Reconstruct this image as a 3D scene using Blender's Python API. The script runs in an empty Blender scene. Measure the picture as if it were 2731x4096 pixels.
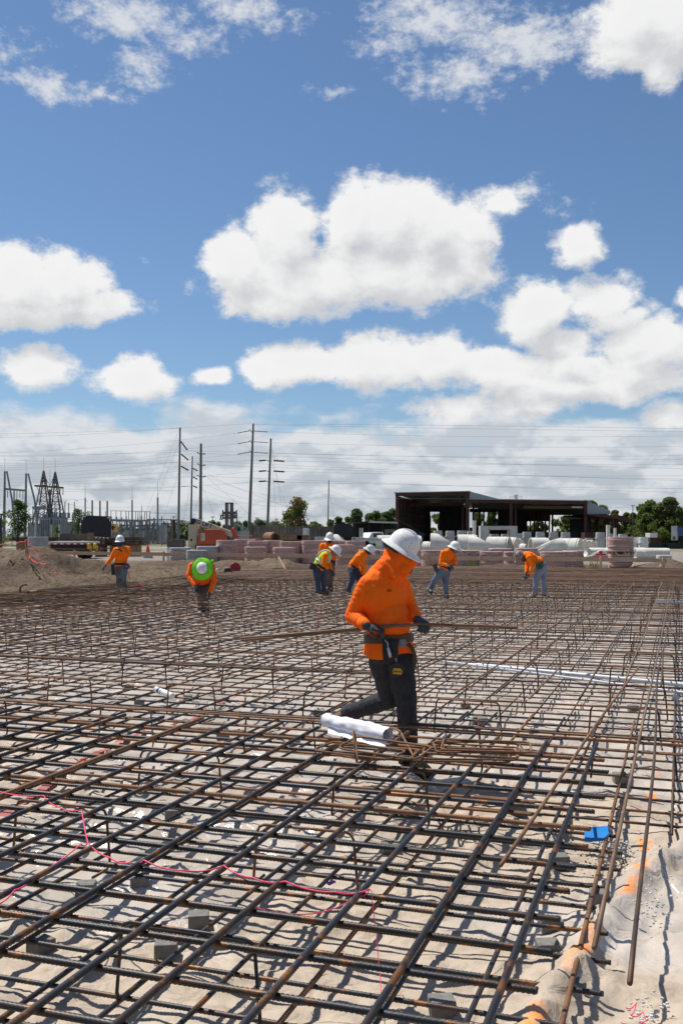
import bpy, bmesh, math, random
import numpy as np
from mathutils import Vector, Matrix
random.seed(7)
V = Vector
C = bpy.context.scene.collection
SC = bpy.context.scene
# ------------------------------------------------------------------ camera, sky, sun, exposure
F_PX, CX, HY, EYE = 3983.0, 1365.5, 2140.0, 1.8
cam_d = bpy.data.cameras.new('camera'); cam = bpy.data.objects.new('camera', cam_d); C.objects.link(cam)
cam.location = (0, 0, EYE); cam.rotation_euler = (math.pi/2, 0, 0)
cam_d.sensor_fit = 'VERTICAL'; cam_d.sensor_height = 36; cam_d.lens = 36*F_PX/4096
cam_d.shift_y = (HY-2048)/4096; cam_d.clip_start = .1; cam_d.clip_end = 6000
SC.camera = cam
SUN_EL, SUN_AZ = math.radians(61), math.radians(-50)      # azimuth from +Y, negative = towards -X
sun_d = bpy.data.lights.new('sun', 'SUN'); sun_d.energy = 5.0; sun_d.angle = math.radians(.55); sun_d.color = (1, .95, .87)
sun = bpy.data.objects.new('sun', sun_d); C.objects.link(sun)
sdir = V((math.sin(SUN_AZ)*math.cos(SUN_EL), math.cos(SUN_AZ)*math.cos(SUN_EL), math.sin(SUN_EL)))
sun.rotation_euler = sdir.to_track_quat('Z', 'Y').to_euler()
SC.view_settings.view_transform = 'Standard'; SC.view_settings.look = 'None'
SC.view_settings.exposure = 0.16; SC.view_settings.gamma = 1; SC.view_settings.use_curve_mapping = False

def nd(nt, t, ins=None, **kw):
    n = nt.nodes.new(t)
    for k, v in kw.items(): setattr(n, k, v)
    for k, v in (ins or {}).items():
        s = n.inputs[k]
        if isinstance(v, bpy.types.NodeSocket): nt.links.new(v, s)
        else: s.default_value = v
    return n
def math_(nt, op, a, b=0.0, c=0.0, clamp=False):
    n = nt.nodes.new('ShaderNodeMath'); n.operation = op; n.use_clamp = clamp
    for i, v in enumerate((a, b, c)):
        if isinstance(v, bpy.types.NodeSocket): nt.links.new(v, n.inputs[i])
        else: n.inputs[i].default_value = v
    return n.outputs[0]
def vmath(nt, op, a, b=(0, 0, 0)):
    n = nt.nodes.new('ShaderNodeVectorMath'); n.operation = op
    for i, v in enumerate((a, b)):
        if isinstance(v, bpy.types.NodeSocket): nt.links.new(v, n.inputs[i])
        else: n.inputs[i].default_value = v
    return n.outputs['Value'] if op == 'LENGTH' else n.outputs[0]
def smooth(nt, v, a, b, lo=0.0, hi=1.0):
    n = nd(nt, 'ShaderNodeMapRange', {0: v, 1: a, 2: b, 3: lo, 4: hi}, interpolation_type='SMOOTHSTEP')
    return n.outputs[0]
def cmix(nt, f, a, b):
    n = nt.nodes.new('ShaderNodeMix'); n.data_type = 'RGBA'
    for k, v in ((0, f), (6, a), (7, b)):
        if isinstance(v, bpy.types.NodeSocket): nt.links.new(v, n.inputs[k])
        else: n.inputs[k].default_value = v if k == 0 else (*v[:3], 1)
    return n.outputs[2]

def cloud_blobs():
    K = 1.7417                                            # cumulus puffs: x, y, half width, half height, weight
    B = [(645,545,95,125,1),(800,500,70,100,.9),(880,510,120,110,1),(985,520,90,110,1),(1085,515,80,75,.8),(545,600,90,90,.9),
         (700,650,240,85,1),(900,625,230,95,1),(1060,590,95,80,.8),(620,690,130,50,.9),(1150,460,60,40,.45),
         (700,830,150,62,1),(860,830,170,72,1),(1000,815,90,65,.9),(1120,845,110,52,.9),(490,858,48,28,.8),(610,850,60,40,.8),
         (1320,850,120,50,.9),(1480,800,110,75,1),(1450,865,150,45,.9),
         (40,650,130,95,1),(150,640,100,75,.9),(220,700,110,45,.9),(60,710,150,45,.9),
         (85,835,95,55,.9),(310,870,98,50,1),(1225,715,105,88,1),(1335,565,52,58,.8),(1230,850,120,45,.9),(1290,790,80,50,.8),(1180,890,110,35,.7),(1300,895,120,38,.8),(1420,745,80,40,.6),(1385,690,95,60,.7),(1460,715,50,30,.5),
         (1225,925,105,48,.8),(1535,950,70,40,.8),(1040,930,110,35,.6),(1565,700,30,22,.5),
         (1470,30,130,110,.9),(1545,60,120,110,1),(1440,130,90,60,.7),(1510,170,60,50,.7)]
    W = [(1200,95,260,75,1),(1010,35,200,80,1),(1050,175,170,70,.9),(900,100,90,60,.6),(290,30,150,65,1),(330,150,85,70,.9),
         (110,190,140,38,.9),(250,225,80,25,.7),(560,35,150,60,.9),(430,90,110,50,.7),(335,195,50,30,.7),(1190,440,70,40,.6),
         (760,212,60,22,.5),(330,597,20,10,.4),(1290,480,50,25,.35),(-120,100,200,80,.7)]
    out = []
    for L in (B, W):
        o = []
        for x, y, rx, ry, w in L:
            tx = (x*K-CX)/F_PX; az = math.atan(tx); v = (HY-y*K)/F_PX*math.cos(az)
            o.append((az, v, rx*K/F_PX, ry*K/F_PX, w))
        out.append(o)
    return out
def make_world():
    w = bpy.data.worlds.new('World'); SC.world = w; w.use_nodes = True
    nt = w.node_tree; nt.nodes.clear()
    BL, WI = cloud_blobs()
    def field(name, blobs, warp, nscale, namp, extra):
        g = bpy.data.node_groups.new(name, 'ShaderNodeTree')
        g.interface.new_socket('P', in_out='INPUT', socket_type='NodeSocketVector')
        g.interface.new_socket('F', in_out='OUTPUT', socket_type='NodeSocketFloat')
        gi = g.nodes.new('NodeGroupInput'); go = g.nodes.new('NodeGroupOutput')
        P = gi.outputs[0]
        n1 = nd(g, 'ShaderNodeTexNoise', {'Vector': P, 'Scale': 16.0, 'Detail': 2.0})
        off = vmath(g, 'MULTIPLY', vmath(g, 'SUBTRACT', n1.outputs['Color'], (.5, .5, .5)), (warp, warp*.8, 0))
        Q = vmath(g, 'ADD', P, off)
        Q = vmath(g, 'MULTIPLY', Q, (1, 1, 0))
        f = None
        for az, v, rx, ry, wt in blobs:
            q = vmath(g, 'MULTIPLY', vmath(g, 'SUBTRACT', Q, (az, v, 0)), (1/rx, 1/ry, 0))
            l = vmath(g, 'LENGTH', q)
            fi = math_(g, 'MULTIPLY_ADD', l, -wt, wt*(1.0 if extra else 1.03))
            f = fi if f is None else math_(g, 'SMOOTH_MAX', f, fi, .08)
        if extra:                                          # the same broken cumulus goes on outside the frame
            n3 = nd(g, 'ShaderNodeTexNoise', {'Vector': vmath(g, 'MULTIPLY', P, (1, 1.7, 1)), 'Scale': 3.6, 'Detail': 3.0})
            ins = vmath(g, 'LENGTH', vmath(g, 'MULTIPLY', vmath(g, 'SUBTRACT', P, (0, .2, 0)), (1/.47, 1/.47, 0)))
            gen = math_(g, 'SUBTRACT', math_(g, 'MULTIPLY', math_(g, 'SUBTRACT', n3.outputs[0], .60), 4.5), math_(g, 'MULTIPLY', smooth(g, ins, .9, 1.15, 1, 0), 3))
            f = math_(g, 'MAXIMUM', f, gen)
        n2 = nd(g, 'ShaderNodeTexNoise', {'Vector': vmath(g, 'MULTIPLY', P, (1, 1.25, 1)), 'Scale': nscale, 'Detail': 10.0, 'Roughness': .66})
        o = math_(g, 'ADD', f, math_(g, 'MULTIPLY', math_(g, 'SUBTRACT', n2.outputs[0], .5), namp))
        g.links.new(o, go.inputs[0])
        return g
    gB = field('cumulus_field', BL, .04, 34.0, 1.15, True)
    gW = field('wisp_field', WI, .06, 62.0, 2.3, False)
    tc = nd(nt, 'ShaderNodeTexCoord'); d = tc.outputs['Generated']
    s = nd(nt, 'ShaderNodeSeparateXYZ', {0: d})
    az = math_(nt, 'ARCTAN2', s.outputs[0], s.outputs[1])
    hyp = math_(nt, 'MAXIMUM', vmath(nt, 'LENGTH', vmath(nt, 'MULTIPLY', d, (1, 1, 0))), .05)
    v = math_(nt, 'DIVIDE', s.outputs[2], hyp)
    P = nd(nt, 'ShaderNodeCombineXYZ', {0: az, 1: v, 2: 0.0}).outputs[0]
    def call(g, p):
        n = nt.nodes.new('ShaderNodeGroup'); n.node_tree = g; nt.links.new(p, n.inputs[0]); return n.outputs[0]
    f0 = call(gB, P); f1 = call(gB, vmath(nt, 'ADD', P, (-.012, .032, 0)))
    aB = smooth(nt, f0, -.10, .30)
    diff = math_(nt, 'SUBTRACT', f0, f1)
    lit = smooth(nt, diff, -.60, .50)
    core = smooth(nt, f0, .25, 1.0)
    shade = math_(nt, 'SUBTRACT', lit, math_(nt, 'MULTIPLY', core, .10))
    colB = cmix(nt, shade, (.66, .67, .695), (.955, .955, .955))
    wsp = call(gW, P)
    aW = smooth(nt, wsp, .02, 1.05, 0, .9)
    colW = (.78, .80, .84)
    # the low bank of grey cloud along the horizon
    nb = nd(nt, 'ShaderNodeTexNoise', {'Vector': vmath(nt, 'MULTIPLY', P, (1, 2.2, 1)), 'Scale': 9.0, 'Detail': 7.0, 'Roughness': .55})
    nb2 = nd(nt, 'ShaderNodeTexNoise', {'Vector': vmath(nt, 'MULTIPLY', vmath(nt, 'ADD', P, (-.004, .012, 0)), (1, 2.2, 1)), 'Scale': 9.0, 'Detail': 7.0, 'Roughness': .55})
    top = math_(nt, 'ADD', .128, math_(nt, 'MULTIPLY', math_(nt, 'SUBTRACT', nb.outputs[0], .5), .17))
    aK = math_(nt, 'MULTIPLY', smooth(nt, math_(nt, 'SUBTRACT', top, v), -.003, .028), .93)
    kk = smooth(nt, math_(nt, 'SUBTRACT', nb.outputs[0], nb2.outputs[0]), -.06, .07)
    low = smooth(nt, v, .01, .13)
    colK = cmix(nt, low, (.46, .51, .58), (.60, .635, .69))
    colK = cmix(nt, math_(nt, 'MULTIPLY', kk, .65), colK, (.92, .93, .95))
    sky = nd(nt, 'ShaderNodeTexSky', sky_type='NISHITA', sun_disc=False, sun_elevation=SUN_EL, sun_rotation=SUN_AZ,
             air_density=1.0, dust_density=.35, ozone_density=2.2, altitude=0)
    bg1 = nd(nt, 'ShaderNodeBackground', {'Color': vmath(nt, 'MULTIPLY', sky.outputs[0], (.77, .90, 1.02)), 'Strength': .085})
    c = cmix(nt, aB, cmix(nt, aK, colW, colK), colB)
    inv = math_(nt, 'MULTIPLY', math_(nt, 'SUBTRACT', 1.0, aB), math_(nt, 'MULTIPLY', math_(nt, 'SUBTRACT', 1.0, aK), math_(nt, 'SUBTRACT', 1.0, aW)))
    a = math_(nt, 'SUBTRACT', 1.0, inv)
    bg2 = nd(nt, 'ShaderNodeBackground', {'Color': c, 'Strength': .84})
    mx = nd(nt, 'ShaderNodeMixShader', {0: a, 1: bg1.outputs[0], 2: bg2.outputs[0]})
    out = nd(nt, 'ShaderNodeOutputWorld', {0: mx.outputs[0]})
    w.cycles.sampling_method = 'MANUAL'; w.cycles.sample_map_resolution = 512
make_world()

# ------------------------------------------------------------------ helpers
def at(px, py, d): return V(((px-CX)*d/F_PX, d, EYE+(HY-py)*d/F_PX))
def gp(px, py, z=0.0):
    d = F_PX*(EYE-z)/(py-HY); return V(((px-CX)*d/F_PX, d, z))
S1, C1 = math.sin(math.atan(1354/3983)), math.cos(math.atan(1354/3983))
U1, U2 = V((S1, C1, 0)), V((C1, -S1, 0))
MA = math.atan2(C1, S1)                                   # heading of the first bar family
def G(a, b, z=0.0): return U1*a+U2*b+V((0, 0, z))
WL = {}
def tag(o, label=None, cat=None, group=None, kind=None):
    if label: o['label'] = label
    if cat: o['category'] = cat
    if group: o['group'] = group
    if kind: o['kind'] = kind
    return o
def thing(name, loc, label, cat, group=None):
    o = bpy.data.objects.new(name, None); C.objects.link(o); o.location = loc; o.empty_display_size = .1
    WL[o] = V(loc); return tag(o, label, cat, group)
def link(name, me, parent=None, c=None):
    o = bpy.data.objects.new(name, me); C.objects.link(o)
    c = V((0, 0, 0)) if c is None else c
    WL[o] = c
    if parent is not None: o.parent = parent; o.location = c-WL[parent]
    else: o.location = c
    return o
def copytree(o, loc=None, rz=None, parent=None, label=None, group=None):
    c = o.copy(); C.objects.link(c); c.parent = parent
    if loc is not None: c.location = loc
    if rz is not None: c.rotation_euler.z = rz
    if label: c['label'] = label
    if group: c['group'] = group
    for ch in list(o.children):
        k = ch.copy(); C.objects.link(k); k.parent = c
        for g in list(ch.children):
            q = g.copy(); C.objects.link(q); q.parent = k
    return c
def basis(d, up=V((0, 0, 1))):
    d = V(d).normalized()
    if abs(d.dot(up)) > .98: up = V((0, 1, 0))
    x = up.cross(d).normalized(); y = d.cross(x)
    return x, y, d
class MB:
    def __init__(s): s.v = []; s.f = []; s.m = []; s.mi = 0
    def add(s, vs, fs):
        n = len(s.v); s.v += [tuple(p) for p in vs]
        for f in fs: s.f.append(tuple(i+n for i in f)); s.m.append(s.mi)
        return s
    def box(s, c, size, rz=0, R=None, taper=1.0):
        R = R or Matrix.Rotation(rz, 3, 'Z'); c = V(c); hx, hy, hz = size[0]/2, size[1]/2, size[2]/2
        vs = []
        for z in (-1, 1):
            t = taper if z > 0 else 1
            for x, y in ((-1, -1), (1, -1), (1, 1), (-1, 1)): vs.append(c+R @ V((x*hx*t, y*hy*t, z*hz)))
        return s.add(vs, [(3, 2, 1, 0), (4, 5, 6, 7), (0, 1, 5, 4), (1, 2, 6, 5), (2, 3, 7, 6), (3, 0, 4, 7)])
    def beam(s, a, b, w, h, up=V((0, 0, 1))):
        a, b = V(a), V(b); x, y, d = basis(b-a, up)
        vs = [p+x*(i*w/2)+y*(j*h/2) for p in (a, b) for i, j in ((-1, -1), (1, -1), (1, 1), (-1, 1))]
        return s.add(vs, [(3, 2, 1, 0), (4, 5, 6, 7), (0, 1, 5, 4), (1, 2, 6, 5), (2, 3, 7, 6), (3, 0, 4, 7)])
    def tube(s, pts, r, n=6, caps=True):
        pts = [V(p) for p in pts]; L = len(pts); rs = r if isinstance(r, (list, tuple)) else [r]*L
        d0 = (pts[1]-pts[0]); x, y, _ = basis(d0); vs = []; fs = []
        for i, p in enumerate(pts):
            d = (pts[min(i+1, L-1)]-pts[max(i-1, 0)]).normalized()
            x = (x-d*x.dot(d)).normalized(); y = d.cross(x)
            for k in range(n):
                t = 2*math.pi*k/n; vs.append(p+(x*math.cos(t)+y*math.sin(t))*rs[i])
        for i in range(L-1):
            for k in range(n):
                k2 = (k+1) % n; fs.append((i*n+k, i*n+k2, (i+1)*n+k2, (i+1)*n+k))
        if caps: fs.append(tuple(range(n))[::-1]); fs.append(tuple((L-1)*n+k for k in range(n)))
        return s.add(vs, fs)
    def lathe(s, prof, c=(0, 0, 0), n=24, R=None, sx=1, sy=1, closed=False):
        c = V(c); R = R or Matrix.Identity(3); vs = []; fs = []; L = len(prof)
        for r, z in prof:
            for k in range(n):
                t = 2*math.pi*k/n; vs.append(c+R @ V((r*math.cos(t)*sx, r*math.sin(t)*sy, z)))
        for i in range(L if closed else L-1):
            j = (i+1) % L
            for k in range(n):
                k2 = (k+1) % n; fs.append((i*n+k, i*n+k2, j*n+k2, j*n+k))
        if not closed:
            if prof[0][0] > 1e-4: fs.append(tuple(range(n))[::-1])
            if prof[-1][0] > 1e-4: fs.append(tuple((L-1)*n+k for k in range(n)))
        return s.add(vs, fs)
    def ell(s, c, r, R=None, n=16, m=10):
        pr = [(math.sin(math.pi*i/m), -math.cos(math.pi*i/m)) for i in range(m+1)]
        R = R or Matrix.Identity(3); c = V(c); vs = []; fs = []
        for a, z in pr:
            for k in range(n):
                t = 2*math.pi*k/n; vs.append(c+R @ V((a*math.cos(t)*r[0], a*math.sin(t)*r[1], z*r[2])))
        for i in range(m):
            for k in range(n): fs.append((i*n+k, i*n+(k+1) % n, (i+1)*n+(k+1) % n, (i+1)*n+k))
        return s.add(vs, fs)
    def cap(s, a, b, r0, r1, n=12):
        a, b = V(a), V(b); x, y, d = basis(b-a) if (b-a).length > 1e-5 else (V((1, 0, 0)), V((0, 1, 0)), V((0, 0, 1)))
        rings = [(a-d*r0*math.cos(t), r0*math.sin(t)) for t in [math.pi/2*i/4 for i in range(5)]]
        rings += [(b+d*r1*math.sin(t), r1*math.cos(t)) for t in [math.pi/2*i/4 for i in range(5)]]
        vs = []; fs = []
        for p, r in rings:
            for k in range(n):
                t = 2*math.pi*k/n; vs.append(p+(x*math.cos(t)+y*math.sin(t))*max(r, 1e-5))
        for i in range(len(rings)-1):
            for k in range(n): fs.append((i*n+k, i*n+(k+1) % n, (i+1)*n+(k+1) % n, (i+1)*n+k))
        return s.add(vs, fs)
    def mesh(s, name, mats, smooth=True, c=V((0, 0, 0))):
        me = bpy.data.meshes.new(name)
        vs = [(p[0]-c[0], p[1]-c[1], p[2]-c[2]) for p in s.v]
        me.from_pydata(vs, [], s.f); me.update()
        if not isinstance(mats, (list, tuple)): mats = [mats]
        for m in mats: me.materials.append(m)
        if len(mats) > 1: me.polygons.foreach_set('material_index', s.m)
        if smooth is True: me.polygons.foreach_set('use_smooth', [True]*len(me.polygons))
        elif smooth: me.shade_flat(); sm(me, smooth)
        return me
    def build(s, name, mats, parent=None, smooth=False, label=None, cat=None, group=None, kind=None):
        a = np.array(s.v); lo, hi = a.min(0), a.max(0)
        c = V(((lo[0]+hi[0])/2, (lo[1]+hi[1])/2, lo[2]))
        me = s.mesh(name, mats, smooth, c)
        return tag(link(name, me, parent, c), label, cat, group, kind)
def sm(me, ang):
    bm = bmesh.new(); bm.from_mesh(me)
    for f in bm.faces: f.smooth = True
    for e in bm.edges:
        if len(e.link_faces) == 2 and e.calc_face_angle(0) > ang: e.smooth = False
    bm.to_mesh(me); bm.free()
SM = math.radians(35)

# numpy gradient noise
_rg = np.random.RandomState(3); _P = _rg.permutation(512); _P = np.concatenate([_P, _P, _P]); _Gd = _rg.normal(size=(512, 3)); _Gd /= np.linalg.norm(_Gd, axis=1)[:, None]
def gn(x, y, z=0.0):
    x = np.asarray(x, float); y = np.asarray(y, float)+0*x; z = np.asarray(z, float)+0*x
    xi, yi, zi = np.floor(x).astype(int), np.floor(y).astype(int), np.floor(z).astype(int)
    xf, yf, zf = x-xi, y-yi, z-zi; u, v, w = [t*t*t*(t*(t*6-15)+10) for t in (xf, yf, zf)]
    r = 0
    for dx in (0, 1):
        for dy in (0, 1):
            for dz in (0, 1):
                h = _P[_P[_P[(xi+dx) & 511]+((yi+dy) & 511)]+((zi+dz) & 511)]; g = _Gd[h]
                d = g[..., 0]*(xf-dx)+g[..., 1]*(yf-dy)+g[..., 2]*(zf-dz)
                r = r+d*(u if dx else 1-u)*(v if dy else 1-v)*(w if dz else 1-w)
    return r*1.5
def fbm(x, y, z=0.0, o=4, rough=.5, ridge=False):
    s = 0; a = 1; t = 0
    for i in range(o):
        n = gn(x*2**i+i*17.3, y*2**i+i*9.1, np.asarray(z)*2**i+i*3.7)
        if ridge: n = 1-2*np.abs(n)
        s = s+a*n; t += a; a *= rough
    return s/t

# ------------------------------------------------------------------ materials
def mat(name, c1, c2=None, scale=8.0, rough=.7, metal=0.0, bump=0.0, bscale=None, detail=5.0, lo=.35, hi=.65, spec=None, vary=0.0, c3=None, s3=None, stretch=(1, 1, 1)):
    m = bpy.data.materials.new(name); m.use_nodes = True; nt = m.node_tree; b = nt.nodes['Principled BSDF']
    tc = nd(nt, 'ShaderNodeTexCoord').outputs['Object']
    b.inputs['Roughness'].default_value = rough; b.inputs['Metallic'].default_value = metal
    if spec is not None: b.inputs['Specular IOR Level'].default_value = spec
    col = None
    c2 = c2 or tuple(x*.86 for x in c1)
    p = vmath(nt, 'MULTIPLY', tc, stretch)
    oi = nd(nt, 'ShaderNodeObjectInfo')
    p = vmath(nt, 'ADD', p, vmath(nt, 'MULTIPLY', oi.outputs['Random'], (37.0, 11.0, 23.0)))
    n = nd(nt, 'ShaderNodeTexNoise', {'Vector': p, 'Scale': scale, 'Detail': detail, 'Roughness': .6})
    col = cmix(nt, smooth(nt, n.outputs[0], lo, hi), c1, c2)
    if c3:
        n3 = nd(nt, 'ShaderNodeTexNoise', {'Vector': p, 'Scale': s3 or scale*3.3, 'Detail': 6.0, 'Roughness': .65})
        col = cmix(nt, smooth(nt, n3.outputs[0], .54, .66), col, c3)
    if vary:
        k = nd(nt, 'ShaderNodeMapRange', {0: oi.outputs['Random'], 3: 1-vary, 4: 1+vary}).outputs[0]
        col = vmath(nt, 'MULTIPLY', col, nd(nt, 'ShaderNodeCombineXYZ', {0: k, 1: k, 2: k}).outputs[0])
    nt.links.new(col, b.inputs['Base Color'])
    if bump:
        nb = nd(nt, 'ShaderNodeTexNoise', {'Vector': p, 'Scale': bscale or scale*4, 'Detail': 6.0, 'Roughness': .6})
        bp = nd(nt, 'ShaderNodeBump', {'Height': nb.outputs[0], 'Strength': 1.0, 'Distance': bump})
        nt.links.new(bp.outputs[0], b.inputs['Normal'])
    return m
M = {}
M['steel'] = mat('rebar_steel', (.024, .027, .034), (.075, .042, .022), 3.5, .48, .35, .0012, 90, lo=.44, hi=.68, vary=.3, c3=(.22, .085, .022), s3=7)
M['steel2'] = mat('rebar_weathered', (.040, .025, .018), (.13, .062, .028), 2.5, .6, .2, 0, lo=.35, hi=.65, vary=.35, c3=(.20, .085, .032), s3=5)
M['rust'] = mat('rebar_rusty', (.13, .065, .032), (.26, .12, .05), 6, .75, .05, .001, 60, vary=.2, c3=(.06, .04, .03), s3=12)
M['rustlight'] = mat('rebar_pale_rust', (.24, .14, .08), (.13, .075, .042), 3, .65, .1, 0, vary=.15)
M['wire'] = mat('tie_wire', (.03, .025, .02), (.12, .06, .03), 20, .6, .5)
M['block'] = mat('concrete_block', (.20, .19, .175), (.15, .145, .135), 30, .95, 0, .002, 120)
M['conc'] = mat('precast_concrete', (.66, .645, .59), (.54, .525, .48), 1.6, .85, 0, .003, 20, vary=.08, c3=(.50, .49, .45), s3=2.4)
M['concgrey'] = mat('grey_concrete', (.46, .47, .45), (.36, .37, .36), 2.2, .9, 0, .003, 20, vary=.1)
M['pink'] = mat('pinkish_concrete', (.58, .40, .35), (.46, .30, .26), 2.0, .9, 0, .004, 18, vary=.14, c3=(.56, .41, .36), s3=4)
M['pinktop'] = mat('ring_top_concrete', (.50, .36, .29), (.42, .30, .25), 3, .9)
M['wood'] = mat('batter_lumber', (.66, .46, .30), (.54, .36, .22), 2, .8, 0, .002, 30, stretch=(1, 8, 8), vary=.15)
M['oldwood'] = mat('old_pallet_wood', (.30, .20, .12), (.19, .12, .07), 3, .85, 0, .002, 30, vary=.3)
M['redsteel'] = mat('red_primer_steel', (.10, .028, .022), (.055, .020, .018), .8, .7, .1, vary=.1)
M['darkwall'] = mat('dark_siding', (.035, .038, .045), (.022, .023, .027), 1.0, .8)
M['sheet'] = mat('galvanised_siding', (.34, .38, .41), (.28, .31, .34), .6, .5, .3, .01, 6, stretch=(1, 1, .1))
M['polec'] = mat('spun_concrete_pole', (.20, .19, .17), (.15, .14, .13), .5, .9, vary=.1)
M['galv'] = mat('galvanised_steel', (.26, .28, .30), (.18, .19, .21), 1.2, .55, .4, vary=.15)
M['galvdark'] = mat('dark_lattice_steel', (.11, .10, .095), (.15, .125, .11), 1.2, .7, .2)
M['trans'] = mat('transformer_paint', (.34, .37, .39), (.27, .29, .31), 1.5, .6, .1, vary=.12)
M['insul'] = mat('brown_porcelain', (.07, .035, .028), (.05, .03, .025), 4, .35)
M['black'] = mat('black_panel', (.010, .012, .018), (.016, .018, .024), 1, .6)
M['white'] = mat('white_paint', (.78, .78, .76), (.68, .68, .66), 3, .4)
M['hat'] = mat('white_hat_plastic', (.80, .80, .79), (.70, .69, .66), 9, .28, c3=(.55, .52, .46), s3=38)
M['hatbrown'] = mat('dirty_brown_hat', (.16, .11, .09), (.28, .22, .18), 14, .5, c3=(.5, .48, .45), s3=22)
M['orange'] = mat('fluorescent_orange_cloth', (1.0, .17, .008), (1.0, .13, .006), 5, .8, 0, .0016, 260, spec=.15)
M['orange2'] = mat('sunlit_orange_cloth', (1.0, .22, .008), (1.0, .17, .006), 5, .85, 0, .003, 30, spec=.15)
M['lime'] = mat('lime_vest_cloth', (.55, .80, .03), (.45, .68, .03), 6, .8)
M['limegreen'] = mat('lime_green_brim_cloth', (.22, .78, .012), (.18, .66, .012), 6, .8, c3=(.20, .36, .02), s3=7)
M['reflect'] = mat('reflective_tape', (.62, .64, .64), (.5, .52, .52), 20, .35)
M['trouser'] = mat('charcoal_work_cloth', (.030, .030, .035), (.043, .043, .048), 12, .85, 0, .0015, 220, spec=.2)
M['jean'] = mat('faded_denim', (.14, .18, .25), (.085, .11, .17), 6, .9, 0, .002, 60)
M['jeandark'] = mat('dark_denim', (.030, .045, .085), (.045, .065, .11), 6, .9)
M['jeangrey'] = mat('dirty_grey_denim', (.17, .185, .19), (.09, .075, .055), 4, .9, lo=.45, hi=.6)
M['khaki'] = mat('dirty_brown_canvas', (.13, .10, .075), (.07, .055, .04), 4, .9)
M['jeanpale'] = mat('pale_blue_denim', (.24, .27, .36), (.19, .22, .30), 6, .9)
M['glove'] = mat('dark_coated_glove', (.022, .024, .030), (.045, .047, .055), 25, .6, 0, .001, 200)
M['leather'] = mat('brown_leather_belt', (.085, .045, .022), (.05, .028, .015), 20, .6, 0, .001, 100)
M['boot'] = mat('tan_suede_boot', (.22, .13, .07), (.14, .085, .05), 14, .9, 0, .001, 100)
M['bootpale'] = mat('pale_mud_caked_boot', (.52, .49, .44), (.36, .32, .27), 10, .9)
M['blackcloth'] = mat('black_nylon', (.012, .012, .014), (.02, .02, .022), 14, .7)
M['skin'] = mat('tanned_skin', (.27, .14, .085), (.22, .11, .07), 9, .55)
M['hair'] = mat('black_hair', (.012, .010, .009), (.02, .016, .014), 30, .7)
M['navy'] = mat('blue_face_mask', (.015, .045, .17), (.01, .03, .11), 8, .85)
M['paper'] = mat('white_drawing_paper', (.80, .80, .84), (.74, .74, .79), 5, .7)
M['pvc'] = mat('grey_conduit', (.50, .53, .58), (.42, .45, .50), 3, .4)
M['liftorange'] = mat('lift_orange_paint', (.55, .085, .03), (.42, .07, .03), 2, .5)
M['cream'] = mat('lift_cream_paint', (.58, .52, .38), (.48, .43, .31), 2, .5, c3=(.40, .33, .22), s3=6)
M['lettering'] = mat('navy_lettering', (.02, .03, .10), None, 2, .5)
M['yellow'] = mat('yellow_paint', (.75, .42, .02), (.6, .33, .02), 4, .5)
M['bluepaint'] = mat('blue_truck_paint', (.02, .10, .30), (.015, .07, .2), 2, .4)
M['redflag'] = mat('red_plastic_ribbon', (.65, .015, .03), (.5, .012, .03), 6, .5)
M['tape'] = mat('faded_red_tape', (.42, .07, .055), (.34, .10, .08), 3, .6, c3=(.40, .33, .26), s3=7)
M['conered'] = mat('orange_cone_plastic', (.80, .08, .02), None, 6, .5)
M['sawred'] = mat('red_saw_paint', (.30, .012, .02), (.2, .01, .015), 6, .35)
M['pinkline'] = mat('fluorescent_pink_line', (.95, .06, .16), None, 6, .6)
M['blueplastic'] = mat('blue_plastic_sheet', (.01, .22, .62), None, 8, .35)
M['purple'] = mat('purple_plastic', (.16, .03, .5), None, 8, .4)
M['grass'] = mat('grass', (.10, .12, .035), (.17, .16, .06), 1, .9)
M['glass'] = mat('dark_glass', (.02, .025, .03), None, 3, .08)
M['tyre'] = mat('black_rubber', (.012, .012, .012), None, 8, .85)
M['brickwall'] = mat('weathered_block_wall', (.17, .145, .12), (.10, .085, .07), .7, .9, 0, .01, 8, c3=(.22, .19, .16), s3=1.6)
M['rustplate'] = mat('rusted_steel_plate', (.055, .028, .018), (.09, .042, .024), 1.5, .85, vary=.2)
M['wireline'] = mat('aluminium_line', (.22, .23, .25), (.17, .18, .19), 1, .6)
M['trunk'] = mat('tree_bark', (.11, .09, .07), (.07, .055, .045), 3, .95)
def leafmat(name, a, b):
    m = mat(name, a, b, .55, .75, lo=.3, hi=.7)
    nt = m.node_tree; p = nt.nodes['Principled BSDF']
    tr = nd(nt, 'ShaderNodeBsdfTranslucent', {'Color': (a[0]*1.6, a[1]*1.6, a[2], 1)})
    mx = nd(nt, 'ShaderNodeMixShader', {0: .42, 1: p.outputs[0], 2: tr.outputs[0]})
    nt.links.new(mx.outputs[0], nt.nodes['Material Output'].inputs[0])
    return m
M['leaf'] = leafmat('oak_foliage', (.085, .12, .032), (.14, .16, .045))
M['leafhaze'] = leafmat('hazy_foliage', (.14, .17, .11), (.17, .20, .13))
M['leafdark'] = leafmat('pine_needles', (.055, .09, .036), (.085, .12, .045))
M['leafyel'] = leafmat('bright_leaves', (.14, .17, .03), (.09, .12, .025))
M['leafbrown'] = leafmat('dry_foliage', (.15, .10, .055), (.09, .085, .04))
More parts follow.
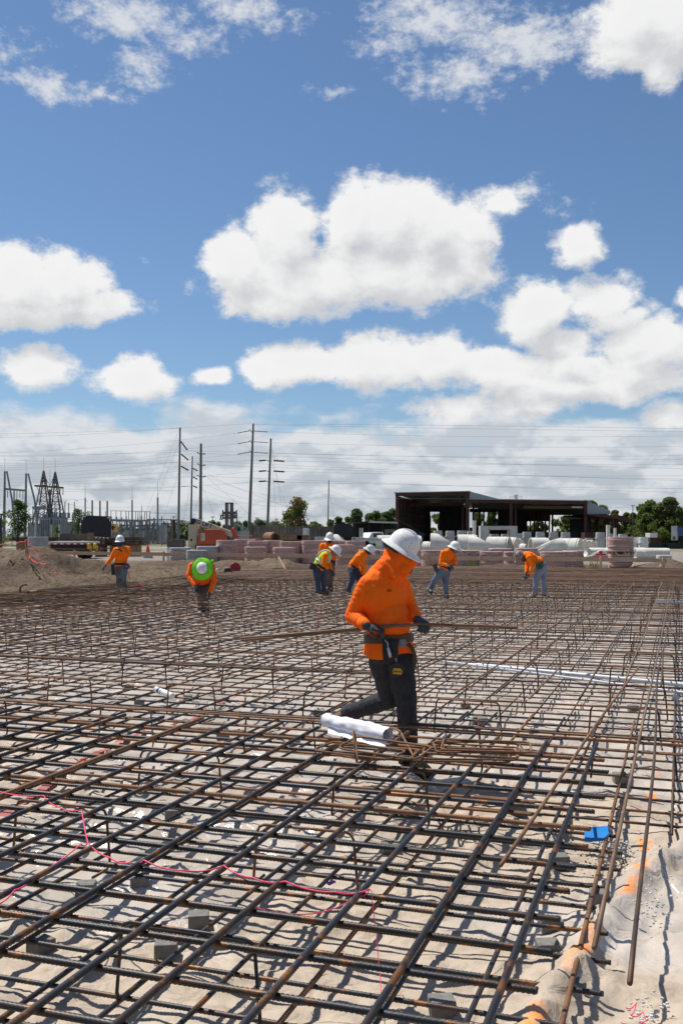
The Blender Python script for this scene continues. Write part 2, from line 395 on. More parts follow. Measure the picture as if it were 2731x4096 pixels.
# ------------------------------------------------------------------ ground, sheeting, form
def ab(x, y): return x*S1+y*C1, x*C1-y*S1
def bump_at(x, y, cx, cy, rx, ry, h): return h*np.exp(-(((x-cx)/rx)**2+((y-cy)/ry)**2))
def sstep(v, a, b):
    t = np.clip((v-a)/(b-a), 0, 1); return t*t*(3-2*t)
def terrain(x, y):
    x = np.asarray(x, float); y = np.asarray(y, float); a, b = ab(x, y)
    out = np.maximum.reduce([sstep(-b, 15.9, 17.2), sstep(a, 41.4, 42.6), sstep(b, 7, 9), sstep(-a, 3, 5)])
    far = sstep(y, 90, 140)
    rough = fbm(x*.9, y*.9, 0, 5, .6)*.30+fbm(x*2.0, y*2.0, 4, 5, .7, True)*.34+fbm(x*5, y*5, 14, 3, .7)*.10+fbm(x*.25, y*.25, 8, 3)*.15
    lev = .05+.30*sstep(y+.32*x, 40, 50)
    calm = sstep(y+.3*x, 42.5, 46)
    z = lev+rough*(1-.93*calm)*(1-far)
    z = z+bump_at(x, y, -11.2, 37.0, 1.6, 1.5, .95)+bump_at(x, y, -14.5, 39.5, 3.2, 2.2, 1.15)+bump_at(x, y, -8.8, 38.6, 1.6, 1.5, .35)
    lump = (1+.8*fbm(x*1.4, y*1.4, 2, 4, .6))
    for (px, d, w, h) in ((700, 47, 2.2, .35), (880, 46.5, 2.6, .42), (1080, 46, 1.8, .45), (1150, 45.2, 1.0, .3), (480, 47.5, 2.6, .2), (1390, 44.5, .7, .35),
                          (1650, 43.6, 1.3, .15), (1985, 43.0, 1.5, .40), (2080, 43.2, .9, .2), (2680, 44.2, 1.0, .50), (2610, 43.9, .6, .2)):
        z = z+bump_at(x, y, (px-CX)*d/F_PX, d, w, .75, h*.62)*lump
    return z*out-.16*(1-out)
def grid_mesh(name, X, Y, Z, mats, wrap=False, flip=False):
    h, w = X.shape; vs = np.stack([X, Y, Z], -1).reshape(-1, 3).astype(np.float32)
    i = np.arange(h-1)[:, None]; j = np.arange(w if wrap else w-1)[None, :]; j2 = (j+1) % w
    q = np.stack([i*w+j, i*w+j2, (i+1)*w+j2, (i+1)*w+j], -1).reshape(-1, 4)
    if flip: q = q[:, ::-1]
    me = bpy.data.meshes.new(name); me.vertices.add(len(vs)); me.vertices.foreach_set('co', vs.ravel())
    me.loops.add(q.size); me.loops.foreach_set('vertex_index', q.ravel().astype(np.int32))
    me.polygons.add(len(q)); me.polygons.foreach_set('loop_start', np.arange(0, q.size, 4, dtype=np.int32))
    me.polygons.foreach_set('use_smooth', np.ones(len(q), bool)); me.update(); me.validate()
    me.materials.append(mats); return me
th = np.radians(np.concatenate([np.arange(-24, 24, .13), np.arange(24, 336, 3.0)]))
r = [.6]
while r[-1] < 3500: r.append(r[-1]*(1.0045 if 24 < r[-1] < 52 else 1.012 if r[-1] < 90 else 1.05))
r = np.array(r); TH, RR = np.meshgrid(th, r); X, Y = np.sin(TH)*RR, np.cos(TH)*RR
Z = terrain(X, Y)
def ground_mat():
    m = bpy.data.materials.new('sandy_dirt'); m.use_nodes = True; nt = m.node_tree; b = nt.nodes['Principled BSDF']
    p = nd(nt, 'ShaderNodeTexCoord').outputs['Object']
    n1 = nd(nt, 'ShaderNodeTexNoise', {'Vector': p, 'Scale': .35, 'Detail': 6.0, 'Roughness': .6})
    n2 = nd(nt, 'ShaderNodeTexNoise', {'Vector': p, 'Scale': 3.5, 'Detail': 8.0, 'Roughness': .7})
    c = cmix(nt, smooth(nt, n1.outputs[0], .35, .65), (.25, .19, .135), (.15, .11, .078))
    c = cmix(nt, smooth(nt, n2.outputs[0], .5, .72), c, (.12, .09, .065))
    s = nd(nt, 'ShaderNodeSeparateXYZ', {0: p})
    g = nd(nt, 'ShaderNodeTexNoise', {'Vector': p, 'Scale': .12, 'Detail': 4.0})
    # packed grey shell-rock yard, then grass far off
    c = cmix(nt, smooth(nt, math_(nt, 'ADD', s.outputs[1], math_(nt, 'MULTIPLY', s.outputs[0], .3)), 49, 55), c, (.33, .295, .25))
    gm = math_(nt, 'MULTIPLY', smooth(nt, s.outputs[1], 76, 100), smooth(nt, g.outputs[0], .42, .55))
    c = cmix(nt, gm, c, (.13, .14, .05))
    c = cmix(nt, smooth(nt, s.outputs[1], 200, 260), c, (.09, .10, .045))
    nt.links.new(c, b.inputs['Base Color']); b.inputs['Roughness'].default_value = .95; b.inputs['Specular IOR Level'].default_value = .15
    n3 = nd(nt, 'ShaderNodeTexNoise', {'Vector': p, 'Scale': 5.0, 'Detail': 9.0, 'Roughness': .75})
    bp = nd(nt, 'ShaderNodeBump', {'Height': n3.outputs[0], 'Strength': 1.0, 'Distance': .22})
    nt.links.new(bp.outputs[0], b.inputs['Normal']); return m
M['dirt'] = ground_mat()
tag(link('ground', grid_mesh('ground', X, Y, Z, M['dirt'], wrap=True, flip=True)), kind='structure')

# clear plastic vapour barrier spread on sand below the bars
FOLD = [gp(*p) for p in ((2120, 4200), (2200, 4060), (2290, 3950), (2370, 3800), (2440, 3690), (2530, 3590), (2600, 3540), (2740, 3430), (2950, 3300))]
def seg_dist(x, y, pts):
    D = np.full(x.shape, 9.0); S = np.zeros(x.shape)
    for i in range(len(pts)-1):
        p, q = pts[i], pts[i+1]; dx, dy = q.x-p.x, q.y-p.y; L = dx*dx+dy*dy
        t = np.clip(((x-p.x)*dx+(y-p.y)*dy)/L, 0, 1); d = np.hypot(x-p.x-t*dx, y-p.y-t*dy)
        k = d < D; D = np.where(k, d, D); S = np.where(k, np.sign((x-p.x)*dy-(y-p.y)*dx), S)
    return D, S
aa = [.9]
while aa[-1] < 41.6: aa.append(aa[-1]+max(.02, .0065*aa[-1]))
A_, B_ = np.meshgrid(np.array(aa), np.concatenate([np.arange(-16.3, -9, .07), np.arange(-9, 3, .026), np.arange(3, 7.2, .1)]), indexing='ij')
X, Y = A_*S1+B_*C1, A_*C1-B_*S1
wx = X+.35*fbm(X*1.3, Y*1.3, 5, 3); wy = Y+.35*fbm(X*1.3, Y*1.3, 9, 3)
rid = fbm(wx*1.5+wy*.5, wy*3.1, 1, 3, .5, True); rid2 = fbm(wx*5.2, wy*7, 3, 3, .6, True)
crinkle = sstep(fbm(X*.55, Y*.55, 21, 2), -.15, .25)
z = .022*fbm(X*.8, Y*.8, 2, 3)+np.maximum(rid-.3, 0)**1.25*.11+(.35+crinkle)*np.maximum(rid2-.15, 0)*.030+.004*fbm(X*14, Y*14, 3, 2)
DF, SF = seg_dist(X, Y, FOLD)
tube = np.exp(-(DF/.08)**2)*(.085+.03*fbm(X*2, Y*2, 1, 2))+np.exp(-((DF-.14)/.035)**2)*.02
beyond = np.where((SF > 0) & (A_ < 9), sstep(DF, .1, .9), 0)
z = z*np.where(A_ < 5, .62, .8); zc = .052; z = np.where((B_ < -.15) & (z > zc), zc+(z-zc)*.18, z)
z = z+tube*np.where(A_ > 2.4, 1, .6)+beyond*(.09+.05*fbm(X*1.1, Y*1.1, 7, 3, .5)+.03*np.maximum(rid, 0)+.02*np.maximum(rid2, 0))
edge = sstep(-B_, 15.4, 16.2)
z = z*(1-edge)-.1*edge
me = grid_mesh('sheeting', X, Y, z, None or M['dirt'], flip=True)
me.materials.clear()
paint = .85*np.exp(-(DF/.05)**2)*sstep(fbm(X*2.3, Y*2.3, 31, 3), -.12, .2)*(A_ < 5.6)
spots = sstep(fbm(X*1.6, Y*1.6, 41, 3), .40, .50)*sstep(fbm(X*6, Y*6, 43, 2), .0, .25)*.9
streak = np.exp(-((X-(gp(2590, 3300).x+(Y-gp(2590, 3300).y)*.35))/.05)**2)*((Y > 4.6) & (Y < 7.4))*sstep(fbm(X*3, Y*3, 51, 2), -.1, .25)
pnt = np.clip(paint+spots*(A_ < 14)+streak, 0, 1)
dust = np.clip(sstep(fbm(X*.5, Y*.5, 61, 4), -.22, .2)*sstep(-A_, -11, -4.4)+sstep(-A_, -4.6, -3.2)*(1-beyond*.75), 0, 1)
at_ = me.attributes.new('wear', 'FLOAT_COLOR', 'POINT')
at_.data.foreach_set('color', np.stack([pnt, dust, np.clip(tube*12, 0, 1), np.ones_like(pnt)], -1).astype(np.float32).ravel())
def sheet_mat():
    m = bpy.data.materials.new('dusty_clear_plastic'); m.use_nodes = True; nt = m.node_tree; b = nt.nodes['Principled BSDF']
    p = nd(nt, 'ShaderNodeTexCoord').outputs['Object']
    w = nd(nt, 'ShaderNodeAttribute', attribute_name='wear'); s = nd(nt, 'ShaderNodeSeparateColor', {0: w.outputs['Color']})
    n1 = nd(nt, 'ShaderNodeTexNoise', {'Vector': p, 'Scale': 1.4, 'Detail': 7.0, 'Roughness': .65})
    n2 = nd(nt, 'ShaderNodeTexNoise', {'Vector': p, 'Scale': 7.0, 'Detail': 8.0, 'Roughness': .7})
    plastic = cmix(nt, smooth(nt, n1.outputs[0], .35, .65), (.56, .495, .425), (.41, .35, .285))
    sand = cmix(nt, smooth(nt, n2.outputs[0], .4, .68), (.455, .375, .29), (.34, .27, .205))
    dm = math_(nt, 'ADD', s.outputs[1], math_(nt, 'MULTIPLY', math_(nt, 'SUBTRACT', n2.outputs[0], .5), .9), clamp=True)
    dm = smooth(nt, dm, .25, .7)
    c = cmix(nt, dm, plastic, sand)
    pm = math_(nt, 'MULTIPLY', smooth(nt, s.outputs[0], .3, .75), smooth(nt, n2.outputs[0], .36, .56))
    c = cmix(nt, pm, c, (.88, .30, .06))
    nt.links.new(c, b.inputs['Base Color'])
    rg = nd(nt, 'ShaderNodeMapRange', {0: dm, 3: .2, 4: .75}).outputs[0]
    nt.links.new(rg, b.inputs['Roughness'])
    n3 = nd(nt, 'ShaderNodeTexNoise', {'Vector': p, 'Scale': 7.0, 'Detail': 4.0, 'Roughness': .5, 'Distortion': .8})
    bp = nd(nt, 'ShaderNodeBump', {'Height': n3.outputs[0], 'Strength': .7, 'Distance': .04})
    nt.links.new(bp.outputs[0], b.inputs['Normal']); return m
M['film'] = sheet_mat(); me.materials.append(M['film'])
tag(link('plastic_sheeting', me), 'dusty creased clear plastic sheeting spread on the sand under all the bars', 'plastic sheeting', kind='stuff')

fb = MB(); p, q = at(2436, 2268, 41.3), at(2900, 2280, 39.5); fb.beam(p-V((0, 0, .16)), q-V((0, 0, .16)), .09, .36)
fb.build('form_board', M['black'], label='black edge form along the far right side of the slab', cat='form board')

# ------------------------------------------------------------------ reinforcing bars
def ribbed(L, rr, pitch=.0165, n=8):
    k = int(L/pitch)*2; s = np.arange(k+1)*pitch/2; t = np.arange(n)*2*math.pi/n
    rad = rr*(.96+.22*(np.arange(k+1) % 2))
    S_ = s[:, None]+.0+rr*.55*np.cos(t)[None, :]; X_ = np.clip(S_, 0, s[-1])
    Yv = rad[:, None]*np.cos(t)[None, :]; Zv = rad[:, None]*np.sin(t)[None, :]
    me = grid_mesh('ribbed_bar', X_, Yv, Zv, M['steel'], wrap=True)
    bm = bmesh.new(); bm.from_mesh(me); bm.verts.ensure_lookup_table()
    bm.faces.new([bm.verts[i] for i in range(n)][::-1]); bm.faces.new([bm.verts[k*n+i] for i in range(n)])
    bmesh.ops.recalc_face_normals(bm, faces=bm.faces); bm.to_mesh(me); bm.free()
    return me
RB_top, RB_bot = ribbed(8.6, .0112), ribbed(8.6, .0095)
def place_ribbed(me, name, parent, p, heading, matr=None, tilt=0.0):
    o = link(name, me, parent, V(p)); o.rotation_euler = (random.uniform(0, 6.28), -tilt, heading); o.rotation_mode = 'XYZ'
    # spin about own axis first, then heading
    o.rotation_euler = (Matrix.Rotation(heading, 3, 'Z') @ Matrix.Rotation(-tilt, 3, 'Y') @ Matrix.Rotation(random.uniform(0, 6.28), 3, 'X')).to_euler()
    if matr: o.material_slots[0].link = 'OBJECT'; o.material_slots[0].material = matr
    return o
H1 = MA; H2 = math.atan2(-S1, C1)
def steelpick(k=.2): return M['rust'] if random.random() < k else None
Z_B2, Z_B1, Z_T2, Z_T1 = .085, .106, .412, .435
mat_b = thing('rebar_mat', G(2, -1, .08), 'lower rebar mat tied close above the plastic sheeting, seen through the upper bars', 'rebar mat')
mat_t = thing('rebar_mat', G(3, -1, .4), 'thick dark upper rebar mat across the front of the slab', 'rebar mat')
mat_f = thing('rebar_mat', G(12, -3, .4), 'thinner rusty upper bars running away across the middle of the slab', 'rebar mat')
mat_d = thing('rebar_mat', G(30, -6, .4), 'dense band of bars laid on top at the far end of the slab', 'rebar mat')
J = random.uniform
def wob(p, q, r, n, amp, name, par, m, sag=0.0, nn=6):
    p, q = V(p), V(q); pts = []; ph = J(0, 6); ph2 = J(0, 6); d = (q-p); side = V((-d.y, d.x, 0)).normalized()
    for i in range(n+1):
        t = i/n; pts.append(p+d*t+side*amp*math.sin(t*7+ph)+V((0, 0, amp*.5*math.sin(t*9+ph2)-sag*4*t*(1-t))))
    mb = MB(); mb.tube(pts, r, nn); return mb.build(name, m, par, True)
# lower mat
for k in range(52):
    b = -.38-.313*k+J(-.015, .015)
    if k < 29: place_ribbed(RB_bot, 'rebar', mat_b, G(.9+J(-.1, .1), b, Z_B1), H1+J(-.004, .004), steelpick(.25))
    wob(G(9.2+J(-.3, .1), b+.02, Z_B1) if k < 29 else G(4+.35*(k-29), b, Z_B1), G(41.1, b+J(-.02, .02), Z_B1), .0085, 24, .012, 'rebar', mat_b, M['steel2'])
for k in range(1, 15):
    b = -.38+.313*k+J(-.01, .01); wob(G(6.0+J(-.1, .1), b, Z_B1), G(41.1, b, Z_B1), .0085, 24, .012, 'rebar', mat_b, M['steel2'])
a = 1.75
while a < 40.9:
    bj = J(-.07, .05)
    if a < 9.4:
        if a < 6.1: place_ribbed(RB_bot, 'rebar', mat_b, G(a, -.28+bj, Z_B2), H2+math.pi+J(-.005, .005), steelpick(.2))
        else:
            place_ribbed(RB_bot, 'rebar', mat_b, G(a, -.9+bj, Z_B2), H2+math.pi+J(-.004, .004), steelpick(.2))
            wob(G(a+.02, -1.3+bj, Z_B2), G(a+J(-.02, .02), 4.6, Z_B2), .0088, 8, .006, 'rebar', mat_b, M['steel2'])
        if a > 5: wob(G(a, -8.9, Z_B2), G(a+J(-.03, .03), -15.6, Z_B2), .0085, 8, .01, 'rebar', mat_b, M['steel2'])
    else: wob(G(a, -15.7+J(-.2, .2), Z_B2), G(a+J(-.03, .03), 4.8, Z_B2), .0085, 22, .012, 'rebar', mat_b, M['steel2'])
    a += .296+J(-.012, .012)
# upper front mat
fam1 = [-.53-.315*k+J(-.02, .02) for k in range(29)]
for k, b in enumerate(fam1):
    place_ribbed(RB_top, 'rebar', mat_t, G(6.68+J(-.05, .05), b, Z_T1), H1+math.pi+J(-.006, .006), M['rust'] if k in (9,) else None)
fam2 = [3.06+.296*k+J(-.012, .012) for k in range(-6, 12)]
for a in fam2:
    place_ribbed(RB_top, 'rebar', mat_t, G(a, -.41+J(-.04, .04), Z_T2), H2+math.pi+J(-.004, .004), steelpick(.12))
for a, bb in ((6.62, 3.5), (6.98, 3.5), (7.06, 1.5)):
    wob(G(a, -9, Z_T2-.004), G(a+.02, bb, Z_T2-.004), .0085, 14, .008, 'rebar', mat_t, M['rust'] if a < 7 else M['steel2'])
# loose long bars reaching over the bare right edge
for p, q, r, m in (((2533, 3940), (2637, 2655), .0088, 'steel2'), ((2389, 3797), (2690, 2300), .0092, 'rustlight'), ((1993, 3457), (2548, 2671), .0092, 'rust')):
    z = .455 if p[0] < 2000 else .44
    o = wob(gp(*p, z), gp(*q, z), r, 26, .012, 'loose_rebar', None, M[m], nn=8)
    tag(o, {2533: 'dark loose bar reaching down the sand at the right edge', 2389: 'long pale loose bar just left of the darker one over the right edge', 1993: 'light brown loose bar lying slanted on top of the front mat'}[p[0]], 'steel bar')
# far upper bars, ends kicked up onto the dense band
lim = []
for k in range(43):
    b = -.16-.335*k+J(-.02, .02)
    a0 = 9.4 if k < 2 else 8.5 if b > -4.6 else 9.6 if b > -8 else 10.5+J(-1, 1)
    if b < -9: a0 = 10.5+(-b-9)*1.1
    a0 += J(-.12, .12); a1 = 27.4+J(-.15, .15)
    pts = []; ph = J(0, 6); lift = J(.10, .17)
    for i in range(27):
        t = i/26; aa_ = a0+(a1-a0)*t
        z = Z_T1+.006*math.sin(aa_*4+ph)-.02*math.sin(t*math.pi)*(k < 12)+lift*float(sstep(np.array(aa_), 23.2, 26.4))
        pts.append(G(aa_, b+.014*math.sin(aa_*.8+ph)+.05*float(sstep(np.array(aa_), 24, 26.5))*math.sin(aa_*1.5), z))
    mb = MB(); mb.tube(pts, .0092, 6); mb.build('rebar', M['steel2'] if random.random() < .7 else M['rustlight'], mat_f, True)
rows = [7.05+1.28*k for k in range(16)]
for i, a in enumerate(rows[1:]):
    wob(G(a, -15.2 if a > 9 else -9, Z_T2-.006), G(a+J(-.03, .03), 4.6, Z_T2-.006), .0088, 16, .01, 'carrier_bar', mat_f, M['rust'] if i % 3 == 0 else M['steel2'])
    if i % 2: wob(G(a+.05, -14, Z_T2-.006), G(a+.06, -3, Z_T2-.006), .0085, 16, .01, 'carrier_bar', mat_f, M['steel2'])
a = 27.3
while a < 41:
    wob(G(a, -15.0+J(-.3, .3), .50+J(-.012, .012)), G(a+J(-.03, .03), 5, .50), .0095, 18, .012, 'rebar', mat_d, M['steel2'] if random.random() < .75 else M['rustlight'], nn=5)
    a += .29+J(-.05, .03)
for k in range(56):
    b = 3-.33*k; wob(G(26.9+J(-.2, .2), b, .475), G(41.2, b+J(-.03, .03), .475), .009, 12, .015, 'rebar', mat_d, M['steel2'], nn=5)
for k in range(10):                                        # bar ends sticking past the far form
    b = -4.4+.75*k-2; mb = MB(); mb.tube([G(39.8, b, .50), G(40.6, b+.02, .51), G(41.45, b+.05, .56)], .012, 6); mb.build('rebar', M['rust'], mat_d, True)
# tie wires at the front crossings
tw = MB()
for a in fam2[4:]:
    for b in fam1[:20]:
        if J(0, 1) < .55: continue
        c = G(a, b, Z_T1-.011); s = .016; an = J(0, 6.28)
        pts = [c+V((math.cos(t+an)*s, math.sin(t+an)*s, .012*math.sin(2*t))) for t in [i*.9 for i in range(8)]]
        e = pts[-1]; pts += [e+V((J(-.02, .02), J(-.02, .02), J(-.005, .02))), e+V((J(-.04, .04), J(-.04, .04), J(-.02, .03)))]
        tw.tube(pts, .0011, 3, False)
tag(tw.build('tie_wire', M['wire'], mat_t), kind='stuff')
twb = MB()
for i in range(240):
    k = random.randrange(0, 26); a = 2+.296*random.randrange(0, 24); c = G(a, -.38-.313*k, Z_B1)
    pts = [c+V((math.cos(t)*.016, math.sin(t)*.016, .01*math.sin(2*t))) for t in [j*.9 for j in range(8)]]; e = pts[-1]
    pts += [e+V((J(-.03, .03), J(-.03, .03), J(0, .03))), e+V((J(-.07, .07), J(-.07, .07), J(-.02, .05)))]
    twb.tube(pts, .0012, 3, False)
tag(twb.build('tie_wire', M['wire'], mat_b), kind='stuff')

# bent bar chairs that hold the upper mat
def chair_mesh(w, h, foot, r, m, n=6):
    mb = MB(); pts = []
    def corner(p, q, s, rad=.035):
        p, q, s = V(p), V(q), V(s); u = (p-q).normalized(); v = (s-q).normalized()
        return [q+u*rad, q+(u+v)*rad*.3, q+v*rad]
    P = [V((-w/2-.015, foot, 0)), V((-w/2-.015, 0, 0)), V((-w/2+.01, 0, h)), V((w/2-.01, 0, h)), V((w/2+.015, 0, 0)), V((w/2+.015, -foot*.9, 0))]
    pts = [P[0]]
    for i in range(1, 5): pts += corner(P[i-1], P[i], P[i+1])
    pts.append(P[5]); mb.tube(pts, r, n)
    return mb.mesh('rebar_chair', m, True)
CH = [chair_mesh(.56, .295, .16, .0075, M['steel2']), chair_mesh(.50, .295, .14, .0075, M['rust']), chair_mesh(.54, .295, .18, .0075, M['steel'])]
cnt = 0; rest = MB()
cols = [-.38-1.3*k for k in range(-3, 12)]
allch = []
for a in [1.9, 3.15, 4.4, 5.65]+rows+[rows[-1]+1.28*(k+1) for k in range(9)]:
    for b in cols:
        if a < 6 and (b > -1 or (round(a*7+b*3) % 3 == 0)): continue
        if abs(G(a, b).x) > G(a, b).y*.36+.5: continue
        allch.append((a+J(-.06, .06), b+J(-.08, .08)))
allch.sort(key=lambda t: t[0])
for i, (a, b) in enumerate(allch):
    o = link('rebar_chair', CH[i % 3 if i % 5 else 0], None, G(a, b, .112)); o.rotation_euler.z = H2+J(-.12, .12)+(math.pi if i % 2 else 0)
    if a > 26: o.scale = (1, 1, 1.2)
    rk = next((i_ for i_, r_ in enumerate([1.9, 3.15, 4.4, 5.65]+rows) if abs(a-r_) < .2), 0); ck = round((-.38-b)/1.3); cn = ['at the right mat edge', 'second from the right edge', 'third from the right edge', 'fourth from the right edge', 'fifth from the right edge', 'sixth from the right edge', 'seventh from the right edge', 'eighth from the right edge', 'ninth from the right edge', 'tenth from the right edge'][ck] if 0 <= ck < 10 else 'beyond the right mat edge'
    ON = ['first', 'second', 'third', 'fourth', 'fifth', 'sixth', 'seventh']
    if a < 6.4: lb = f'bent bar chair under the thick front mat, {ON[rk]} row, {cn}'
    elif a < 7.6: lb = f'bent bar chair just behind the thick front mat, {cn}'
    elif a < 15: lb = f'bent bar chair, {ON[min(rk-4, 6)]} row behind the thick mat, {cn}'
    else: lb = 'small distant bent bar chair toward the far end of the slab'
    tag(o, lb, 'rebar chair', 'bent bar chairs holding up the mats')
# ------------------------------------------------------------------ background
GZ = .37
ORD = ['bottom', 'second', 'third', 'fourth', 'fifth', 'sixth', 'seventh', 'eighth', 'ninth', 'tenth', 'eleventh', 'twelfth', 'thirteenth', 'fourteenth', 'fifteenth', 'sixteenth']
def ring_mesh(R, r, h, m):
    mb = MB(); e = .012
    mb.lathe([(r, e), (r+e, 0), (R-e, 0), (R, e), (R, h-e), (R-e, h-.002), (r+e, h-.002), (r, h-e)], n=36, closed=True)
    me = mb.mesh('ring', [m, M['pinktop'] if m == M['pink'] else M['conc']], SM)
    for p in me.polygons:
        if p.normal.z > .9: p.material_index = 1
    return me
RC = {}
def stack(px, ytop, d, wpx, h, desc, m='pink', solid=False, z0=GZ, grp='concrete rings stacked in the yard'):
    R = wpx*d/F_PX/2; zt = EYE+(HY-ytop)*d/F_PX; n = max(1, round((zt-z0)/h)); hh = (zt-z0)/n
    key = (round(R, 2), round(hh, 3), m, solid)
    if key not in RC: RC[key] = ring_mesh(R, R*.62, hh-.006, M[m])
    x = (px-CX)*d/F_PX
    for i in range(n):
        o = link('concrete_ring', RC[key], None, V((x+J(-.015, .015), d+J(-.015, .015), z0+i*hh))); o.rotation_euler.z = J(0, 6)
        w = 'top' if i == n-1 and n > 1 else ORD[i] if i else 'bottom'
        if n == 1: w = 'single'
        tag(o, f'{w} concrete ring of the {desc}', 'concrete ring', grp)
L_ = 50
for s in [(907, 2160, L_, 84, .18, 'pink stack just right of the lift'), (981, 2156, L_+1.4, 84, .18, 'pink stack behind and right of the lift stack'),
          (1032, 2163, L_+.3, 84, .18, 'pink stack behind the short pink stack'), (1092, 2161, L_+.8, 78, .18, 'pink stack in the middle of the back row'),
          (1163, 2165, L_, 88, .18, 'pink stack behind the brownish short stack'), (1251, 2162, L_-.2, 92, .18, 'pink stack left of the standing worker'),
          (1325, 2161, L_+1.3, 84, .18, 'pink stack behind the standing worker'), (1022, 2187, L_-1.6, 86, .10, 'short pink stack in front'),
          (1137, 2189, L_-1.6, 88, .16, 'short brownish stack near the plank rail'), (1386, 2163, L_+1.2, 84, .18, 'pink stack behind the open red ring'),
          (1421, 2163, L_+.6, 80, .18, 'pink stack right of the open red ring'), (1377, 2178, 46.3, 78, .34, 'open topped red stack beside the vest worker'),
          (1478, 2198, 46.5, 88, .12, 'flat stack behind the bending worker'), (1552, 2200, 46.5, 90, .12, 'flat stack hidden behind the big white hat'),
          (1640, 2199, 46.6, 88, .12, 'flat stack just left of the tool worker'), (1730, 2200, 45.4, 92, .10, 'flat stack left of the tool worker'),
          (1825, 2201, 45.6, 92, .10, 'flat stack behind the tool worker'), (1893, 2200, 46.6, 84, .10, 'flat stack right of the tool worker'),
          (1961, 2205, 46.2, 94, .10, 'open topped stack with pale rim'), (2000, 2193, 48, 92, .10, 'stack behind the pale rimmed ring'),
          (2104, 2192, 48, 92, .10, 'stack behind the long haired worker'), (2060, 2206, 46.8, 92, .10, 'stack left of the long haired worker'),
          (2207, 2206, 44.2, 98, .095, 'stack right of the long haired worker'), (2262, 2205, 45.4, 92, .095, 'stack at the right end of the flat ring row'),
          (2290, 2202, 46.4, 84, .095, 'rearmost stack at the end of the flat ring row')]:
    stack(*s)
x = (2480-CX)*45/F_PX
stack(2480, 2216, 45, 96, .09, 'lower half of the tall stack'); zp = EYE+(HY-2216)*45/F_PX
pl = thing('pallet', (x, 45, zp), 'wooden pallet between the two halves of the tall ring stack', 'pallet')
for k in (-.42, 0, .42): mb = MB(); mb.box((x+k, 45, zp+.05), (.11, 1.0, .09)); mb.build('stringer', M['oldwood'], pl)
for k in range(5): mb = MB(); mb.box((x, 44.55+k*.225, zp+.107), (1.1, .11, .02)); mb.build('plank', M['oldwood'], pl)
stack(2480, 2147, 45, 100, .09, 'upper half of the tall stack', z0=zp+.12)
for s in [(720, 2190, 49, 84, .14, 'low grey stack left of the lift mast'), (787, 2200, 47.6, 82, .14, 'grey ring lying in front of the lift mast'), (830, 2184, 49.6, 86, .14, 'grey stack under the orange lift body')]:
    stack(*s, m='concgrey')
stack(2655, 2220, 47, 60, .10, 'small pale pair by the far right dirt heap', m='conc')
stack(153, 2147, 52, 79, 1.2, 'tall grey drum behind the dirt heap', m='concgrey'); stack(705, 2188, 53, 82, .3, 'white base slab under the square manhole', m='conc')
mb = MB(); c = at(704, 2188, 53); hh = 31*53/F_PX; mb.box(c+V((0, 0, hh/2)), (.82, .8, hh)); mb.box(c+V((.42, .1, hh*.45)), (.12, .5, hh*.7))
mb.box(c+V((0, 0, hh-.03)), (.86, .84, .07)); mb.build('manhole_block', M['brickwall'], label='square grey concrete manhole standing on a white base slab', cat='manhole block')

# batter boards along the back of the dig
def rail(p, q, posts, desc):
    r = thing('batter_board', p, desc, 'batter board'); n = len(p)
    mb = MB(); mb.beam(p, q, .04, .17); mb.build('plank', M['wood'], r)
    for px, yb in posts:
        t = (px-pp[0])/(pp[1]-pp[0]); c = p+(q-p)*t; mb = MB(); zb = float(terrain(c.x, c.y))
        mb.box((c.x, c.y-.05, (c.z+.14+zb-.1)/2), (.09, .06, c.z+.14-zb+.1)); mb.build('post', M['wood'], r)
pp = (195, 1250); rail(at(195, 2211, 50), at(1250, 2224, 46), [(308, 0), (678, 0), (1072, 0)], 'long plank rail on posts behind the dirt bank, left run')
pp = (1255, 2110); rail(at(1255, 2224, 45.8), at(2110, 2237, 43.2), [(1480, 0), (1722, 0), (1928, 0)], 'plank rail on posts behind the bending workers, middle run')
pp = (2165, 2665); rail(at(2165, 2235, 43), at(2665, 2242, 42.4), [(2163, 0), (2402, 0), (2650, 0)], 'plank rail crossing in front of the tall ring stack, right run')
for i, (px, y) in enumerate(((2438, 2262), (2530, 2264), (2640, 2266))):
    mb = MB(); c = at(px, y, 42.2); mb.beam(c-V((0, 0, .25)), c+V((0, 0, .02+.0*i)), .08, .05); mb.beam(c+V((.02, .3, -.2)), c+V((0, 0, .05)), .05, .09)
    mb.build('form_stake', M['wood'], label=['timber form stake left of the tall ring stack', 'timber form stake right of the tall ring stack', 'timber form stake by the far right dirt heap'][i], cat='stake', group='stakes behind the black form')

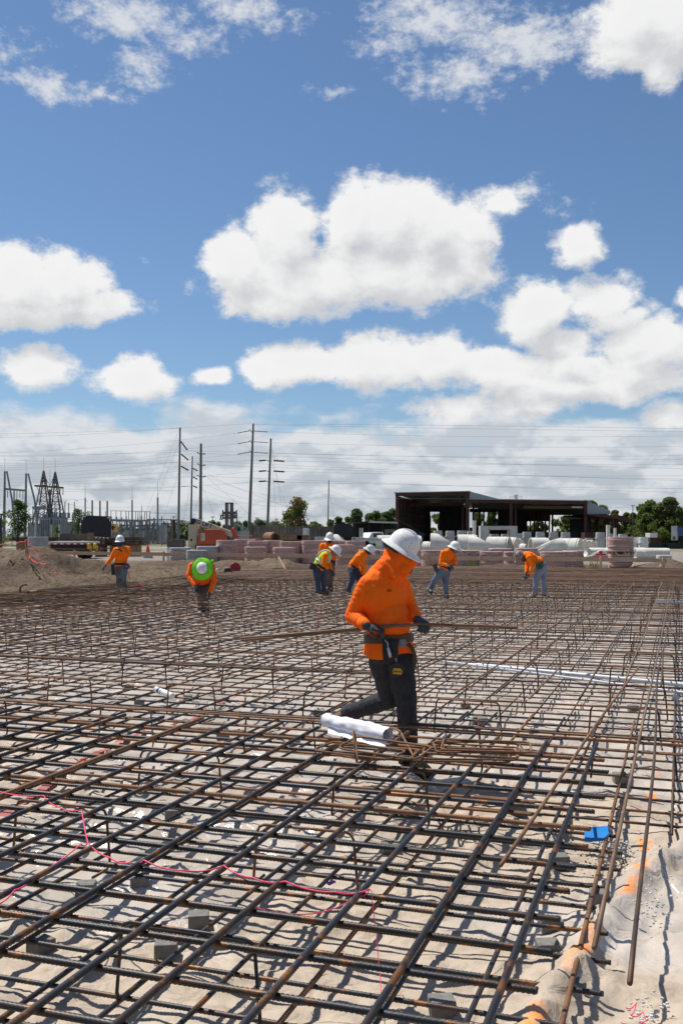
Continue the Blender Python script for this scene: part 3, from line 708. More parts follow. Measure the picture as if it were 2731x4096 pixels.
# concrete pipes and flared ends
def pipe(name, px0, px1, ytop, d, R=None, yaw=0.0, label='', flare=None, z0=GZ, m='conc', cat='concrete pipe'):
    zt = EYE+(HY-ytop)*d/F_PX; R = R or (zt-z0)/2; c = V((((px0+px1)/2-CX)*d/F_PX, d, z0+R)); L = (px1-px0)*d/F_PX
    Rm = Matrix.Rotation(yaw, 3, 'Z') @ Matrix.Rotation(math.pi/2, 3, 'Y'); mb = MB(); t = R*.13
    if flare is None:
        mb.lathe([(R-t, -L/2), (R, -L/2), (R, L/2-.12), (R*.95, L/2-.12), (R*.95, L/2), (R-t, L/2)], c, 36, Rm, closed=True)
    else:
        n = 14; m_ = 22; Ry = Matrix.Rotation(yaw, 3, 'Z'); vs = []; fs = []
        for i in range(n+1):
            s = i/n; x = (s-.5)*L*flare; hcut = 2*R if s < .18 else 2*R*(1-(s-.18)/.82*.86); wd = 1+max(0, s-.3)*.35
            pc = math.acos(max(-1, min(1, (hcut-R)/R))) if hcut < 2*R-1e-4 else .02
            for rr in (R, R-t):
                for k in range(m_+1):
                    ph = pc+(2*math.pi-2*pc)*k/m_
                    vs.append(c+Ry @ V((x, math.sin(ph)*rr*wd, math.cos(ph)*rr)))
        W_ = 2*(m_+1)
        for i in range(n):
            for k in range(m_):
                a0 = i*W_+k; fs.append((a0, a0+1, a0+W_+1, a0+W_)); b0 = a0+m_+1; fs.append((b0+1, b0, b0+W_, b0+W_+1))
            for e in (0, m_): a0 = i*W_+e; fs.append((a0, a0+W_, a0+W_+m_+1, a0+m_+1))
        for i in (0, n):
            for k in range(m_): a0 = i*W_+k; fs.append((a0, a0+1, a0+m_+2, a0+m_+1))
        mb.add(vs, fs)
    o = mb.build(name, M[m], smooth=SM, label=label, cat=cat, group='concrete pipes in the yard')
    bm = bmesh.new(); bm.from_mesh(o.data); bmesh.ops.recalc_face_normals(bm, faces=bm.faces); bm.to_mesh(o.data); bm.free()
    return o
D = 66
pipe('flared_pipe_end', 1722, 1868, 2133, D, yaw=-.12, flare=1, label='big flared pipe end right of the large white hat')
pipe('flared_pipe_end', 1872, 2040, 2145, D-1, yaw=-.10, flare=1, label='flared pipe end sloping down to the right behind the long haired worker')
pipe('concrete_pipe', 1830, 1905, 2138, D+2.5, yaw=-.1, label='domed pipe between the two big flared ends')
pipe('concrete_pipe', 1950, 2038, 2147, D+2, yaw=-.45, label='pipe with dark open end behind the second flared end')
pipe('concrete_pipe', 2020, 2070, 2149, D+3, yaw=-.6, label='first short pipe left of the hat of the long haired worker')
pipe('concrete_pipe', 2052, 2084, 2153, D+4.5, yaw=-.6, label='second short pipe peeping out left of the bending back')
pipe('concrete_pipe', 2080, 2104, 2172, D+2, R=.42, yaw=-.5, label='small round pipe low beside the drums')
pipe('flared_pipe_end', 2108, 2254, 2153, D, yaw=.10, flare=-1, label='flared pipe end sloping down to the left beyond the bending back')
pipe('concrete_pipe', 2120, 2190, 2151, D+2.6, yaw=.1, label='pipe lying behind the left sloping flared end')
pipe('concrete_pipe', 2245, 2290, 2153, D+.5, yaw=-.55, label='pipe end just right of the left sloping flared end')
pipe('concrete_pipe', 2285, 2322, 2167, D-6, R=.62, yaw=-.6, label='first and largest of four short upright looking pipe ends')
pipe('concrete_pipe', 2318, 2339, 2169, D-4, R=.58, yaw=-.7, label='second of four short pipe ends in a row')
pipe('concrete_pipe', 2336, 2356, 2170, D-2.5, R=.56, yaw=-.7, label='third of four short pipe ends in a row')
pipe('concrete_pipe', 2354, 2372, 2171, D-1, R=.55, yaw=-.7, label='last of four short pipe ends in a row')
lowf = pipe('flared_pipe_end', 2343, 2436, 2193, 60, yaw=.05, flare=-1, label='low flared pipe end with a red stencil left of the tall stack')
pipe('concrete_pipe', 2350, 2440, 2191, 62.5, yaw=.05, label='low pipe lying behind the stencilled flared end')
pipe('flared_pipe_end', 2540, 2640, 2194, 58, yaw=-.05, flare=1, label='low flared pipe end right of the tall stack')
pipe('concrete_pipe', 2560, 2672, 2192, 61, yaw=-.1, label='long low pipe with banded end right of the tall stack')
pipe('concrete_pipe', 2500, 2580, 2188, 66, R=.3, yaw=.1, label='thin pale pipe behind the low flared end')
pipe('flared_pipe_end', 1336, 1422, 2137, 70, yaw=-.1, flare=1, label='cream flared pipe end over the vest worker')
pipe('concrete_pipe', 1508, 1682, 2141, D+1, yaw=.1, label='wide pipe mostly hidden by the large white hat')
pipe('concrete_pipe', 1694, 1726, 2166, D, R=.5, yaw=-.4, label='small pipe tucked against the big flared end')
mb = MB(); c = at(2401, 2216, 58.9)
mb.box(c+V((0, 0, -.03)), (.62, .01, .09)); mb.box(c+V((0, 0, -.14)), (.72, .01, .035)); mb.lathe([(.001, 0), (.12, 0), (.12, .01), (.001, .01)], c+V((0, 0, .1)), 16, Matrix.Rotation(math.pi/2, 3, 'X'), sy=.7)
mb.build('stencil', M['redflag'], lowf)
# box culvert lying behind
mb = MB(); p, q = at(1412, 2190, 60), at(1536, 2190, 60)
mb.beam(p+V((0, 0, .55)), q+V((0, 0, .45)), 1.2, .16); mb.beam(p, q, 1.2, .14); mb.beam(p+V((0, 0, 0)), p+V((0, 0, .6)), .15, 1.2, up=V((0, 1, 0))); mb.beam(q, q+V((0, 0, .5)), .15, 1.2, up=V((0, 1, 0)))
mb.build('box_culvert', M['concgrey'], label='low grey box culvert behind the bending worker with white hat', cat='box culvert')
cf = MB(); d = 88; a0, a1 = at(1917, 2104, d), at(2063, 2104, d); zt = a0.z; w = a1.x-a0.x; xc = (a0.x+a1.x)/2
cf.box((xc, d, zt-.17), (w, 1.3, .34)); cf.box((a0.x+.39, d, (zt-.34+GZ)/2), (.78, 1.3, zt-.34-GZ)); cf.box((a1.x-.33, d, (zt-.34+GZ)/2), (.66, 1.3, zt-.34-GZ)); cf.box((xc, d, GZ+.15), (w-1.5, 1.3, .3))
cf.build('culvert_frame', M['concgrey'], label='standing grey concrete portal frame above the pipes', cat='culvert frame')
DR = {}
for i, (px, yt, ds) in enumerate([(1750, 2122, 'first drum right of the large white hat'), (1799, 2123, 'second drum right of the large white hat'), (1845, 2122, 'drum just left of the pale post'), (1884, 2124, 'drum just right of the pale post'),
        (1975, 2136, 'left drum seen through the portal frame'), (2020, 2136, 'right drum seen through the portal frame'), (2072, 2133, 'drum touching the right leg of the portal frame'), (2106, 2127, 'tall two tier drum right of the portal frame'), (2159, 2127, 'second drum right of the portal frame'),
        (2212, 2127, 'third drum right of the portal frame'), (2260, 2128, 'drum in front of the green bush'), (2311, 2152, 'low drum under the red column'), (2354, 2152, 'low drum right of the red column'), (2399, 2129, 'two tier drum under the low roof'),
        (2448, 2136, 'drum behind the thin pale post'), (2489, 2136, 'drum just over the tall ring stack'), (2536, 2148, 'white drum right of the tall ring stack'), (2571, 2148, 'rightmost white drum by the grass')]):
    d = 90+J(-1, 1); zt = EYE+(HY-yt)*d/F_PX; r_ = .41; mb = MB(); z1 = zt-.54
    mb.lathe([(.43, GZ), (.43, z1-.04), (.49, z1-.04), (.49, z1+.08), (r_, z1+.08), (r_, zt-.09), (.38, zt-.08), (.38, zt)], ((px-CX)*d/F_PX, d, 0), 20)
    t = mb.build('manhole_riser', M['concgrey'] if px < 2500 else M['white'], smooth=SM, label='grey precast manhole barrel, '+ds if px < 2500 else 'pale precast manhole barrel, '+ds, cat='manhole riser', group='precast barrels behind the pipes')
for px, y0, y1, w, ds in ((1896, 2082, 2150, .22, 'pale square post left of the portal frame'), (2430, 2100, 2196, .2, 'tall grey post behind the tall ring stack'), (2458, 2112, 2150, .14, 'short pale post above the tall ring stack')):
    mb = MB(); p = at(px, y0, 64 if px != 1896 else 70); mb.beam((p.x, p.y, GZ-.1), p, w, w); mb.build('concrete_post', M['conc'], label=ds, cat='post', group='square posts in the yard')

# open steel shed
k = 150/F_PX; SH = thing('steel_shed', at(1900, 2180, 155), 'long open red steel shed with dark interior and lean-to roof', 'shed')
def sx(px): return (px-CX)*k
def sz(py): return EYE+(HY-py)*k
Y0, Y1 = 150, 176; SHR = 6.5
def col(px, ytop, y=Y0, w=.32, m='redsteel', name='column'):
    mb = MB(); mb.box((sx(px), y, (sz(ytop)+GZ)/2), (w, .3, sz(ytop)-GZ)); mb.build(name, M[m], SH)
# tall bay
xl, xr = sx(1583), sx(1877); zl, zr = sz(1971), sz(1965)
mb = MB(); mb.add([(xl-.3, Y0-.4, zl+.05), (xr, Y0-.4, zr+.05), (xr+SHR, Y1, zr-.9), (xl-.3+SHR, Y1, zl-.9), (xl-.3, Y0-.4, zl-.07), (xr, Y0-.4, zr-.07), (xr+SHR, Y1, zr-1.02), (xl-.3+SHR, Y1, zl-1.02)],
    [(0, 1, 2, 3), (7, 6, 5, 4), (0, 4, 5, 1), (1, 5, 6, 2), (2, 6, 7, 3), (3, 7, 4, 0)]); mb.build('roof', M['sheet'], SH)
mb = MB(); mb.beam((xl-.1, Y0-.05, zl-.32), (xr, Y0-.05, zr-.32), .25, .42); mb.build('fascia_beam', M['redsteel'], SH)
mb = MB(); mb.beam((xl+1, Y0+10, zl-1.6), (xr, Y0+10, zr-1.6), .25, .5); mb.build('crane_beam', M['redsteel'], SH)
col(1588, 1972, w=.5); col(1869, 1966, w=.5); col(1875, 1966, Y0+8, w=.4); col(CX+(1757-CX)*1.17, 2050, Y1-1, w=.4); col(CX+(1718-CX)*1.17, 2050, Y1-1, w=.3)
mb = MB(); mb.beam((xl+.05, Y0, (zl+GZ)/2-.1), (xl+.05+SHR, Y1, (zl+GZ)/2-.4), .12, zl-GZ-.7); mb.build('side_wall', M['darkwall'], SH)
for i in range(9):
    mb = MB(); mb.box((xl+.25+SHR*(2.5+i*2.7)/26, Y0+2.5+i*2.7, (zl+GZ)/2-.3), (.2, .2, zl-GZ-1.3)); mb.build('girt_post', M['redsteel'], SH)
for z in (1.8, 3.4, 5.0, 6.5): mb = MB(); mb.beam((xl+.3, Y0, z), (xl+.3+SHR, Y1, z), .14, .16); mb.build('girt', M['redsteel'], SH)
bx0, bx1 = sx(1590), sx(1735)   # back wall panels with two tall gaps
for (x0, x1, z0, z1) in ((xl+SHR, sx(1720)*1.173, GZ, zl-1.1), (sx(1756)*1.173, sx(1864)*1.173, GZ, zl-1.1), (xl+SHR, sx(1864)*1.173, sz(2052)*1.15, zl-1.1), (xl+SHR, sx(1864)*1.173, GZ, 1.4)):
    if x1 > x0: mb = MB(); mb.box(((x0+x1)/2, Y1+J(0, .2), (z0+z1)/2), (x1-x0, .1, z1-z0)); mb.build('back_panel', M['darkwall'], SH)
# middle bay and right bay, lower eaves
m0, m1 = sx(1877), sx(2347); z0_, z1_ = sz(1996), sz(2003)
mb = MB(); mb.add([(m0, Y0-.4, z0_+.05), (m1+.3, Y0-.4, z1_+.05), (m1+.3+SHR, Y1, z1_-.5), (m0+SHR*.3, Y1, z0_-.5), (m0, Y0-.4, z0_-.07), (m1+.3, Y0-.4, z1_-.07), (m1+.3+SHR, Y1, z1_-.62), (m0+SHR*.3, Y1, z0_-.62)],
    [(0, 1, 2, 3), (7, 6, 5, 4), (0, 4, 5, 1), (1, 5, 6, 2), (2, 6, 7, 3), (3, 7, 4, 0)]); mb.build('roof', M['sheet'], SH)
mb = MB(); mb.add([(xr, Y0, zr), (sx(1995), Y0, z0_), (sx(1995), Y0+.1, z0_), (xr, Y0+.1, zr), (xr, Y0, z0_), (xr, Y0+.1, z0_)], [(0, 4, 1), (3, 2, 5), (0, 1, 2, 3), (0, 3, 5, 4), (4, 5, 2, 1)]); mb.build('gable_sheet', M['sheet'], SH)
mb = MB(); mb.beam((m0, Y0-.05, z0_-.3), (m1, Y0-.05, z1_-.3), .25, .5); mb.build('fascia_beam', M['redsteel'], SH)
mb = MB(); mb.beam((sx(2095), Y0+.6, sz(2028)), (sx(2336), Y0+.6, sz(2030)), .3, .42); mb.build('crane_beam', mat('ochre_beam', (.10, .055, .025), None, 2, .8), SH)
mb = MB(); mb.beam((sx(2288), Y0+.4, sz(2028)), (sx(2332), Y0+.4, sz(2029)), .1, .22); mb.build('sign_strip', M['conc'], SH)
for px, w, y in ((2042, .42, 0), (2061, .3, 2), (2340, .45, 0), (1892, .3, 12), (1916, .24, 24), (1934, .24, 24), (1953, .2, 24), (1972, .22, 24), (1992, .2, 24), (2208, .25, 14), (2120, .2, 25), (2135, .2, 25), (2150, .2, 25), (2166, .2, 25), (2180, .2, 25), (2195, .2, 25)):
    col(CX+(px-CX)*(1+y/150), 2000 if y < 3 else 2006, Y0+y, w)
for (p0, p1, y0, y1) in ((1998, 2112, 1998, 2160), (2112, 2205, 1998, 2085), (2205, 2340, 2048, 2060), (1877, 2000, 2005, 2028), (1877, 2000, 2037, 2044), (2112, 2205, 2140, 2170), (1880, 1996, 2110, 2170)):
    f_ = (1+25/150); yb = HY-(HY-y0)*1.0
    mb = MB(); X0, X1 = (p0-CX)*k*f_, (p1-CX)*k*f_; Z0, Z1 = EYE+(HY-y0)*k*f_, EYE+(HY-y1)*k*f_
    Z0 = min(Z0, z1_-.75); Z1 = max(Z1, GZ)
    if Z0 > Z1: mb.box(((X0+X1)/2, Y1+J(0, .2), (Z0+Z1)/2), (X1-X0, .1, Z0-Z1)); mb.build('back_panel', M['darkwall'], SH)
mb = MB(); xa_, xb_ = (1877-CX)*k*1.173, (2340-CX)*k*1.173+1; za_ = EYE+(HY-2049)*176/F_PX; mb.box(((xa_+xb_)/2, Y1-.3, (za_+z1_-.5)/2), (xb_-xa_, .2, z1_-.5-za_)); mb.build('roof_shade_panel', M['darkwall'], SH)  # added dark sheet standing in for the shaded underside of the roof
for y_ in (5, 11, 17, 22): mb = MB(); mb.beam((m0+SHR*y_/26, Y0+y_, z0_-.9), (m1+SHR*y_/26, Y0+y_, z1_-.9), .25, .7); mb.build('truss', M['darkwall'], SH)
mb = MB(); g0, g1 = sx(2347), sx(2440)
mb.add([(g0, Y0, z1_), (g1, Y0+.1, sz(2043)), (g1, Y0+.1, sz(2056)), (g0, Y0, sz(2056)), (g0, Y0+.15, z1_), (g1, Y0+.25, sz(2043)), (g1, Y0+.25, sz(2056)), (g0, Y0+.15, sz(2056))],
    [(3, 2, 1, 0), (4, 5, 6, 7), (0, 1, 5, 4), (1, 2, 6, 5), (2, 3, 7, 6), (3, 0, 4, 7)]); mb.build('gable_sheet', M['sheet'], SH)
l0, l1 = sx(2343), sx(2490); mb = MB(); zz = sz(2056); ze = sz(2084); zm = sz(2063); l2 = sx(2525)
mb.add([(l0, Y0-.5, zz), (l1, Y0-.5, zm), (l2, Y0-.5, ze), (l2, Y1-6, ze), (l1, Y1-6, zm), (l0, Y1-6, zz), (l0, Y0-.5, zz-.18), (l1, Y0-.5, zm-.6), (l2, Y0-.5, ze-.12), (l2, Y1-6, ze-.12), (l1, Y1-6, zm-.6), (l0, Y1-6, zz-.18)],
    [(0, 5, 4, 1), (1, 4, 3, 2), (6, 7, 10, 11), (7, 8, 9, 10), (0, 1, 7, 6), (1, 2, 8, 7), (2, 3, 9, 8)]); mb.build('lean_to_roof', M['redsteel'], SH)
for i, px in enumerate(range(2352, 2500, 13)): col(CX+(px-CX)*1.04, 2066, Y0+6+(i % 3)*3, .18)
col(2450, 2064, Y0, .26)
mb = MB(); mb.box((sx(2395), Y0+12, 2.4), (3.4, .2, 4)); mb.build('back_panel', M['darkwall'], SH)
vt = thing('roof_vent', (sx(2085), 155, z1_), 'small pale roof vent with guard rail on the shed roof', 'roof vent'); c = V((sx(2085), 155, z0_+.3)); mb = MB(); mb.lathe([(.26, -.5), (.26, .35), (.34, .35), (.34, .6), (.1, .7)], c, 12); mb.build('vent_stack', M['conc'], vt, SM)
mb = MB()
for dx in (-.85, -.45, .4, .75, 1.0): mb.beam(c+V((dx, 0, -.5)), c+V((dx, 0, .3)), .03, .03)
mb.beam(c+V((-.85, 0, .3)), c+V((-.45, 0, .3)), .03, .03); mb.beam(c+V((.4, 0, .3)), c+V((1.0, 0, .3)), .03, .03); mb.build('guard_rail', M['galv'], vt)

# low dark shed, trucks, containers
k2 = 120/F_PX
def bx(px, py, d=120): return at(px, py, d)
ls = thing('carport', bx(1500, 2180), 'low dark open carport with pale roof edge left of the steel shed', 'carport')
p, q = bx(1412, 2092), bx(1590, 2094); mb = MB(); mb.box(((p.x+q.x)/2, 126, p.z+.1), (q.x-p.x, 13, .14)); mb.build('roof', M['black'], ls)
mb = MB(); mb.beam(bx(1475, 2087, 119.4), bx(1590, 2091, 119.4), .1, .22); mb.build('roof_edge', M['conc'], ls)
mb = MB(); mb.box(((p.x+q.x)/2, 132.5, 1.9), (q.x-p.x, .1, 3.2)); mb.build('back_panel', M['black'], ls)
for px in (1420, 1475, 1530, 1583): mb = MB(); a = bx(px, 2094); mb.box((a.x, 120, (a.z+GZ)/2), (.14, .14, a.z-GZ)); mb.build('column', M['black'], ls)
for px, ds in ((1440, 'left pale upright column by the carport'), (1449, 'right pale upright column by the carport')):
    mb = MB(); a = at(px, 2112, 100); mb.beam((a.x, 100, GZ), a, .16, .16); mb.build('concrete_post', M['conc'], label=ds, cat='post', group='square posts in the yard')
def panel(px0, px1, y0, y1, d, label, tilt=0.0, strip=False):
    r = thing('black_panel', at((px0+px1)/2, y1, d), label, 'board'); R = Matrix.Rotation(tilt, 3, 'Y'); c = at((px0+px1)/2, (y0+y1)/2, d); w, h = (px1-px0)*d/F_PX, (y1-y0)*d/F_PX
    mb = MB(); mb.box(c, (w, .12, h), R=R); mb.build('board', M['black'], r)
    for sd in (-1, 1):
        mb = MB(); L = h*.17
        mb.box(c+R @ V((sd*(w/2-.05-L/2), -.07, h/2-.09)), (L, .02, .06), R=R); mb.box(c+R @ V((sd*(w/2-.09), -.075, h/2-.09-L/2)), (.06, .02, L), R=R); mb.build('corner_mark', M['white'], r)
    for s_ in (-.3, .3): mb = MB(); mb.beam((c.x+s_*w, d+.2, GZ-.05), (c.x+s_*w, d+.2, c.z), .12, .12); mb.build('post', M['black'], r)
    if strip:
        n = 9
        for i in range(n): mb = MB(); mb.box(c+R @ V((-w*.1+(i-n/2+.5)*w*.9/n*.62+.5, -.08, -h/2-.06)), (w*.9/n*.6, .02, .07), R=R); mb.build('reflector', M['redflag'] if i % 2 else M['white'], r)
panel(326, 446, 2063, 2146, 66, 'large tilted black board with white corner marks behind the flatbed', .045, True)
panel(-60, 9, 2054, 2132, 66, 'black board with white corner mark cut by the left frame edge')
panel(1331, 1413, 2094, 2150, 105, 'black board with two white corner marks above the standing worker')
# flatbed trailer
ft = thing('flatbed_trailer', at(280, 2196, 60), 'black flatbed trailer with red and white edge strip on the left', 'trailer')
p, q = at(190, 2170, 60), at(362, 2171, 60); mb = MB(); mb.box(((p.x+q.x)/2, 61.2, p.z), (q.x-p.x, 2.4, .12)); mb.build('deck', M['conc'], ft)
mb = MB(); mb.box(((p.x+q.x)/2, 61.4, p.z-.3), (q.x-p.x-.2, 2, .46)); mb.build('chassis', M['black'], ft)
for i in range(13): mb = MB(); x = p.x+(q.x-p.x)*(i+.5)/13; mb.box((x, 59.97, p.z-.08), ((q.x-p.x)/13, .04, .07)); mb.build('reflector', M['redflag'] if i % 2 else M['white'], ft)
for px in (210, 240, 330, 352):
    mb = MB(); c = at(px, 2180, 60.6); mb.lathe([(.05, -.12), (.28, -.12), (.30, -.06), (.30, .06), (.28, .12), (.05, .12)], (c.x, c.y, GZ+.28), 20, Matrix.Rotation(math.pi/2, 3, 'X')); mb.build('wheel', M['tyre'], ft, SM)
mb = MB(); p, q = at(241, 2150, 62.8), at(367, 2150, 62.8); mb.box(((p.x+q.x)/2, 62.8, p.z+.03), (q.x-p.x, .15, .42)); mb.box((q.x, 62.6, p.z-.2), (.3, .5, 1.0))
mb.build('tailgate_panel', mat('scuffed_black_plywood', (.02, .02, .022), (.10, .075, .05), .5, .7, c3=(.16, .12, .08), s3=1.2), label='scuffed black truck side panel standing behind the flatbed', cat='truck panel')
for i, px in enumerate((357, 381)):
    mb = MB(); c = at(px, 2190, 60); mb.cap(c, c+V((0, 0, .16)), .12, .11); mb.box(c+V((.1, 0, -.05)), (.1, .14, .3)); mb.build('yellow_jug', M['yellow'], smooth=True, label=['yellow jug right under the flatbed corner', 'yellow cylinder with a white bucket by the steel stacks'][i], cat='jug')
# rusty steel plate stacks
for i, (p0, p1, y0, y1, ds) in enumerate(((372, 440, 2158, 2184, 'low rust brown plate stack right of the flatbed'), (430, 500, 2150, 2184, 'rust brown plate stack behind the walking worker'), (500, 578, 2148, 2182, 'rust brown plate stack right of the walking worker'), (60, 240, 2148, 2163, 'dark rusty beams stacked behind the grey drum'))):
    r = thing('plate_stack', at((p0+p1)/2, y1, 67), ds, 'steel stack', 'rusty steel stacks'); a0, a1 = at(p0, y1, 67), at(p1, y0, 67); n = 5
    for j in range(n):
        h = (a1.z-max(GZ, a0.z))/n; mb = MB(); mb.box(((a0.x+a1.x)/2+J(-.05, .05), 67+J(-.1, .1), max(GZ, a0.z)+h*(j+.5)), (a1.x-a0.x-.1*j*.5, 1.6, h*.78)); mb.build('plate', M['rustplate'], r)
    if a0.z > GZ: mb = MB(); mb.box(((a0.x+a1.x)/2, 67, (a0.z+GZ)/2), (a1.x-a0.x-.6, 1.2, a0.z-GZ)); mb.build('dunnage', M['oldwood'], r)
cn = thing('traffic_cone', at(592, 2184, 62), 'orange traffic cone standing beyond the rusty stacks', 'cone'); c = at(592, 2172, 62); c.z = GZ+.3
mb = MB(); mb.box(c, (.42, .42, .04)); mb.lathe([(.17, 0), (.03, .55), (.02, .55)], c, 16); mb.build('cone_body', M['conered'], cn, SM); mb = MB(); mb.lathe([(.115, .2), (.085, .32)], c, 16); mb.build('white_band', M['white'], cn)
mb = MB(); mb.box((c.x, c.y+.1, GZ+.15), (.5, .5, .3)); mb.build('concrete_block', M['concgrey'], label='grey block carrying the orange traffic cone', cat='block')
sg = thing('warning_sign', at(453, 2150, 75), 'yellow warning sign showing behind the black board', 'sign'); mb = MB(); c = at(453, 2112, 75); mb.box(c, (.7, .04, .62)); mb.build('sign_plate', M['yellow'], sg)
mb = MB(); mb.box(c+V((0, -.03, .02)), (.18, .01, .3)); mb.box(c+V((.04, -.03, .02)), (.3, .012, .06)); mb.build('black_symbol', M['black'], sg); mb = MB(); mb.beam((c.x, 75.05, GZ), c, .07, .07); mb.build('post', M['galv'], sg)
# vehicles far off
def pickup(px, py, d, yaw, label, m):
    t = thing('pickup_truck', at(px, py, d), label, 'truck'); mb = MB()
    prof = [(-2.4, .5), (-2.45, 1.0), (-1.35, 1.1), (-.95, 1.7), (.5, 1.75), (.65, 1.1), (2.5, 1.1), (2.5, .5)]
    vs = [V((x, s, z)) for s in (-.9, .9) for x, z in prof]; n = len(prof)
    mb.add(vs, [tuple(range(n)), tuple(range(2*n-1, n-1, -1))]+[(i, i+n, (i+1) % n+n, (i+1) % n) for i in range(n)]); o = mb.build('body', M[m], t); 
    mb = MB(); mb.box((-.22, -.905, 1.4), (1.1, .02, .42)); mb.build('window', M['glass'], t)
    mb = MB(); mb.box((-2.46, 0, .85), (.04, 1.5, .22)); mb.build('grille', M['black'], t)
    for x in (-1.6, 1.6):
        for s in (-.82, .82): mb = MB(); mb.lathe([(.12, -.12), (.36, -.12), (.40, -.06), (.40, .06), (.36, .12), (.12, .12)], (x, s, .4), 18, Matrix.Rotation(math.pi/2, 3, 'X')); mb.build('wheel', M['tyre'], t, SM)
    for ch in t.children: ch.location = ch.location+t.location
    for ch in t.children: ch.location = ch.location  # local offsets
    for ch in t.children: ch.location = WL[ch]
    t.location.z = GZ; t.rotation_euler.z = yaw; return t
pickup(1500, 2185, 112, .5, 'white pickup truck parked in the shade of the carport', 'white')
tr = thing('dump_truck', at(2720, 2178, 138), 'blue dump truck cut by the right frame edge', 'truck'); c = at(2760, 2178, 138); c.z = GZ
mb = MB(); mb.box(c+V((0, 0, 1.9)), (4.2, 2.4, 1.2), taper=1.06); mb.build('dump_bed', M['bluepaint'], tr); mb = MB(); mb.box(c+V((-2.2, 0, 1.7)), (.18, 2.4, 2.0)); mb.build('tailgate', M['galv'], tr)
mb = MB(); mb.box(c+V((0, 0, 1.0)), (4.6, 1.2, .45)); mb.build('chassis', M['black'], tr); mb = MB(); mb.box(c+V((3.3, 0, 1.6)), (1.9, 2.3, 2.0)); mb.build('cab', M['bluepaint'], tr)
for x in (-1.5, -.4, 3.2):
    for s in (-1, 1): mb = MB(); mb.lathe([(.2, -.18), (.46, -.18), (.5, -.1), (.5, .1), (.46, .18), (.2, .18)], c+V((x, s, .5)), 18, Matrix.Rotation(math.pi/2, 3, 'X')); mb.build('wheel', M['tyre'], tr, SM)
for i, (p0, p1, y0, y1, d, m, ds) in enumerate(((1540, 1600, 2118, 2160, 125, 'concgrey', 'white site trailer deep inside the carport shade'), (1552, 1690, 2131, 2190, 118, 'black', 'dark container below the shed opening'),
        (2588, 2618, 2132, 2154, 150, 'white', 'small white trailer under the trees on the right'), (2588, 2632, 2150, 2176, 130, 'rustplate', 'rusty brown heap of scrap beside the white drum'), (1440, 1530, 2128, 2150, 128, 'bluepaint', 'dark blue container under the carport'),
        (2330, 2388, 2130, 2176, 146, 'redsteel', 'dark red machine parked under the lean-to'), (2130, 2300, 2128, 2176, 158, 'black', 'dark equipment row at the back of the shed'))):
    a0, a1 = at(p0, y1, d), at(p1, y0, d); zb = GZ; mb = MB(); h = a1.z-zb; mb.box(((a0.x+a1.x)/2, d, zb+h/2+.1), (a1.x-a0.x, 2.2, h-.2)); n = 6
    for j in range(n): mb.box((a0.x+(a1.x-a0.x)*(j+.5)/n, d-1.12, zb+h/2+.1), (.08, .06, h-.3))
    mb.box(((a0.x+a1.x)/2, d, zb+.06), (a1.x-a0.x-.4, 1.8, .12)); mb.build('container', M[m], label=ds, cat='container')
# silt fence strips
for i, (a, b, d, y) in enumerate(((2370, 2430, 108, 2184), (2530, 2612, 112, 2176), (2610, 2760, 104, 2186))):
    mb = MB(); pts = [at(a+(b-a)*t/6, y+J(-2, 2), d+J(-.5, .5)) for t in range(7)]
    for j in range(6): mb.beam(V((pts[j].x, pts[j].y, GZ+.28)), V((pts[j+1].x, pts[j+1].y, GZ+.28)), .03, .62)
    mb.build('silt_fence', M['black'], label=['black silt fence left of the tall ring stack', 'black silt fence under the white drums', 'black silt fence on the grass at the far right'][i], cat='silt fence')
# block wall behind the left yard
bw = MB(); p, q = at(1000, 2103, 85), at(1335, 2106, 82); n = 22
for i in range(n):
    a, b = p+(q-p)*(i/n), p+(q-p)*((i+1)/n); h = a.z-GZ+J(-.06, .06); bw.beam(V((a.x, a.y+J(0, .05), GZ+h/2)), V((b.x-.03, b.y+J(0, .05), GZ+h/2)), .2, h)
bw.build('block_wall', M['brickwall'], label='long weathered block wall behind the pink ring stacks', cat='wall')
for i, (px, y0, y1, d, w, m, ds) in enumerate(((1220, 2112, 2150, 80, .35, 'white', 'left pale upright drum in front of the block wall'), (1230, 2112, 2150, 80.3, .3, 'conc', 'right pale upright drum in front of the block wall'), (1165, 2135, 2165, 78, 1.7, 'oldwood', 'brown crate stack before the block wall'), (1212, 2140, 2160, 78, .9, 'oldwood', 'small brown crate before the block wall'), (1290, 2146, 2160, 76, 1.2, 'concgrey', 'dark green low bin behind the standing worker'))):
    a, b = at(px, y1, d), at(px, y0, d); mb = MB(); h = b.z-GZ
    for j in range(3): mb.box((a.x, d, GZ+h*(j+.5)/3), (w, .6, h/3*.86))
    mb.box((a.x, d+.05, GZ+h/2), (w*.9, .5, h*.98)); mb.build('crate' if w > .5 else 'drum', M[m], label=ds, cat='crate' if w > .5 else 'drum')
pp_ = MB(); c = at(1087, 2151, 62); pp_.lathe([(.24, -.6), (.35, -.6), (.35, .6), (.24, .6)], c, 24, Matrix.Rotation(.5, 3, 'Z') @ Matrix.Rotation(-math.pi/2, 3, 'X'), closed=True)
pp_.build('steel_casing', M['rust'], smooth=SM, label='short rusty steel casing lying on the pink rings', cat='pipe')

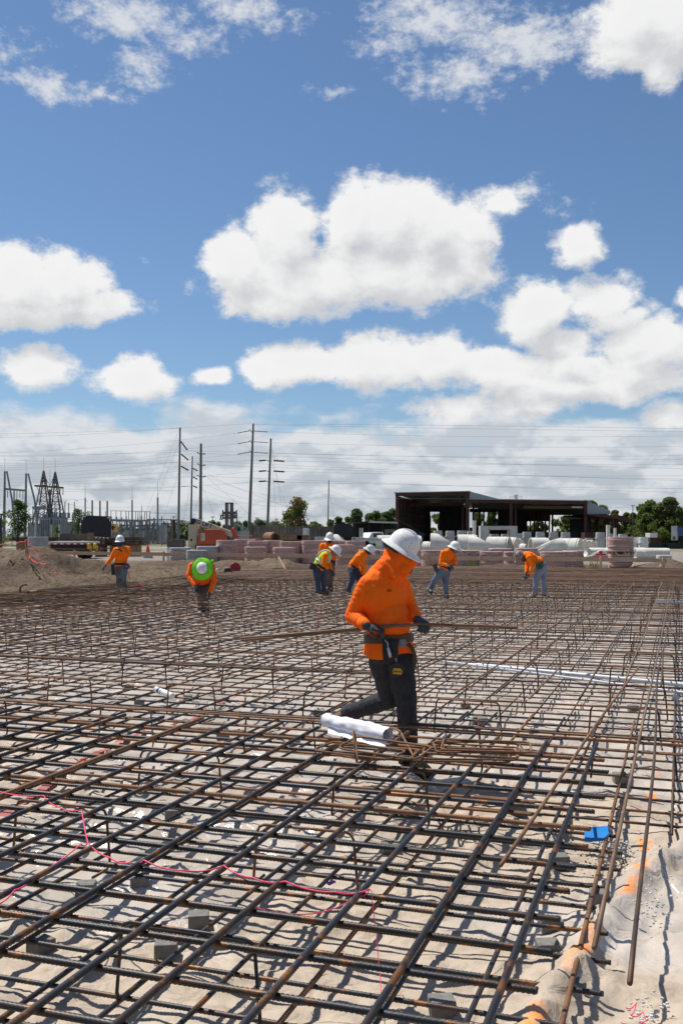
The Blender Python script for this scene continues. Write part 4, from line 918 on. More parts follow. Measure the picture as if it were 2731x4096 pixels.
# boom lift
lf = thing('boom_lift', at(850, 2200, 57), 'orange and cream boom lift folded behind the grey rings', 'boom lift'); d = 57; sc_ = d/F_PX
mb = MB(); p = at(773, 2197, d); q = at(773, 2098, d); mb.box((p+q)/2, (.50, .42, q.z-p.z)); mb.build('upright_arm', M['cream'], lf)
mb = MB(); c = at(766, 2160, d-.22); mb.lathe([(.001, 0), (.06, 0)], c, 16, Matrix.Rotation(math.pi/2, 3, 'X')); mb.build('pin_hole', M['black'], lf)
mb = MB(); mb.box(at(779, 2083, d), (.34, .4, .22), R=Matrix.Rotation(.2, 3, 'Y')); mb.cap(at(766, 2094, d), at(774, 2084, d), .12, .12); mb.build('pivot_head', M['black'], lf, SM)
mb = MB(); a, b = at(786, 2086, d-.1), at(930, 2138, d-.1); mb.beam(a, b, .38, .33); bo = mb.build('main_boom', M['cream'], lf)
mb = MB(); pr = [(788, 2181), (794, 2150), (806, 2122), (822, 2117), (880, 2116), (896, 2124), (908, 2142), (910, 2165), (906, 2181)]; n = len(pr)
vs = [at(x, y, d-.5+s) for s in (0, 1.3) for x, y in pr]; mb.add(vs, [tuple(range(n))[::-1], tuple(range(n, 2*n))]+[(i, (i+1) % n, (i+1) % n+n, i+n) for i in range(n)]); o = mb.build('body_cover', M['liftorange'], lf)
bv = o.modifiers.new('bevel', 'BEVEL'); bv.width = .05; bv.segments = 2
mb = MB(); mb.box(at(812, 2148, d-.52), (.24, .03, .46)); mb.build('access_panel', M['cream'], lf)
mb = MB(); mb.box(at(846, 2186, d), (1.7, 1.1, .14)); mb.build('turntable', M['black'], lf)
for px in (800, 900):
    for s in (-.6, .6): mb = MB(); c = at(px, 2190, d+s); c.z = GZ+.36; mb.lathe([(.1, -.14), (.32, -.14), (.36, -.08), (.36, .08), (.32, .14), (.1, .14)], c, 18, Matrix.Rotation(math.pi/2, 3, 'X')); mb.build('wheel', M['tyre'], lf, SM)
mb = MB(); mb.beam(at(931, 2114, d-.2), at(948, 2160, d-.2), .22, .24); mb.beam(at(938, 2114, d-.1), at(930, 2128, d-.2), .14, .2); mb.build('jib', M['liftorange'], lf)
mb = MB(); P_ = [at(952, 2143, d), at(1005, 2143, d), at(1005, 2158, d), at(952, 2158, d)]
for i in range(4): mb.tube([P_[i], P_[(i+1) % 4]], .022, 5); mb.tube([P_[i]+V((0, .7, 0)), P_[(i+1) % 4]+V((0, .7, 0))], .022, 5); mb.tube([P_[i], P_[i]+V((0, .7, 0))], .022, 5)
mb.tube([at(1005, 2156, d), at(1043, 2158, d)], .03, 5); mb.build('basket', M['liftorange'], lf)
mb = MB(); mb.cap(at(795, 2110, d+.4), at(795, 2106, d+.4), .08, .06); mb.build('beacon', M['yellow'], lf, True)
def text_mesh(s, size, name, m, parent, p, R, ext=.004):
    cu = bpy.data.curves.new(name, 'FONT'); cu.body = s; cu.size = size; cu.extrude = ext; cu.align_x = 'CENTER'; cu.align_y = 'CENTER'; cu.offset = size*.018
    o = bpy.data.objects.new('t', cu); C.objects.link(o); dg = bpy.context.evaluated_depsgraph_get(); me = bpy.data.meshes.new_from_object(o.evaluated_get(dg)); bpy.data.objects.remove(o)
    me.materials.clear(); me.materials.append(m); t = link(name, me, parent, V(p)); t.rotation_euler = R; return t
an = -math.atan2(52, 144); text_mesh('JLG LIFT', .33, 'lettering', M['lettering'], lf, at(812, 2094.5, d-.10)+V((0, -.20, .01)), (math.pi/2, -an, 0))
# forklift mast beyond
fk = thing('container_handler', at(930, 2170, 76), 'dark tall forklift mast with fork carriage behind the boom lift', 'forklift'); d = 76
for px in (906, 929):
    mb = MB(); mb.beam(at(px, 2011, d), at(px, 2160, d), .2, .12); mb.build('mast_rail', M['galvdark'], fk)
for px in (914, 922): mb = MB(); mb.tube([at(px, 2013, d), at(px, 2140, d)], .035, 6); mb.build('lift_cylinder', M['galvdark'], fk)
mb = MB(); mb.beam(at(902, 2012, d), at(933, 2012, d), .12, .08); mb.beam(at(890, 2052, d-.1), at(947, 2051, d-.1), .14, .2); mb.beam(at(882, 2061, d-.2), at(945, 2063, d-.2), .1, .1); mb.beam(at(890, 2072, d-.1), at(944, 2070, d-.1), .14, .16)
for x_, y0, y1 in ((892, 2040, 2074), (946, 2040, 2072), (884, 2060, 2078), (938, 2055, 2073)): mb.beam(at(x_, y0, d-.2), at(x_, y1, d-.2), .1, .08)
mb.beam(at(878, 2078, d-.5), at(892, 2077, d-.5), .1, .06); mb.build('fork_carriage', M['galvdark'], fk)
mb = MB(); mb.box(at(955, 2122, d+1.2), (.7, 1.0, .75)); mb.box(at(960, 2140, d+1), (1.4, 1.1, .6)); mb.build('cab', mat('pale_green_cab', (.30, .36, .33), None, 2, .4), fk)
mb = MB(); mb.box(at(952, 2121, d+.68), (.4, .02, .5)); mb.build('window', M['glass'], fk)
mb = MB(); mb.tube([at(948, 2052, d), at(948, 2140, d)], .04, 6); mb.tube([at(906, 2160, d), at(929, 2085, d)], .03, 5); mb.tube([at(929, 2160, d), at(906, 2085, d)], .03, 5); mb.build('hose', M['galvdark'], fk)
for px in (915, 960):
    mb = MB(); c = at(px, 2160, d+1); c.z = GZ+.5; mb.lathe([(.15, -.2), (.46, -.2), (.5, -.1), (.5, .1), (.46, .2), (.15, .2)], c, 18, Matrix.Rotation(math.pi/2, 3, 'X')); mb.build('wheel', M['tyre'], fk, SM)

# ---- poles and lines
DP = 140
def pole(x0, y0, x1, y1, w0, w1, d, label, arms):
    t = thing('utility_pole', at(x1, y1, d), label, 'utility pole', 'tall poles carrying the overhead lines'); a, b = at(x0, y0, d), at(x1, y1, d)
    e = b+(b-a)*max(0, (b.z-GZ)/(a.z-b.z)); mb = MB(); mb.tube([e, a], [w1*d/F_PX/2, w0*d/F_PX/2], 10); mb.build('shaft', M['polec'], t, SM)
    for (ax, ay, bx_, by, r, m) in arms:
        mb = MB(); p, q = at(ax, ay, d), at(bx_, by, d); mb.tube([p, q], r, 6)
        if m == 'insul': 
            n = 6
            for i in range(n): c = p+(q-p)*(i+.5)/n; mb.cap(c-(q-p).normalized()*.02, c+(q-p).normalized()*.02, r*2.3, r*2.3, 8)
        mb.build('insulator' if m == 'insul' else 'arm', M[m], t, True)
IN = 'insul'; GV = 'galvdark'
pole(721, 1710, 714, 2147, 6.5, 11, DP, 'tallest pole of the left group, far left shaft', [(724, 1766, 750, 1801, .05, IN), (725, 1816, 754, 1841, .05, IN), (725, 1865, 754, 1881, .05, IN), (725, 1947, 755, 1944, .03, GV)])
pole(770, 1825, 763, 2145, 5, 9, DP+8, 'short slim pole between the two left poles', [(773, 1874, 790, 1883, .04, IN), (773, 1908, 790, 1917, .04, IN), (773, 1943, 789, 1951, .04, IN)])
pole(804.5, 1774, 802, 2147, 9, 15, DP-8, 'thick pole with three crossed arm pairs', [q for yy in (1812, 1857, 1903) for q in ((790, yy-2, 803, yy+6, .06, GV), (806, yy+6, 821, yy+2, .06, GV), (789, yy-2, 794, yy-1, .09, GV), (814, yy+2, 821, yy+5, .09, GV))])
pole(1013.5, 1694, 996, 2142, 7, 15, DP, 'tall leaning pole in the middle of the sky', [q for yy in (1722, 1765, 1807) for q in ((998, yy-5, 1009, yy+8, .06, GV), (999, yy+1, 951, yy+10, .035, IN), (1016, yy+2, 1072, yy+6, .035, IN))])
pole(1083.5, 1754, 1069, 2145, 7, 12, DP-4, 'leaning pole with three arms right of the tallest', [q for yy in (1842, 1884, 1925) for q in ((1064, yy-1, 1076, yy+2, .06, GV), (1037, yy+1, 1062, yy-1, .05, IN), (1095, yy, 1137, yy+3, .055, IN), (1078, yy-2, 1078, yy+8, .06, GV))])
pole(1315, 1920, 1311.5, 2110, 3.5, 6, DP+60, 'distant lone pole right of the brown topped tree', [])
pole(2529, 2022, 2530, 2160, 3, 4.5, DP+30, 'thin pole in front of the right hand trees', [(2521, 2022, 2537, 2022, .06, GV)])
for i, (x, y, yb) in enumerate(((851, 2067, 2110), (695, 2066, 2140), (1027, 2071, 2110), (1106, 2076, 2110))):
    pole(x, y, x, yb, 2, 3, 220, ['small distant crossarm pole left of the lift boom', 'small distant pole left of the tall poles', 'small distant crossarm pole left of the leaning pole', 'faint crossarm pole right of the leaning pole'][i], [(x-8, y, x+8, y, .07, GV), (x-6, y+4, x+6, y+4, .05, GV)])
def wire(pts, d0=DP, d1=None, r=.018, lb=None):
    (x0, y0), (x1, y1), sag = pts; d1 = d1 or d0; mb = MB(); P = []
    for i in range(13):
        t = i/12; P.append(at(x0+(x1-x0)*t, y0+(y1-y0)*t+sag*4*t*(1-t), d0+(d1-d0)*t))
    mb.tube(P, r, 4, False); mb.build('power_line', M['wireline'], smooth=True, label=lb or ('thin overhead line running left from the tall poles across the cloud' if x0 < 0 else 'thin overhead line running right from the tall poles above the shed' if x1 > 2700 else 'short drooping line hung low between the tall poles'), cat='power line', group='overhead lines across the yard')
WR = [((-60, 1736), (1002, 1694), 8), ((-60, 1752), (721, 1712), 6), ((-60, 1812), (951, 1732), 14), ((-60, 1825), (951, 1775), 16), ((-60, 1822), (800, 1805), 4), ((-60, 1872), (951, 1818), 12), ((-60, 1835), (804, 1850), 8),
      ((-60, 1860), (790, 1812), 16), ((-60, 1884), (750, 1801), 14), ((-60, 1902), (754, 1841), 12), ((-60, 1920), (754, 1881), 10), ((-60, 1916), (790, 1857), 8), ((-60, 1932), (790, 1903), 6), ((-60, 1960), (755, 1944), 5), ((-60, 1853), (1037, 1842), 6), ((-60, 1944), (1037, 1884), 12), ((-60, 1968), (1037, 1926), 12),
      ((1014, 1696), (2800, 1716), -3), ((1072, 1727), (2800, 1742), 12), ((1072, 1770), (2800, 1785), 10), ((1072, 1812), (2800, 1820), 12), ((750, 1802), (2800, 1838), 8), ((821, 1814), (2800, 1876), 4), ((1137, 1844), (2800, 1858), 6), ((821, 1859), (2800, 1918), 6), ((1137, 1886), (2800, 1902), 8), ((754, 1841), (2800, 1925), 6), ((1137, 1928), (2800, 1955), 4), ((821, 1905), (2800, 1972), 4), ((1016, 1699), (2800, 1727), 2),
      ((821, 1890), (1312, 1960), 55), ((806, 1930), (1312, 1983), 50), ((806, 1960), (1312, 2005), 40), ((1320, 1962), (1700, 2140), -10), ((1318, 2010), (1520, 2100), -5), ((-60, 2033), (1037, 2010), 8), ((-60, 2078), (1450, 2060), 5), ((1072, 1990), (2800, 1996), 3), ((2380, 2030), (2800, 2018), 3),
      ((300, 2024), (800, 2040), 10), ((821, 1905), (1260, 2070), 0), ((250, 1952), (700, 1962), 4)]
for i, w_ in enumerate(WR): wire(w_, DP+(i*1.7) % 9-4, r=.012 if i < 30 else .010)
for i, (a, b) in enumerate((((718, 1716), (560, 2110)), ((718, 1770), (580, 2110)), ((722, 1870), (640, 2110)), ((1085, 1770), (1140, 2100)), ((1085, 1780), (1105, 2100)), ((1085, 1840), (1170, 2105)), ((806, 1940), (870, 2090)), ((770, 1890), (735, 2080)), ((806, 1960), (760, 2100)), ((1316, 1955), (1340, 2100)), ((808, 1890), (1000, 2060)))):
    mb = MB(); mb.tube([at(*a, DP), at(*b, DP+6)], .012, 4, False); mb.build('guy_wire', M['wireline'], label='thin slanted stay wire beside the tall poles', cat='guy wire', group='stay wires of the tall poles')

# ---- substation
DS = 150
def st(name, label, px, cat, grp=None): return thing(name, at(px, 2175, DS), label, cat, grp)
for i, (xt, yt, xb, lx, rod) in enumerate(((21, 1884, 17, 50, 1830), (106, 1893, 101, 140, 1838))):
    t = st('steel_mast', ['far left grey steel mast with raking brace', 'second grey steel mast with raking brace'][i], xt, 'steel mast', 'grey steel masts of the substation')
    mb = MB(); a, b = at(xt, yt, DS), at(xb, 2170, DS); mb.tube([b, a], [.25, .15], 8); mb.build('shaft', M['galv'], t, SM)
    mb = MB(); mb.tube([at(xt+1, yt+2, DS), at(xt+8, yt+2, DS-1), at(lx, 2002, DS-2), at(lx+16, 2165, DS-3)], [.12, .13, .14, .15], 7); mb.build('brace', M['galv'], t, SM)
    mb = MB(); mb.tube([a, at(xt, rod, DS)], .02, 5); mb.build('lightning_rod', M['galv'], t)
t = st('cross_beam', 'horizontal grey beam with hanging insulators between the masts', 60, 'cross beam')
mb = MB(); mb.beam(at(26, 1956, DS), at(102, 1962, DS), .26, .3); mb.build('beam', M['galv'], t)
for x, y in ((32, 1990), (56, 2010), (60, 2006), (69, 2002), (81, 1990), (93, 1998)): mb = MB(); mb.tube([at(x, 1962, DS), at(x, y, DS)], .055, 6); mb.build('insulator', M['insul'], t)
lt = st('lattice_tower', 'dark twin peaked lattice tower with wide cross arm', 200, 'lattice tower')
for (ax, ay, lx, rx) in ((176, 1883, 152, 199), (222, 1888, 202, 245)):
    L0, R0 = at(lx, 2025, DS), at(rx, 2025, DS); A0 = at(ax, ay, DS); ex = 1.25
    Lb = A0+(L0-A0)*ex*1.2; Rb = A0+(R0-A0)*ex*1.2
    for dy in (-1, 1):
        top = A0+V((0, .15*dy, 0))
        for e in (Lb, Rb): mb = MB(); mb.beam(top, e+V((0, 1.2*dy, 0)), .15, .15); mb.build('leg', M['galvdark'], lt)
        for i in range(6):
            t0, t1 = .12+.15*i, .12+.15*(i+1); o0, o1 = V((0, (.15+1.05*t0)*dy, 0)), V((0, (.15+1.05*t1)*dy, 0))
            l0, r0, l1_, r1_ = A0+(Lb-A0)*t0+o0, A0+(Rb-A0)*t0+o0, A0+(Lb-A0)*t1+o1, A0+(Rb-A0)*t1+o1
            mb = MB(); mb.beam(l0, r1_, .06, .06); mb.beam(r0, l1_, .06, .06); mb.beam(l1_, r1_, .07, .07); mb.build('brace', M['galvdark'], lt)
    mb = MB(); mb.tube([A0, at(ax, ay-56, DS)], .02, 5); mb.build('lightning_rod', M['galvdark'], lt)
mb = MB(); mb.beam(at(140, 1943, DS-.8), at(255, 1951, DS-.8), .3, .26); mb.beam(at(140, 1943, DS+.8), at(255, 1951, DS+.8), .3, .26); mb.build('cross_arm', M['galvdark'], lt)
mb = MB(); mb.beam(at(180, 1905, DS), at(203, 1948, DS), .07, .07); mb.beam(at(218, 1905, DS), at(198, 1948, DS), .07, .07); mb.beam(at(148, 1945, DS), at(160, 1972, DS), .08, .08); mb.beam(at(246, 1951, DS), at(236, 1975, DS), .08, .08); mb.build('brace', M['galvdark'], lt)
mb = MB(); mb.tube([at(253, 1953, DS), at(253, 1980, DS)], .06, 6); mb.build('insulator', M['insul'], lt)
for i, (x, yt, ym, r, m, ds) in enumerate(((201, 1878, 1958, .18, 'galv', 'grey mast standing between the lattice peaks'), (342, 1927, 1991, .10, 'galv', 'thin lightning mast right of the tower'), (370, 2000, 2001, .12, 'polec', 'first of three short posts behind the black board'), (401, 2002, 2003, .12, 'polec', 'second of three short posts behind the black board'), (430, 2003, 2004, .12, 'polec', 'third of three short posts behind the black board'),
        (529.5, 1943, 2000, .11, 'galv', 'lightning mast above the walking worker'), (631.5, 1925, 1990, .12, 'galv', 'tall lightning mast left of the tall poles'), (697, 2078, 2080, .22, 'rustplate', 'rusty round post left of the tall poles'), (588, 2080, 2081, .16, 'polec', 'grey post right of the walking worker'), (619, 2070, 2078, .08, 'polec', 'thin grey post behind the cone'), (568, 2018, 2030, .05, 'galv', 'very thin distant rod over the bus bars'))):
    mb = MB(); b = at(x, ym, DS); mb.tube([V((b.x, DS, GZ)), b], [r*1.25, r], 8); mb.tube([b, at(x, yt, DS)], [.035, .015], 5); mb.build('mast', M[m], smooth=SM, label=ds, cat='mast')
tf = st('power_transformer', 'big grey transformer with radiator fins and a tank on top', 200, 'transformer')
p, q = at(163, 2068, DS-2), at(248, 2150, DS-2); mb = MB(); mb.box(((p.x+q.x)/2, DS, (p.z+GZ)/2), (q.x-p.x, 2.6, p.z-GZ)); mb.build('tank', M['trans'], tf)
for i in range(12):
    x = p.x+(q.x-p.x)*(i+.5)/12
    if i == 6: continue
    mb = MB(); mb.box((x, DS-1.8, (sz(2068)+GZ)/2), (.15, .9, p.z-GZ-.3)); mb.build('radiator_fin', M['trans'], tf)
mb = MB(); mb.lathe([(.1, -1.05), (.33, -.95), (.33, .95), (.1, 1.05)], at(158, 2030, DS), 16, Matrix.Rotation(math.pi/2, 3, 'Y')); mb.build('oil_tank', M['trans'], tf, SM)
for x0, y0, x1, y1 in ((133, 2040, 133, 2130), (150, 2040, 150, 2130), (178, 2035, 178, 2070), (140, 2060, 168, 2060), (150, 2045, 180, 2068), (120, 2075, 160, 2075)): mb = MB(); mb.beam(at(x0, y0, DS-.5), at(x1, y1, DS-.5), .12, .12); mb.build('support', M['trans'], tf)
for i, x in enumerate((190, 209, 221, 226, 242, 254, 261, 276, 299)):
    t = st('bushing', 'brown insulator bushing on the transformer cluster', x, 'bushing', 'brown bushings on the transformers'); yt = [2025, 2012, 2008, 2030, 2015, 2030, 2008, 2012, 2009][i]
    mb = MB(); a, b = at(x, yt, DS-1+i % 3), at(x, 2052, DS-1+i % 3); mb.tube([b, a], .06, 6)
    for j in range(7): mb.lathe([(.06, 0), (.12, .02), (.06, .05)], b+(a-b)*(j+.5)/7, 8)
    mb.build('porcelain', M['insul'], t); mb = MB(); c = at(x, 2062, DS-1+i % 3); mb.box(c, (.34, .34, .8)); mb.build('turret', M['trans'], t)
    if i in (5, 6, 8): 
        mb = MB(); mb.tube([a+V((0, 0, 0))]+[a+V((1.0-math.cos(u)*1.0, 0, math.sin(u)*.45)) for u in (.3, .8, 1.4, 2.0, 2.6, 3.0)], .025, 4, False); mb.build('jumper', M['galv'], t)
random.seed(11)
for i, (x0, x1, yt) in enumerate(((255, 300, 2090), (284, 325, 2115), (160, 175, 2095), (225, 245, 2110), (120, 150, 2090), (452, 476, 2118), (500, 520, 2120), (556, 575, 2122), (640, 665, 2100))):
    t = st('switch_cabinet', ['tall grey switch cabinet right of the transformer', 'white equipment hut left of the black board', 'narrow cabinet at the transformer corner', 'small cabinet before the transformer', 'grey frame cabinet left of the transformer', 'pale cabinet right of the yellow sign', 'pale cabinet above the walking worker', 'small grey cabinet by the thin masts', 'grey gantry cabinet near the tall lightning mast'][i], x0, 'cabinet')
    a, b = at(x0, yt, DS+4), at(x1, yt, DS+4); mb = MB(); mb.box(((a.x+b.x)/2, DS+4, (a.z+GZ)/2), (b.x-a.x, 1.4, a.z-GZ)); mb.build('housing', M['trans'], t)
    mb = MB(); mb.box(((a.x+b.x)/2, DS+3.28, (a.z+GZ)/2), ((b.x-a.x)*.7, .04, (a.z-GZ)*.8)); mb.build('door', M['trans'], t)
# bus structures
bs = st('bus_structure', 'long grey bus bar frame on rows of insulator posts', 520, 'bus structure')
mb = MB(); mb.beam(at(440, 2043, DS), at(604, 2047, DS), .07, .07); mb.build('bus_bar', M['galv'], bs); mb = MB(); mb.beam(at(445, 2080, DS), at(600, 2083, DS), .28, .26); mb.build('beam', M['galv'], bs)
mb = MB(); mb.beam(at(600, 2052, DS+2), at(707, 2053, DS+2), .06, .06); mb.beam(at(706, 2053, DS+2), at(706, 2080, DS+2), .06, .06); mb.build('bus_bar', M['galv'], bs)
for x in (423, 445, 465, 485, 505, 516, 544, 553, 561, 580, 588, 600):
    mb = MB(); mb.tube([at(x, 2045, DS), at(x, 2080, DS)], .05, 5); mb.build('insulator', M['insul'], bs)
for x in (452, 480, 500, 520, 540, 560, 584, 598):
    mb = MB(); a = at(x, 2082, DS); mb.beam((a.x, DS, GZ), a, .13, .13); mb.build('column', M['galv'], bs)
t2 = st('switchyard_frames', 'tangle of small grey frames and posts in the distant switchyard', 560, 'switchyard frames')
for i in range(95):
    x = random.uniform(435, 712); d = DS+random.uniform(4, 40); y0 = random.uniform(2082, 2122); mb = MB(); a = at(x, y0, d); mb.beam((a.x, d, GZ), a, .10, .10)
    if random.random() < .5: mb.beam(a, a+V((random.uniform(.8, 2.2), 0, 0)), .09, .09)
    if random.random() < .35: mb.tube([a, a+V((0, 0, .8))], .09, 5)
    if random.random() < .3: mb.beam(a, (a.x+random.uniform(-1.5, 1.5), d, GZ), .07, .07)
    mb.build('frame_post', M['galv'] if random.random() < .6 else M['galvdark'], t2)
for x0, x1, y in ((470, 610, 2118), (480, 700, 2102), (590, 712, 2078), (620, 712, 2095)): mb = MB(); mb.beam(at(x0, y, DS+10), at(x1, y+2, DS+10), .16, .16); mb.build('frame_beam', M['galvdark'], t2)
for i in range(40):
    x = random.uniform(100, 330); d = DS+random.uniform(-1, 10); y0 = random.uniform(2050, 2120); mb = MB(); a = at(x, y0, d); mb.beam((a.x, d, GZ), a, .09, .09)
    if random.random() < .6: mb.beam(a, a+V((random.uniform(-1.5, 1.8), 0, 0)), .09, .09)
    mb.build('frame_post', M['trans'] if random.random() < .6 else M['galvdark'], t2)
fn = thing('chain_fence', at(300, 2170, 128), 'grey chain link fence in front of the substation', 'fence'); mb = MB()
a, b = at(-150, 2140, 128), at(715, 2140, 128)
for j in range(5): mb.beam((a.x, 128, GZ+.2+j*.42), (b.x, 128, GZ+.2+j*.42), .025, .025)
mb.build('fence_wire', M['galv'], fn)
for i in range(14): x = a.x+(b.x-a.x)*i/13; mb = MB(); mb.tube([(x, 128, GZ), (x, 128, GZ+2.1)], .05, 6); mb.build('fence_post', M['galv'], fn)
for i, (x, y) in enumerate(((81, 2085), (143, 2090), (207, 2098), (238, 2098))): mb = MB(); a_ = at(x, y, 122); mb.tube([(a_.x, 122, GZ), a_], .09, 6); mb.build('post', M['conc'], label=['pale post behind the pine', 'pale post left of the transformer fins', 'pale post before the transformer fins', 'pale post right of the low bush'][i], cat='post')

# ---- trees
def tree(px0, px1, ytop, d, label, m, name='tree', n=1500, leaf=.22, trunk=True, blobs=9, ybase=2175, shape=1.0, cat='tree', seed=0, crown0=.3, grp=None):
    rnd = random.Random(seed*77+int(px0)); t = thing(name, at((px0+px1)/2, ybase, d), label, cat, grp); t.location.z = GZ; WL[t] = V(t.location)
    zt = EYE+(HY-ytop)*d/F_PX; x0, x1 = (px0-CX)*d/F_PX, (px1-CX)*d/F_PX; w = (x1-x0)/2; xc = (x0+x1)/2; H_ = zt-GZ
    mb = MB(); cl = []
    for i in range(blobs):
        f = (i+.5)/blobs; zz = GZ+H_*(crown0+(1-crown0)*f*.92); ww = w*(math.sin(math.pi*min(1, .18+f*.80))**.6)*shape if shape < 5 else w
        r = max(H_*.16, min(w, H_)*.34)*rnd.uniform(.7, 1.2)*(1.1-.3*f)
        cl.append((V((xc+rnd.uniform(-1, 1)*max(ww-r*.6, .05), d+rnd.uniform(-1, 1)*w*.7, min(zz, zt-r*.8))), r))
    cl.append((V((xc, d, zt-H_*.1)), H_*.11))
    vs = []; fs = []
    for i in range(n):
        c, r = rnd.choice(cl); u = V((rnd.gauss(0, 1), rnd.gauss(0, 1), rnd.gauss(0, 1))).normalized()*r*(rnd.random()**.38); u.z *= .75
        p = c+u; a = V((rnd.gauss(0, 1), rnd.gauss(0, 1), rnd.gauss(0, 1))).normalized(); b = a.cross(V((rnd.gauss(0, 1), rnd.gauss(0, 1), 1))).normalized(); s = leaf*rnd.uniform(.6, 1.3)
        k_ = len(vs); vs += [p-a*s, p+b*s*.55, p+a*s, p-b*s*.55]; fs.append((k_, k_+1, k_+2, k_+3))
    mb.add(vs, fs); mb.build('crown', M[m], t)
    if trunk:
        tk = MB(); tk.tube([(xc, d, GZ-.2), (xc+rnd.uniform(-.1, .1), d, GZ+H_*.35), (xc, d, zt-H_*.25)], [H_*.03, H_*.02, H_*.008], 7)
        for c, r in cl[:7]: tk.tube([(xc, d, max(GZ+H_*.2, c.z-r*2)), c], [H_*.012, H_*.004], 5)
        tk.build('trunk', M['trunk'], t, True)
    return t
tree(22, 128, 1996, 118, 'dark pine at the left before the steel masts', 'leafdark', 'pine_tree', 3000, .12, blobs=16, crown0=.30, seed=1)
tree(-30, 45, 2075, 108, 'yellow green young tree at the left frame edge', 'leafyel', n=1100, leaf=.10, blobs=9, seed=2, crown0=.1)
tree(283, 342, 2031, 120, 'slim pine left of the large black board', 'leafdark', 'pine_tree', 1400, .10, blobs=9, crown0=.42, seed=3)
tree(203, 253, 2102, 118, 'small loose bush in front of the transformer', 'leaf', 'bush', 700, .09, blobs=6, crown0=.05, cat='bush', seed=4)
tree(352, 366, 2040, 122, 'sparse small tree top over the black board', 'leafdark', n=160, leaf=.09, blobs=4, crown0=.7, seed=5)
tree(1122, 1285, 1998, 96, 'leafy green tree rising behind the block wall', 'leaf', n=3600, leaf=.13, blobs=16, crown0=.25, seed=6)
tree(1140, 1232, 1985, 95, 'dry brown tree with bare top in front of the green one', 'leafbrown', n=1300, leaf=.12, blobs=11, crown0=.35, seed=7)
tree(985, 1050, 2110, 88, 'dull yellow green bush behind the rings by the leaning pole', 'leafyel', 'bush', 900, .12, blobs=7, crown0=.05, cat='bush', seed=8)
tree(1175, 1330, 2085, 130, 'low broad tree behind the block wall', 'leaf', n=1600, leaf=.18, blobs=11, crown0=.1, seed=9)
xs = [(-40, 60, 2120), (380, 470, 2110), (455, 560, 2106), (540, 640, 2104), (620, 720, 2095), (660, 770, 2082), (690, 760, 2078), (745, 800, 2080), (790, 850, 2086), (830, 874, 2078), (868, 930, 2096), (925, 985, 2082), (955, 1010, 2078), (1010, 1075, 2074), (1060, 1130, 2082)]
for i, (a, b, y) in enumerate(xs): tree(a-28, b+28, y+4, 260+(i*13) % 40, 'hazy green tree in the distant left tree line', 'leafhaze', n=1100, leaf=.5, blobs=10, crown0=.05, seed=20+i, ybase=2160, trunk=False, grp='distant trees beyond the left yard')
xs = [(1295, 1345, 2078), (1330, 1372, 2066), (1368, 1412, 2066), (1406, 1446, 2034), (1396, 1470, 2064), (1440, 1510, 2052), (1480, 1530, 2042), (1510, 1580, 2044), (1545, 1600, 2032)]
for i, (a, b, y) in enumerate(xs): tree(a-(0 if i == 3 else 16), b+(0 if i == 3 else 16), y, 200+(i*7) % 20, ['leftmost low round tree behind the carport', 'second low round tree behind the carport', 'round dark tree left of the lone pine', 'lone flat topped pine above the carport', 'broad tree below the lone pine', 'broad green tree over the carport roof', 'tree with a dark spire over the carport', 'green tree touching the shed corner', 'tall green tree at the left corner of the steel shed'][i],
    'leafdark' if i % 2 else 'leaf', n=2600, leaf=.3, blobs=13, crown0=.6 if i == 3 else .02, seed=40+i, trunk=i in (3, 6))
xs = [(1695, 1800, 2055), (2195, 2345, 2060), (1868, 1945, 2040), (1930, 2005, 2040), (2100, 2210, 2082), (2330, 2400, 2000), (2380, 2430, 2019), (2430, 2485, 2038), (2480, 2530, 2048), (2540, 2600, 2014), (2500, 2560, 2050), (2460, 2600, 2085)]
for i, (a, b, y) in enumerate(xs): tree(a, b, y, 186+(i*5) % 14, ['tree seen through the tall narrow gap in the shed back wall', 'round green tree seen through the right shed bay', 'green tree seen through the middle shed bay', 'second green tree behind the shed columns', 'low tree behind the shed back wall', 'tree top above the grey gable', 'small tree top right of the gable', 'low tree top over the lean-to end', 'loose tree just left of the thin pole', 'open crowned tree right of the thin pole', 'low tree behind the thin pole', 'ragged low trees below the open crown'][i],
    'leaf', n=4200, leaf=.27, blobs=15, crown0=.05, seed=60+i, trunk=i > 7)
tree(2545, 2660, 1998, 166, 'tall open tree forming the left part of the big clump', 'leaf', n=7000, leaf=.24, blobs=20, crown0=.15, seed=81, ybase=2180)
tree(2600, 2740, 1986, 160, 'big dense tree at the right frame edge', 'leaf', n=12000, leaf=.24, blobs=30, crown0=.05, seed=82, ybase=2180)
tree(2690, 2860, 1994, 168, 'dark tree mostly outside the right frame edge', 'leafdark', n=9000, leaf=.24, blobs=24, crown0=.02, seed=83, ybase=2180)
tree(2570, 2690, 2060, 172, 'low hanging foliage under the big right trees', 'leafdark', n=5000, leaf=.26, blobs=16, crown0=.0, seed=84, ybase=2180, trunk=False)
# weeds by the rail
for i, (px, y, ds) in enumerate(((2372, 2262, 'dry weed tuft right of the flat ring row'), (1880, 2262, 'green weed clump under the rail by the tool worker'))):
    c = at(px, y, 44); c.z = GZ-.02; mb = MB(); rn = random.Random(i)
    for j in range(90):
        a = rn.uniform(0, 6.28); l = rn.uniform(.15, .42); b = c+V((rn.gauss(0, .16), rn.gauss(0, .12), 0)); e = b+V((math.cos(a)*l*.45, math.sin(a)*l*.45, l)); s = V((math.sin(a)*.012, -math.cos(a)*.012, 0))
        mb.add([b-s, b+s, e], [(0, 1, 2)])
    mb.build('weed_tuft', M['leafyel'] if i == 0 else M['leaf'], label=ds, cat='weed')
